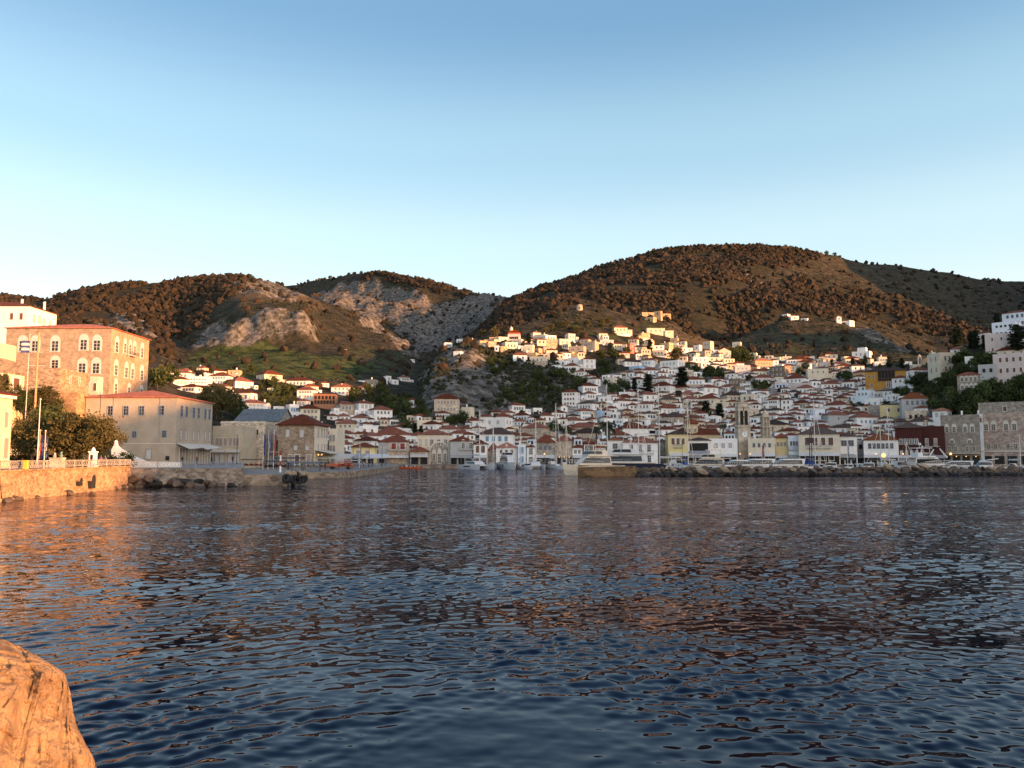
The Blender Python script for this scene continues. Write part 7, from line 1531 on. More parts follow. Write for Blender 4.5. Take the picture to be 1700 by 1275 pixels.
sailboat('sailboat', 939, 776, 250, -80, 10, 694, 'sailing boat half hidden behind the cream yacht bow')
for (px, top, L, lb, cv) in [(1017, 637, 16, 'sailing yacht with the tallest mast, behind the dark blue hulled yacht', BLUEC), (1052, 694, 10, 'sailing boat with a leaning pale mast left of a taller one', SAILC), (1058, 650, 14, 'sailing boat with a tall pale mast right of the leaning mast', SAILC), (1103, 638, 15, 'sailing yacht with a thick tall mast before the yellow house', SAILC), (1141, 668, 12, 'sailing boat with the mast crossing the yellow church dome', BLUEC), (1351, 664, 14, 'sailing yacht with a tall mast right of the dark radar frame', BLUEC), (1469, 708, 10, 'slender sailing boat mast before the red building', SAILC), (1474, 676, 12, 'wooden masted sailing boat beside the slender mast', SAILC), (1503, 732, 9, 'short masted boat behind the breakwater near the slanted booms', SAILC), (1691, 722, 10, 'small sailing boat moored behind the rocks at the right edge', SAILC)]:
    sailboat('sailboat', px, 782, 205 if px < 1100 else 214, rnd.choice([-75, -100, -85, 170]) if px not in (1017, 1103) else 172, L, top, lb, GEL if px != 1474 else HULLW, cv)
motor_yacht('motor_yacht', 1178, 782, 190, 165, 13, 'cream flybridge cruiser with a dark aft opening behind the rocks', CREAMB, 2, GEL)
for (px, L, hd, lb) in [(1226, 12, 20, 'low white express cruiser left of the red and blue flag'), (1258, 13, 14, 'white sports cruiser flying the red and blue flag'), (1308, 13, 16, 'long low white cruiser with dark blue side glass')]:
    motor_yacht('motor_yacht', px, 782, 184, 180 + hd, L, lb, GEL, 1, GEL)
motor_yacht('motor_yacht', 1538, 782, 184, 8, 14, 'white boat with slanted booms behind the rocks below the red building', GEL, 2, GEL)
motor_yacht('motor_yacht', 1590, 782, 190, 172, 11, 'second white boat behind the rocks below the grey stone mansion', GEL, 1, GEL)
for px0, r0, px1, r1 in ((1528, 764, 1531, 740), (1540, 762, 1550, 746), (1572, 760, 1560, 745)):
    a, b_ = at(px0, r0, 183), at(px1, r1, 183); m = MB(); m.tube((0, 0, 0), b_ - a, .22, .16, 8); o = m.build('boom_pole', [GEL], None, a); tag(o, {1528: 'upright white boom left of the two slanting ones', 1540: 'white boom leaning to the right over the booms boat', 1572: 'white boom leaning to the left over the booms boat'}[px0], 'boom')
for (px, Yb, L, hd, mt, lb) in [(827, 252, 6, -80, GEL, 'little white open boat between sailing boat and yacht'), (875, 236, 6, -70, GEL, 'tiny white tender in front of the far quay middle'), (957, 245, 7, -95, GEL, 'small white boat left of the cream yacht stern rail'), (1075, 200, 7, 160, GEL, 'small white cabin boat behind the breakwater head'), (1124, 196, 7, 20, GEL, 'small grey white motor boat left of the blue covered one'), (1150, 192, 7, 165, BLUEC, 'small boat under a deep blue cover'), (1360, 190, 7, 15, BLUEC, 'blue covered dinghy right of the radar frame'), (1384, 195, 8, 170, GEL, 'white domed canopy boat behind the rocks'), (1372, 187, 6, 10, GEL, 'small white open boat in front of the domed canopy boat'), (1412, 190, 7, 172, GEL, 'low white day boat right of the domed canopy boat'), (1425, 196, 7, 8, GEL, 'second low white day boat near the blue and white flagpole'), (1446, 190, 8, 175, HULLW, 'brown wooden caique beside the two masts'), (1490, 190, 9, 5, HULLW, 'long brown wooden caique left of the white booms boat'), (1640, 188, 9, 176, GEL, 'narrow white boat lying at the right end of the rocks'), (1340, 188, 6, 160, GEL, 'tiny white tender under the radar frame'), (1204, 188, 6, 12, GEL, 'tiny tender between the flybridge cruiser and the low express cruiser')]:
    small_boat(px, 782, Yb, hd, L, lb, mt)
for (px, hd, lb) in [(674, 170, 'left orange water taxi with a white roof at the quay corner'), (687, 176, 'right orange water taxi nearer the open harbour'), (659, 165, 'half hidden orange and white water taxi at the quay edge')]:
    rt = small_boat(px, 779, 262 - 14, hd, 4.0, lb, ORANGE, top=GEL, name='water_taxi', group='orange water taxis')
# ---------------------------------------------------------------- radar frame, flags
def flag_mesh(cols, w, h, kind='h'):
    """rippled flag, stripes as separate strips"""
    m = MB(); nx = 12
    f = lambda u, v: (u * w, .10 * w * math.sin(u * 7) * u, -v * h - .12 * u * u * h)
    n = len(cols)
    for s in range(n):
        for i in range(nx):
            u0, u1 = i / nx, (i + 1) / nx; v0, v1 = s / n, (s + 1) / n
            m.add([f(u0, v1), f(u1, v1), f(u1, v0), f(u0, v0)], [(0, 1, 2, 3)], cols[s])
    return m
FLB, FLW, FLR = flat('flag_blue', (.03, .05, .18), .8), flat('flag_white', (.5, .5, .5), .8), flat('flag_red', (.28, .04, .03), .8)
def flagpole(px, base_z, Y, top_row, label, cols=None, drop=True, r=.05, mat=ALU, fw=1.6, fh=1.0, flag_row=None, flag_label='', ang=-70):
    b_ = pw(px, Y, base_z); H = at(px, top_row, Y).z - base_z; rt = empty('flagpole', b_); tag(rt, label, 'flagpole')
    m = MB(); m.tube((0, 0, 0), (0, 0, H), r * 1.4, r * .8, 8); m.build('pole', [mat], rt); m = MB(); m.lathe([(.02, 0), (r * 2, .08), (r * 2, .16), (.02, .24)], 0, 0, 8); m.build('finial', [mat], rt, (0, 0, H))
    if cols is not None:
        z = at(px, flag_row, Y).z - base_z if flag_row else H - .2
        if drop:   # hanging limp along the pole
            m = MB(); n = len(cols)
            for s in range(n):
                for i in range(6):
                    z0, z1 = -fw * i / 6, -fw * (i + 1) / 6; x0, x1 = fh * .3 * s / n, fh * .3 * (s + 1) / n; j = .06 * math.sin(i * 1.7 + s)
                    m.add([(x0 + j, j, z1), (x1 + j, -j, z1), (x1 + .04 * math.sin(i), -j, z0), (x0 + .04 * math.sin(i), j, z0)], [(0, 1, 2, 3)], cols[s])
            m.build('flag', [FLB, FLW, FLR], rt, (r, 0, z))
        else: flag_mesh(cols, fw, fh).build('flag', [FLB, FLW, FLR], rt, (r, 0, z), R(ang))
    return rt
flagpole(53, 2.35, 122, 551, 'very tall orange lit signal mast with crossbars by the left trees', None, r=.14, mat=flat('mast_orange', (.55, .30, .14), .6))
o = [x for x in COL.objects if x.get('label', '').startswith('very tall orange')][0]
for z, w in ((12.2, 1.7), (13.2, .9), (15.5, 2.4), (17.6, 1.2)): m = MB(); m.tube((-w / 2, 0, z), (w / 2, 0, z), .05, n=5); m.build('crossbar', [ALU], o)
flagpole(38, 5, 130, 556, 'thin pole flying a blue and white striped flag over the curved terrace wall', [0, 1, 0, 1, 0], False, r=.05, fw=1.9, fh=2.0, flag_row=566, ang=-100)
flagpole(61.5, 2.35, 112, 664, 'plain white pole top rising out of the esplanade trees', None, r=.06, mat=WHITE)
flagpole(64, 2.35, 100, 716, 'left esplanade flagpole with limp red and blue flag', [2, 0], True, fw=3.0, fh=1.4, flag_row=722, mat=flat('pole_tan', (.5, .42, .33), .6))
flagpole(73, 2.35, 101, 717, 'right esplanade flagpole with limp blue and white flag', [0, 1, 0], True, fw=2.8, fh=1.0, flag_row=724)
for px, c, lb in ((436.5, [0, 0], 'leftmost pier flagpole with a limp deep blue flag'), (445, [0, 1, 0], 'middle pier flagpole with a limp blue and white flag'), (454, [2, 2], 'rightmost pier flagpole with a faded red flag')):
    flagpole(px, 1.15, 165, 716, lb, c, True, fw=4.2, fh=1.3, flag_row=722)
flagpole(597, 1.15, 190, 737, 'flagpole with a blue and white flag near the round quay end', [0, 1, 0, 1], True, fw=2.2, fh=1.2, flag_row=742)
flagpole(1265.5, .8, 178, 738, 'stern staff with a red blue and white flag over the sports cruiser', [2, 0, 1], True, fw=3.0, fh=2.0, flag_row=739, r=.04)
flagpole(1407.5, 1.0, 176, 738, 'flagpole with a small blue and white flag behind the rocks', [0, 1, 0], True, fw=2.2, fh=1.0, flag_row=741)
a = at(1346, 770, 200); rt = empty('radar_frame', (a.x, 200, 0)); tag(rt, 'twin leg dark frame carrying a square dark board behind the breakwater', 'radar frame'); k = 200 / F
for s in (-1, 1): m = MB(); m.tube((s * 2.2 * k, 0, 0), (s * 2 * k + (.3 if s < 0 else .1), 0, at(1346, 716, 200).z), .12, .1, 6); m.build('leg', [IRON], rt)
zb = at(1346, 736, 200).z; m = MB(); m.box(-5.2 * k, 5.2 * k, -.1, .1, zb, zb + 9.5 * k); m.build('board', [flat('dark_brown_board', (.05, .03, .03), .8)], rt)
# ---------------------------------------------------------------- boulders
def rock_mesh(seed, sub=3, flatz=.75, mat=None, smooth=False):
    b = bmesh.new(); bmesh.ops.create_icosphere(b, subdivisions=sub, radius=1); rs = np.random.RandomState(seed)
    P = np.array([v.co[:] for v in b.verts]); 
    for _ in range(9):                                              # chop facets
        n = rs.randn(3); n /= np.linalg.norm(n); d = rs.uniform(.55, .85); s = P @ n; P -= np.outer(np.clip(s - d, 0, None), n)
    P *= (1 + .10 * fbm(P[:, 0] * 1.8 + seed, P[:, 1] * 1.8 + P[:, 2] * 1.3, 4, seed))[:, None]
    P *= np.array([1, .85, flatz])
    Fq = [[v.index for v in f.verts] for f in b.faces]; b.free()
    return mesh_from('boulder', P, Fq, mat, smooth=smooth)
ROCKM = paint('breakwater_rock', (.145, .105, .078), var=.32, scale=.8, rough=.95, bump=.8, bscale=2.5)
ROCKD = paint('wet_dark_rock', (.035, .03, .026), var=.3, scale=1.2, rough=.7, bump=.8, bscale=2.5)
ROCKL = paint('pale_rock', (.34, .26, .18), var=.2, scale=1.0, rough=.95, bump=.6, bscale=2.5)
RM = {k: [rock_mesh(s + 10 * n, mat=m_) for s in range(5)] for n, (k, m_) in enumerate((('m', ROCKM), ('d', ROCKD), ('l', ROCKL)))}
rb = random.Random(3)
def boulder(x, y, z, s, kind, label, group):
    o = link('boulder', rb.choice(RM[kind]), None, (x, y, z)); o.rotation_euler = (rb.uniform(-.5, .5), rb.uniform(-.5, .5), rb.uniform(0, 6.28)); o.scale = (s * rb.uniform(.9, 1.5), s, s * rb.uniform(.7, 1.05))
    tag(o, label, 'boulder', group); return o
def Ybw(px): return np.interp(px, [1050, 1350, 1700, 2100], [160, 163, 168, 176])
px = 1052
layers = [(0.05, 0.0, 'd', 'dark wet boulder along the waterline of the breakwater', 'boulders at the breakwater waterline', 1.0), (.65, 1.4, 'm', 'brown boulder in the middle course of the breakwater', 'boulders in the middle of the breakwater', 1.1), (1.3, 3.0, 'm', 'brown boulder on the crest of the breakwater', 'boulders on the breakwater crest', .95)]
for z, dy, kd_, lb, gr, sz in layers:
    px = 1050
    while px < 1770:
        s = sz * rb.uniform(.65, 1.35); Y = float(Ybw(px)) + dy; c = pw(px, Y, z)
        boulder(c.x, c.y + rb.uniform(-.5, .5), z + rb.uniform(-.25, .2) - (.25 if px < 1075 else 0), s, kd_, lb, gr)
        px += s * 1.35 * F / Y
for px, row, s, lb in ((1165, 782, 1.6, 'long pale slab boulder lying slanted in the breakwater'), (1203, 779, 1.5, 'pale slab boulder tilted down, right of the long slanted one'), (1118, 779, .9, 'small pale boulder near the breakwater head'), (1316, 779, 1.0, 'light tan boulder on the breakwater before the low cruiser'), (1475, 775, 1.3, 'tan pointed boulder on the crest below the brown caique'), (1647, 778, 1.3, 'smooth tan slab boulder below the grey stone mansion'), (1532, 773, 1.5, 'flat pale slab boulder under the white booms boat')):
    p = at(px, row, float(Ybw(px)) - .6); o = boulder(p.x, p.y, p.z, s, 'l', lb, None); o.scale = (s * .95, s * .7, s * .5); o.rotation_euler = (.2, .35, 0)
# core of the breakwater so that no water shows between the stones
m = MB(); P0, P1 = pw(1054, 166, 0), pw(1790, 175, 0)
m.add([(P0.x, P0.y - 4.4, -2), (P1.x, P1.y - 4.4, -2), (P1.x, P1.y + 4, -2), (P0.x, P0.y + 4, -2), (P0.x, P0.y - 2, 1.1), (P1.x, P1.y - 2, 1.1), (P1.x, P1.y + 2.5, 1.2), (P0.x, P0.y + 2.5, 1.2)], [(0, 1, 5, 4), (1, 2, 6, 5), (2, 3, 7, 6), (3, 0, 4, 7), (4, 5, 6, 7)])
tag(m.build('breakwater', [ROCKM]), 'rubble core of the breakwater under its boulders', kind='structure')
m = MB(); a, b_ = pw(959, 155.2, 0), pw(1056, 159.5, 0)
m.add([(a.x, a.y, -2), (b_.x, b_.y, -2), (b_.x + 1, b_.y + 7, -2), (a.x + .5, a.y + 6, -2), (a.x + .1, a.y + .25, 1.75), (b_.x, b_.y + .25, 1.95), (b_.x + 1, b_.y + 7, 1.95), (a.x + .5, a.y + 6, 1.75)], [(0, 1, 5, 4), (1, 2, 6, 5), (2, 3, 7, 6), (3, 0, 4, 7), (4, 5, 6, 7)])
tag(m.build('breakwater_head', [stone_mat('worn_brown_block', (.14, .09, .052), 1.4, .7, .45, .9)]), 'worn brown block that ends the breakwater', 'breakwater head')
# boulders below the left esplanade
for i, (px, row, s, kd_) in enumerate([(222, 797, 1.5, 'm'), (236, 800, 1.3, 'd'), (248, 797, 1.4, 'm'), (262, 801, 1.3, 'd'), (288, 799, 1.3, 'm'), (230, 806, 1.1, 'd'), (255, 806, 1.1, 'd'), (296, 804, 1.2, 'd'), (318, 805, 1.2, 'm'), (308, 800, 1.2, 'd'), (352, 806, 1.0, 'd'), (368, 806, .9, 'd'), (385, 807, .9, 'd'), (402, 807, .9, 'd'), (215, 808, 1.0, 'd'), (202, 809, .8, 'm'), (114, 818, .9, 'd'), (190, 811, .7, 'd'), (30, 829, .9, 'm'), (12, 832, .8, 'd'), (60, 827, .7, 'm'), (330, 799, 1.0, 'd'), (345, 802, .9, 'm')]):
    Y = float(np.interp(px, [0, 150, 215, 420], [69.5, 90.5, 103.5, 107])) - (1.0 if row > 803 else .4); p = at(px, row, Y)
    boulder(p.x, p.y, max(p.z, -.1), s * .72, 'm' if i % 3 else kd_, {'m': 'brown boulder heaped against the foot of the left shore wall', 'd': 'dark wet boulder at the waterline of the left shore'}[kd_], {'m': 'brown boulders of the left shore', 'd': 'dark boulders of the left shore'}[kd_])
p = at(275, 797, 105); o = boulder(p.x, p.y, p.z, 1.6, 'l', 'large smooth pale boulder in front of the left shore wall', None); o.scale = (2.0, 1.3, .95)
p = at(300, 796, 105); o = boulder(p.x, p.y, p.z, 1.1, 'l', 'smaller pale boulder right of the large smooth one', None)
# tyres and weedy stones hanging on the pier corner
rt_ = None
for i in range(16):
    px = 474 + (i % 8) * 4.5 + rb.uniform(-2, 2); row = 791 + (i // 8) * 7 + rb.uniform(-3, 5); p = at(px, row, 107 + (i % 8) * .8)
    b = bmesh.new(); me = bpy.data.meshes.new('tyre'); m = MB(); rings = []
    for j in range(16):
        a = j * math.pi / 8; rings.append([((.42 + .16 * math.cos(c * math.pi / 3)) * math.cos(a), .16 * math.sin(c * math.pi / 3), (.42 + .16 * math.cos(c * math.pi / 3)) * math.sin(a)) for c in range(6)])
    rings.append(rings[0]); m.loft(rings, cap=False); b.free(); bpy.data.meshes.remove(me)
    o = m.build('tyre', [RUB], None, (p.x, p.y, max(.25, p.z)), R(rb.uniform(-60, 60))); o.rotation_euler.x = rb.uniform(-.5, .5); tag(o, 'black tyre fender hanging on the corner of the short pier', 'tyre', 'tyre fenders on the pier corner')
for i in range(7):
    p = at(478 + i * 4.6, 786 + (i % 2) * 1.5, 109 + i * .5); boulder(p.x, p.y, p.z, .62, 'l', 'small pale stone heaped on the pier corner above the tyres', 'pale stones on the pier corner')
# ---------------------------------------------------------------- big foreground rock
def foreground_rock():
    Yc = 4.6; out = [(-330, 1010), (-120, 1030), (0, 1046), (25, 1056), (42, 1066), (75, 1085), (100, 1102), (107, 1130), (113, 1165), (122, 1195), (135, 1222), (150, 1250), (160, 1285), (185, 1340), (230, 1450), (300, 1800), (330, 2400)]
    pts = [at(a, b, Yc) for a, b in out]; xs = np.array([p.x for p in pts]); zs = np.array([p.z for p in pts])
    NR, NC = 480, 460; x_l = -6.5
    # profile: z as function of x going right then down; parametrise by arc length
    s = np.concatenate([[0], np.cumsum(np.hypot(np.diff(xs), np.diff(zs)))]); S = np.interp(np.linspace(0, 1, NR), [0, .12, .82, 1], [0, s[2] - .15, s[12], s[-1]]); px_, pz_ = np.interp(S, s, xs), np.interp(S, s, zs)
    V = np.zeros((NR, NC, 3)); 
    for c in range(NC):
        v = c / (NC - 1) * 2 - 1                                     # -1 near side, 1 far side
        # cross section: the rounded shape falls away towards and away from the camera
        d = abs(v) ** 2.6; shr = 1 - .92 * d if True else 1
        cx, cz = x_l, -1.0
        V[:, c, 0] = cx + (px_ - cx) * (1 - .55 * d); V[:, c, 2] = cz + (pz_ - cz) * (1 - .80 * d * (1 if v > 0 else 1)); V[:, c, 1] = Yc + v * 1.9 - .25 * (1 - d)
    X, Y, Z_ = V[..., 0], V[..., 1], V[..., 2]
    q1 = ridged(X * .8 + Z_ * .7, Y * .8 - Z_ * .5, 5, 5); q2 = fbm(X * 3.1 + Z_ * 2.2, Y * 3 + Z_ * 1.9, 5, 8); cell = fbm((X + Z_) * 1.6, (Y - Z_ * .8) * 1.6, 2, 12)
    fac = np.round(cell * 5) / 5 * .22 + cell * .1
    disp = .05 * q1 + .07 * q2 + fac * .35
    r5 = ridged(X * 2.3 - Z_ * 1.6, Z_ * 2.6 + Y * 2.0, 5, 19); c5 = fbm(X * 5 + Y * 3, Z_ * 4 - Y * 4, 2, 44)
    disp = disp + .095 * r5 + .09 * np.round(c5 * 6) / 6 + .05 * fbm(X * 14 + Y * 6, Z_ * 13 - Y * 9, 4, 23) - .025 * np.clip(1 - np.abs(fbm(X * 3 - Y * 2, Z_ * 3 + Y, 3, 66)) * 14, 0, 1)
    damp = .75
    V[..., 0] += disp * damp * .7 - .05; V[..., 1] -= disp * .9; V[..., 2] += disp * damp * .45 - .03
    m, t, b = nmat('sunlit_limestone'); L = t.links.new; geo = N(t, 'ShaderNodeNewGeometry')
    n1 = N(t, 'ShaderNodeTexNoise'); n1.inputs['Scale'].default_value = 5; n1.inputs['Detail'].default_value = 10; n1.inputs['Roughness'].default_value = .68; L(geo.outputs['Position'], n1.inputs['Vector'])
    r = N(t, 'ShaderNodeValToRGB'); e = r.color_ramp.elements; e[0].position = .3; e[0].color = (.19, .12, .07, 1); e[1].position = .68; e[1].color = (.57, .385, .215, 1); x = e.new(.44); x.color = (.35, .225, .13, 1); x = e.new(.55); x.color = (.46, .31, .18, 1)
    L(n1.outputs['Fac'], r.inputs[0]); L(r.outputs[0], b.inputs['Base Color']); b.inputs['Roughness'].default_value = .9; b.inputs['Specular IOR Level'].default_value = .25
    n2 = N(t, 'ShaderNodeTexNoise'); n2.inputs['Scale'].default_value = 22; n2.inputs['Detail'].default_value = 9; n2.inputs['Roughness'].default_value = .65; L(geo.outputs['Position'], n2.inputs['Vector'])
    bp = N(t, 'ShaderNodeBump'); bp.inputs['Strength'].default_value = .8; bp.inputs['Distance'].default_value = .12; L(n2.outputs['Fac'], bp.inputs['Height']); L(bp.outputs[0], b.inputs['Normal'])
    o = link('rock', grid_mesh('rock', V, m)); tag(o, 'big sunlit orange limestone rock in the lower corner next to the water', 'rock')
foreground_rock()
# ---------------------------------------------------------------- people
def person_mesh(seed, top, leg, skin=(.36, .22, .15), hair=(.03, .02, .015), walk=.18, seated=False):
    me = bpy.data.meshes.new('person'); o = bpy.data.objects.new('tmp_person', me); COL.objects.link(o)
    w = walk
    J = dict(pel=(0, 0, .95), ch=(0, 0, 1.25), nk=(0, -.01, 1.47), hd=(0, -.02, 1.58), ht=(0, -.01, 1.72), sl=(-.17, 0, 1.40), sr=(.17, 0, 1.40), el=(-.23, .05 + w * .3, 1.13), er=(.23, .05 - w * .3, 1.13), hl=(-.24, -.05 + w * .4, .88), hr=(.24, -.05 - w * .4, .88),
             pl=(-.09, 0, .92), pr=(.09, 0, .92), kl=(-.10, -w * .6, .50), kr=(.10, w * .4, .50), al=(-.10, -w * .7, .09), ar=(.10, w * 1.2, .09), tl=(-.10, -w * .7 - .16, .04), tr=(.10, w * 1.2 - .15, .05), nose=(0, -.11, 1.57))
    Rd = dict(pel=.13, ch=.15, nk=.055, hd=.085, ht=.07, sl=.065, sr=.065, el=.042, er=.042, hl=.032, hr=.032, pl=.09, pr=.09, kl=.06, kr=.06, al=.042, ar=.042, tl=.035, tr=.035, nose=.02)
    E = [('pel', 'ch'), ('ch', 'nk'), ('nk', 'hd'), ('hd', 'ht'), ('hd', 'nose'), ('ch', 'sl'), ('ch', 'sr'), ('sl', 'el'), ('el', 'hl'), ('sr', 'er'), ('er', 'hr'), ('pel', 'pl'), ('pel', 'pr'), ('pl', 'kl'), ('kl', 'al'), ('al', 'tl'), ('pr', 'kr'), ('kr', 'ar'), ('ar', 'tr')]
    ks = list(J); me.from_pydata([J[k] for k in ks], [(ks.index(a), ks.index(b)) for a, b in E], [])
    md = o.modifiers.new('s', 'SKIN'); 
    for i, k in enumerate(ks): me.skin_vertices[0].data[i].radius = (Rd[k], Rd[k] * (.75 if k in ('ch', 'pel') else 1)); me.skin_vertices[0].data[i].use_root = (k == 'pel')
    s = o.modifiers.new('u', 'SUBSURF'); s.levels = 1; s.render_levels = 1
    dg = bpy.context.evaluated_depsgraph_get(); r = bpy.data.meshes.new_from_object(o.evaluated_get(dg)); bpy.data.objects.remove(o)
    r.name = 'person'
    for n, c in (('skin_%d' % seed, skin), ('top_%d' % seed, top), ('trousers_%d' % seed, leg), ('hair_%d' % seed, hair)): r.materials.append(flat(n, c, .85))
    for p in r.polygons:
        c = p.center; z = c.z
        p.material_index = 3 if z > 1.66 or (z > 1.55 and c.y > .02) else 0 if z > 1.47 else 1 if z > .96 else 2 if abs(c.x) < .2 or z < .8 else 0
        if abs(c.x) > .2 and z < .93: p.material_index = 0
    return r
PM = [person_mesh(0, (.02, .02, .025), (.02, .02, .03)), person_mesh(1, (.30, .04, .05), (.04, .05, .09), walk=.05), person_mesh(2, (.35, .34, .36), (.05, .06, .12)), person_mesh(3, (.05, .08, .2), (.10, .09, .08), walk=.0), person_mesh(4, (.28, .12, .20), (.03, .03, .04), walk=.1)]
for (px, Y, z, k, hd, lb) in [
 (302.5, 150, 2.35, 0, 80, 'person in dark clothes standing before the shutters of the three storey building'), (326.5, 160, 2.35, 1, 60, 'person in a red top next to the shop display under the awning'),
 (351.5, 162, 2.35, 0, 120, 'person in black walking near the drainpipe corner of the shops'), (356, 163, 2.35, 3, 100, 'person in a blue top right behind the one walking by the shops'), (386, 172, 2.35, 0, 30, 'dark dressed person before the white columns of the shop'),
 (167.5, 112, 2.35, 4, 20, 'person in a pinkish top left of two others at the dark hedge'), (174.5, 112.5, 2.35, 2, -10, 'person in a light top in the middle of the three by the hedge'), (180, 113, 2.35, 0, 40, 'person in dark clothes on the right of the three by the hedge'),
 (479, 128, 1.52, 0, 30, 'person in black standing at the pier end, the left one'), (484.5, 130, 1.52, 3, -160, 'person in dark blue standing at the pier end, the right one'),
 (540.5, 180, 1.15, 1, 60, 'person in red under the lamp lit awning of the stone mansion'), (546, 182, 1.15, 0, 0, 'dark dressed person beside the one in red under the lit awning'),
 (604, 195, 1.15, 2, 70, 'person in a light top near the quay curve flagpole'), (618, 200, 1.15, 0, 200, 'dark dressed person right of the quay curve flagpole'), (640, 236, 1.15, 3, 90, 'person in blue by the white awnings of the quay corner'), (700, 268, 1.15, 0, 100, 'person by the water before the small beige shop'), (716, 268, 1.15, 2, 60, 'person in light clothes before the small beige shop'), (757, 267, 1.15, 0, 40, 'person in front of the great arch, right side')]:
    o = link('person', PM[k], None, pw(px, Y, z), R(hd)); tag(o, lb, 'person')
# ---------------------------------------------------------------- harbour furniture
def boxmesh(name, label, cat, loc, parts, rz=0):
    rt = empty(name, loc, rz); tag(rt, label, cat)
    for n, mt, fn in parts: m = MB(); fn(m); m.build(n, [mt], rt)
    return rt
# monument, statue base, bin
boxmesh('monument', 'white square monument with a dark niche by the lattice fence', 'monument', pw(154, 104, 2.35), [('shaft', wallmat('w'), lambda m: (m.box(-.45, .45, -.45, .45, 0, .5), m.box(-.36, .36, -.36, .36, .5, 2.1), m.box(-.45, .45, -.45, .45, 2.1, 2.25), m.lathe([(.36, 2.25), (.2, 2.6), (.05, 2.8)], 0, 0, 4))), ('niche', DARK, lambda m: m.box(-.16, .16, -.39, -.35, 1.0, 1.8))])
boxmesh('statue', 'stone block with two small busts behind the lattice fence', 'statue', pw(95, 98, 2.35), [('pedestal', wallmat('e'), lambda m: (m.box(-.75, .75, -.4, .4, 0, 1.35), m.box(-.82, .82, -.46, .46, 1.35, 1.45))), ('bust', flat('bronze_green', (.16, .24, .20), .6), lambda m: m.lathe([(.12, 0), (.2, .15), (.22, .3), (.08, .42), (.13, .55), (.12, .68), (.03, .76)][:7] and [(.12, 1.45), (.2, 1.6), (.22, 1.75), (.08, 1.87), (.13, 2.0), (.12, 2.13), (.03, 2.21)], .45, 0, 10)), ('bust', wallmat('e'), lambda m: m.lathe([(.12, 1.45), (.2, 1.6), (.2, 1.7), (.08, 1.8), (.12, 1.92), (.03, 2.05)], -.35, 0, 10))])
boxmesh('litter_bin', 'bright yellow litter bin in the lattice fence', 'bin', pw(43, 74.5, 2.78), [('bin', flat('bin_yellow', (.75, .48, .06), .6), lambda m: (m.box(-.16, .16, -.16, .16, 0, .72), m.box(-.19, .19, -.19, .19, .72, .82)))])
# street lamps on quay and road
def lamp(px, Y, z, h, label, lit=False, arms=1):
    rt = empty('street_lamp', pw(px, Y, z)); tag(rt, label, 'street lamp', None)
    m = MB(); m.lathe([(.16, 0), (.14, .5), (.07, .7), (.05, h)], 0, 0, 8); m.build('pole', [IRON], rt)
    m = MB(); m.lathe([(.05, h), (.2, h + .15), (.24, h + .55), (.05, h + .75)], 0, 0, 8); m.build('lantern', [WARM if lit else flat('lamp_glass', (.4, .4, .38), .3)], rt)
for px, Y, z, h, lb in ((393, 150, 2.35, 5.6, 'tall dark street lamp before the cream shop building'), (162, 135, 2.35, 12.0, 'tall dark lamp post in front of the grey outbuilding'), (586, 200, 1.15, 6.2, 'dark lamp post left of the yellow house on the quay'), (612.5, 205, 1.15, 5.8, 'lamp post between the two windows of the yellow house'), (634, 222, 1.15, 5.8, 'lamp post before the pale grey house with red shutters'), (1133, 262, 1.15, 8, 'dark lamp post before the yellow house'), (1410, 262, 1.15, 6, 'dark lamp post before the plain white house'), (1505, 262, 1.15, 6, 'lamp post before the dark red building'), (1288, 262, 1.15, 6, 'lamp post below the slender bell tower')):
    lamp(px, Y, z, h, lb)
# red and white harbour light on the pier
boxmesh('harbour_light', 'red and white banded light column on the short pier', 'harbour light', pw(465.5, 122, 1.52), [('column', WHITE, lambda m: m.lathe([(.2, 0), (.16, .4), (.12, 2.6)], 0, 0, 10)), ('band', REDP, lambda m: m.lathe([(.15, .9), (.15, 1.7)], 0, 0, 10)), ('lantern', REDP, lambda m: m.lathe([(.1, 2.6), (.2, 2.75), (.2, 3.1), (.05, 3.3)], 0, 0, 10))])
# shop displays, crates, covered stalls and carts on the quay
def stall(px, Y, z, w, h, label, mat, cover, name='market_stall', cat='stall'):
    k = w / 2
    boxmesh(name, label, cat, pw(px, Y, z), [('table', BROWN, lambda m: (m.box(-k, k, -.6, .6, .75, .85), *[m.box(sx * k * .92 - .04, sx * k * .92 + .04, sy * .5 - .04, sy * .5 + .04, 0, .75) for sx in (-1, 1) for sy in (-1, 1)])), ('goods', mat, lambda m: [m.lathe([(.2, .85), (.28, 1.0), (.12, 1.15 + .12 * (i % 2))], -k + .35 + i * .55, (i % 2) * .4 - .2, 7) for i in range(max(2, int(w / .55)))]), ('canopy', cover, lambda m: (m.add([(-k, -.9, h - .25), (k, -.9, h - .25), (k, 0, h), (-k, 0, h), (k, .9, h - .25), (-k, .9, h - .25)], [(0, 1, 2, 3), (3, 2, 4, 5)]), *[m.tube((sx * k * .95, sy * .85, .85), (sx * k * .95, sy * .85, h - .24), .04, n=5) for sx in (-1, 1) for sy in (-1, 1)]))])
stall(418, 175, 1.15, 4.6, 2.2, 'stall heaped with red and yellow goods before the low arcade', REDP, BROWN)
stall(457, 150, 1.15, 4.2, 2.0, 'dark covered stall at the root of the pier', NAVY, IRON)
stall(480, 152, 1.15, 5.5, 2.6, 'black canopied stall behind the two people on the pier', NAVY, flat('black_canvas', (.03, .03, .035), .9))
stall(505, 150, 1.15, 6.5, 1.8, 'long grey tarpaulin covered stall on the quay', GREYF, flat('tarpaulin', (.12, .13, .14), .7))
stall(523, 158, 1.15, 4.5, 1.6, 'low dark cart of crates by the quay edge', BROWN, IRON)
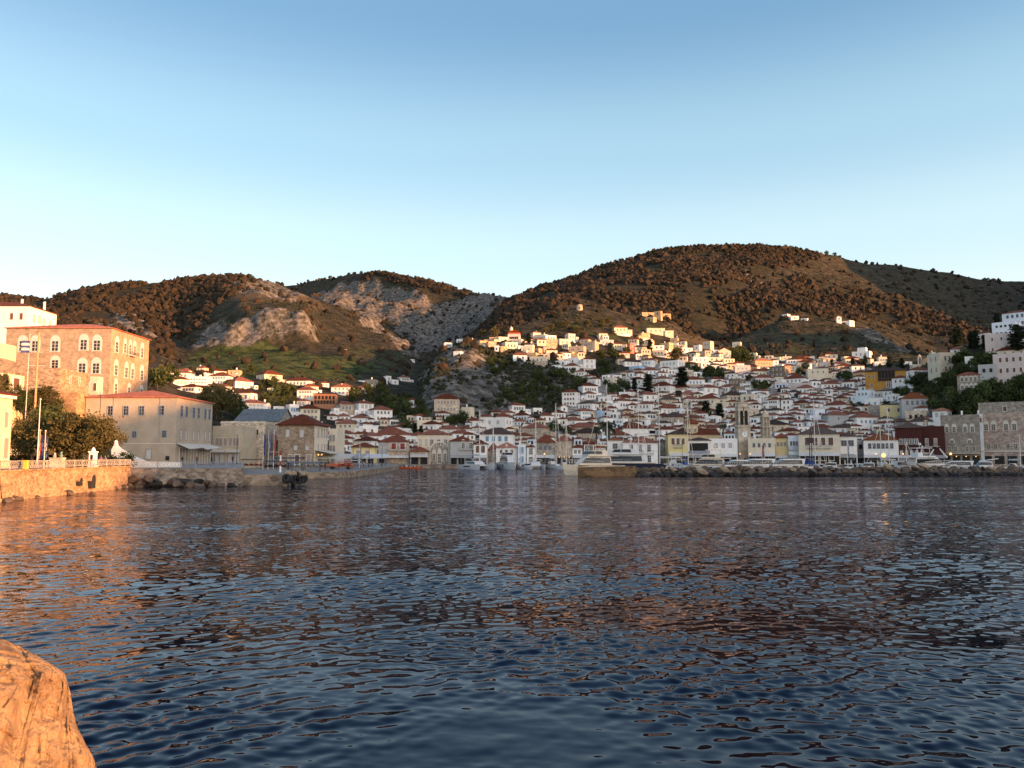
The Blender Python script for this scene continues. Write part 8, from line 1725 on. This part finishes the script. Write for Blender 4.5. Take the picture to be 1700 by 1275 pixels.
stall(578, 178, 1.15, 6.0, 2.0, 'grey canopied stall behind the orange truck', GREYF, GREYAWN)
def truck(px, Y, rz, label):
    rt = empty('pickup_truck', pw(px, Y, 1.15), R(rz)); tag(rt, label, 'truck'); m = MB()
    m.box(-2.6, .6, -.85, .85, .55, .75); m.box(-2.6, .6, -.9, -.82, .75, 1.25); m.box(-2.6, .6, .82, .9, .75, 1.25); m.box(-2.68, -2.6, -.9, .9, .6, 1.25); m.build('cargo_bed', [ORANGE], rt)
    m = MB(); cabin(m, .65, 2.4, 1.75, 1.7, .5, 1.95, .05, .35); m.box(1.9, 2.6, -.82, .82, .45, 1.05); c = m.build('cab', [ORANGE], rt); m = MB(); cabin(m, .8, 2.33, 1.77, 1.72, 1.25, 1.8, .05, .33); m.build('cab_window', [TINT], c)
    for sx in (-1.8, 1.6):
        for s in (-1, 1): m = MB(); m.lathe([(.36, 0), (.38, .1), (.36, .22)], 0, 0, 14); o = m.build('wheel', [RUB], rt, (sx, s * .9 - (.22 if s > 0 else 0) * 0, .38)); o.rotation_euler = (R(90), 0, 0)
truck(566, 172, 4, 'orange red pickup truck parked on the quay beyond the stalls')
stall(573, 165, 1.15, 3, 1.7, 'small red cart in front of the orange truck', REDP, ORANGE)
# cafe parasols / awnings along the quay curve
for i, (px, Y, w, lb) in enumerate([(604, 212, 6, 'first white slanted cafe awning right of the low yellow house'), (615, 222, 6, 'second white slanted cafe awning beside the yellow house'), (627, 234, 6, 'third white slanted cafe awning nearest the red shuttered house'), (560, 196, 9, 'broad cream cafe awning right of the square stone mansion'), (583, 205, 8, 'grey cafe awning behind the quay lamp post')]):
    rt = empty('cafe_awning', pw(px, Y, 1.15), R(-18)); tag(rt, lb, 'awning'); awning(rt, -w / 2, w / 2, 1.6, 3.4, 3.2, .9, WAWN if i < 3 else (CANVAS if i == 3 else GREYAWN), name='canopy', legs=2)
# gangway, big round lamp and shop goods on the far quay
m = MB(); a, b_ = at(1625, 766, 180), at(1657, 761.5, 186); v = b_ - a; m.tube((0, 0, 0), v, .12, n=6); o = m.build('gangway', [GEL], None, a); tag(o, 'white gangway pole lying over the rocks before the right mansion', 'gangway')
for px, Yl, rr, lb in ((1467.5, 200, .55, 'big glowing round lantern on the wooden boat'), (1500, 258, .25, 'small glowing lamp before the red building'), (1455, 258, .22, 'small glowing lamp left of the big round lantern'), (1246, 262, .2, 'small glowing lamp right of the clock tower door'), (1229, 262, .2, 'small glowing lamp left of the clock tower door'), (904, 256, .25, 'small glowing lamp at the grey stone house front'), (1579, 262, .4, 'warm lit shop lamp under the grey mansion canopy')):
    rt = empty('lantern', pw(px, Yl, 0.6 if rr > .5 else 1.15)); tag(rt, lb, 'lantern'); h = at(px, 756 if rr > .5 else 753.5, Yl).z - rt.location.z
    m = MB(); m.tube((0, 0, 0), (0, 0, h - rr), .04, n=5); m.build('pole', [IRON], rt); m = MB(); m.lathe([(rr * math.sin(math.pi * i / 8) + .01, h - rr * math.cos(math.pi * i / 8)) for i in range(9)], 0, 0, 12); m.build('globe', [WARM], rt)
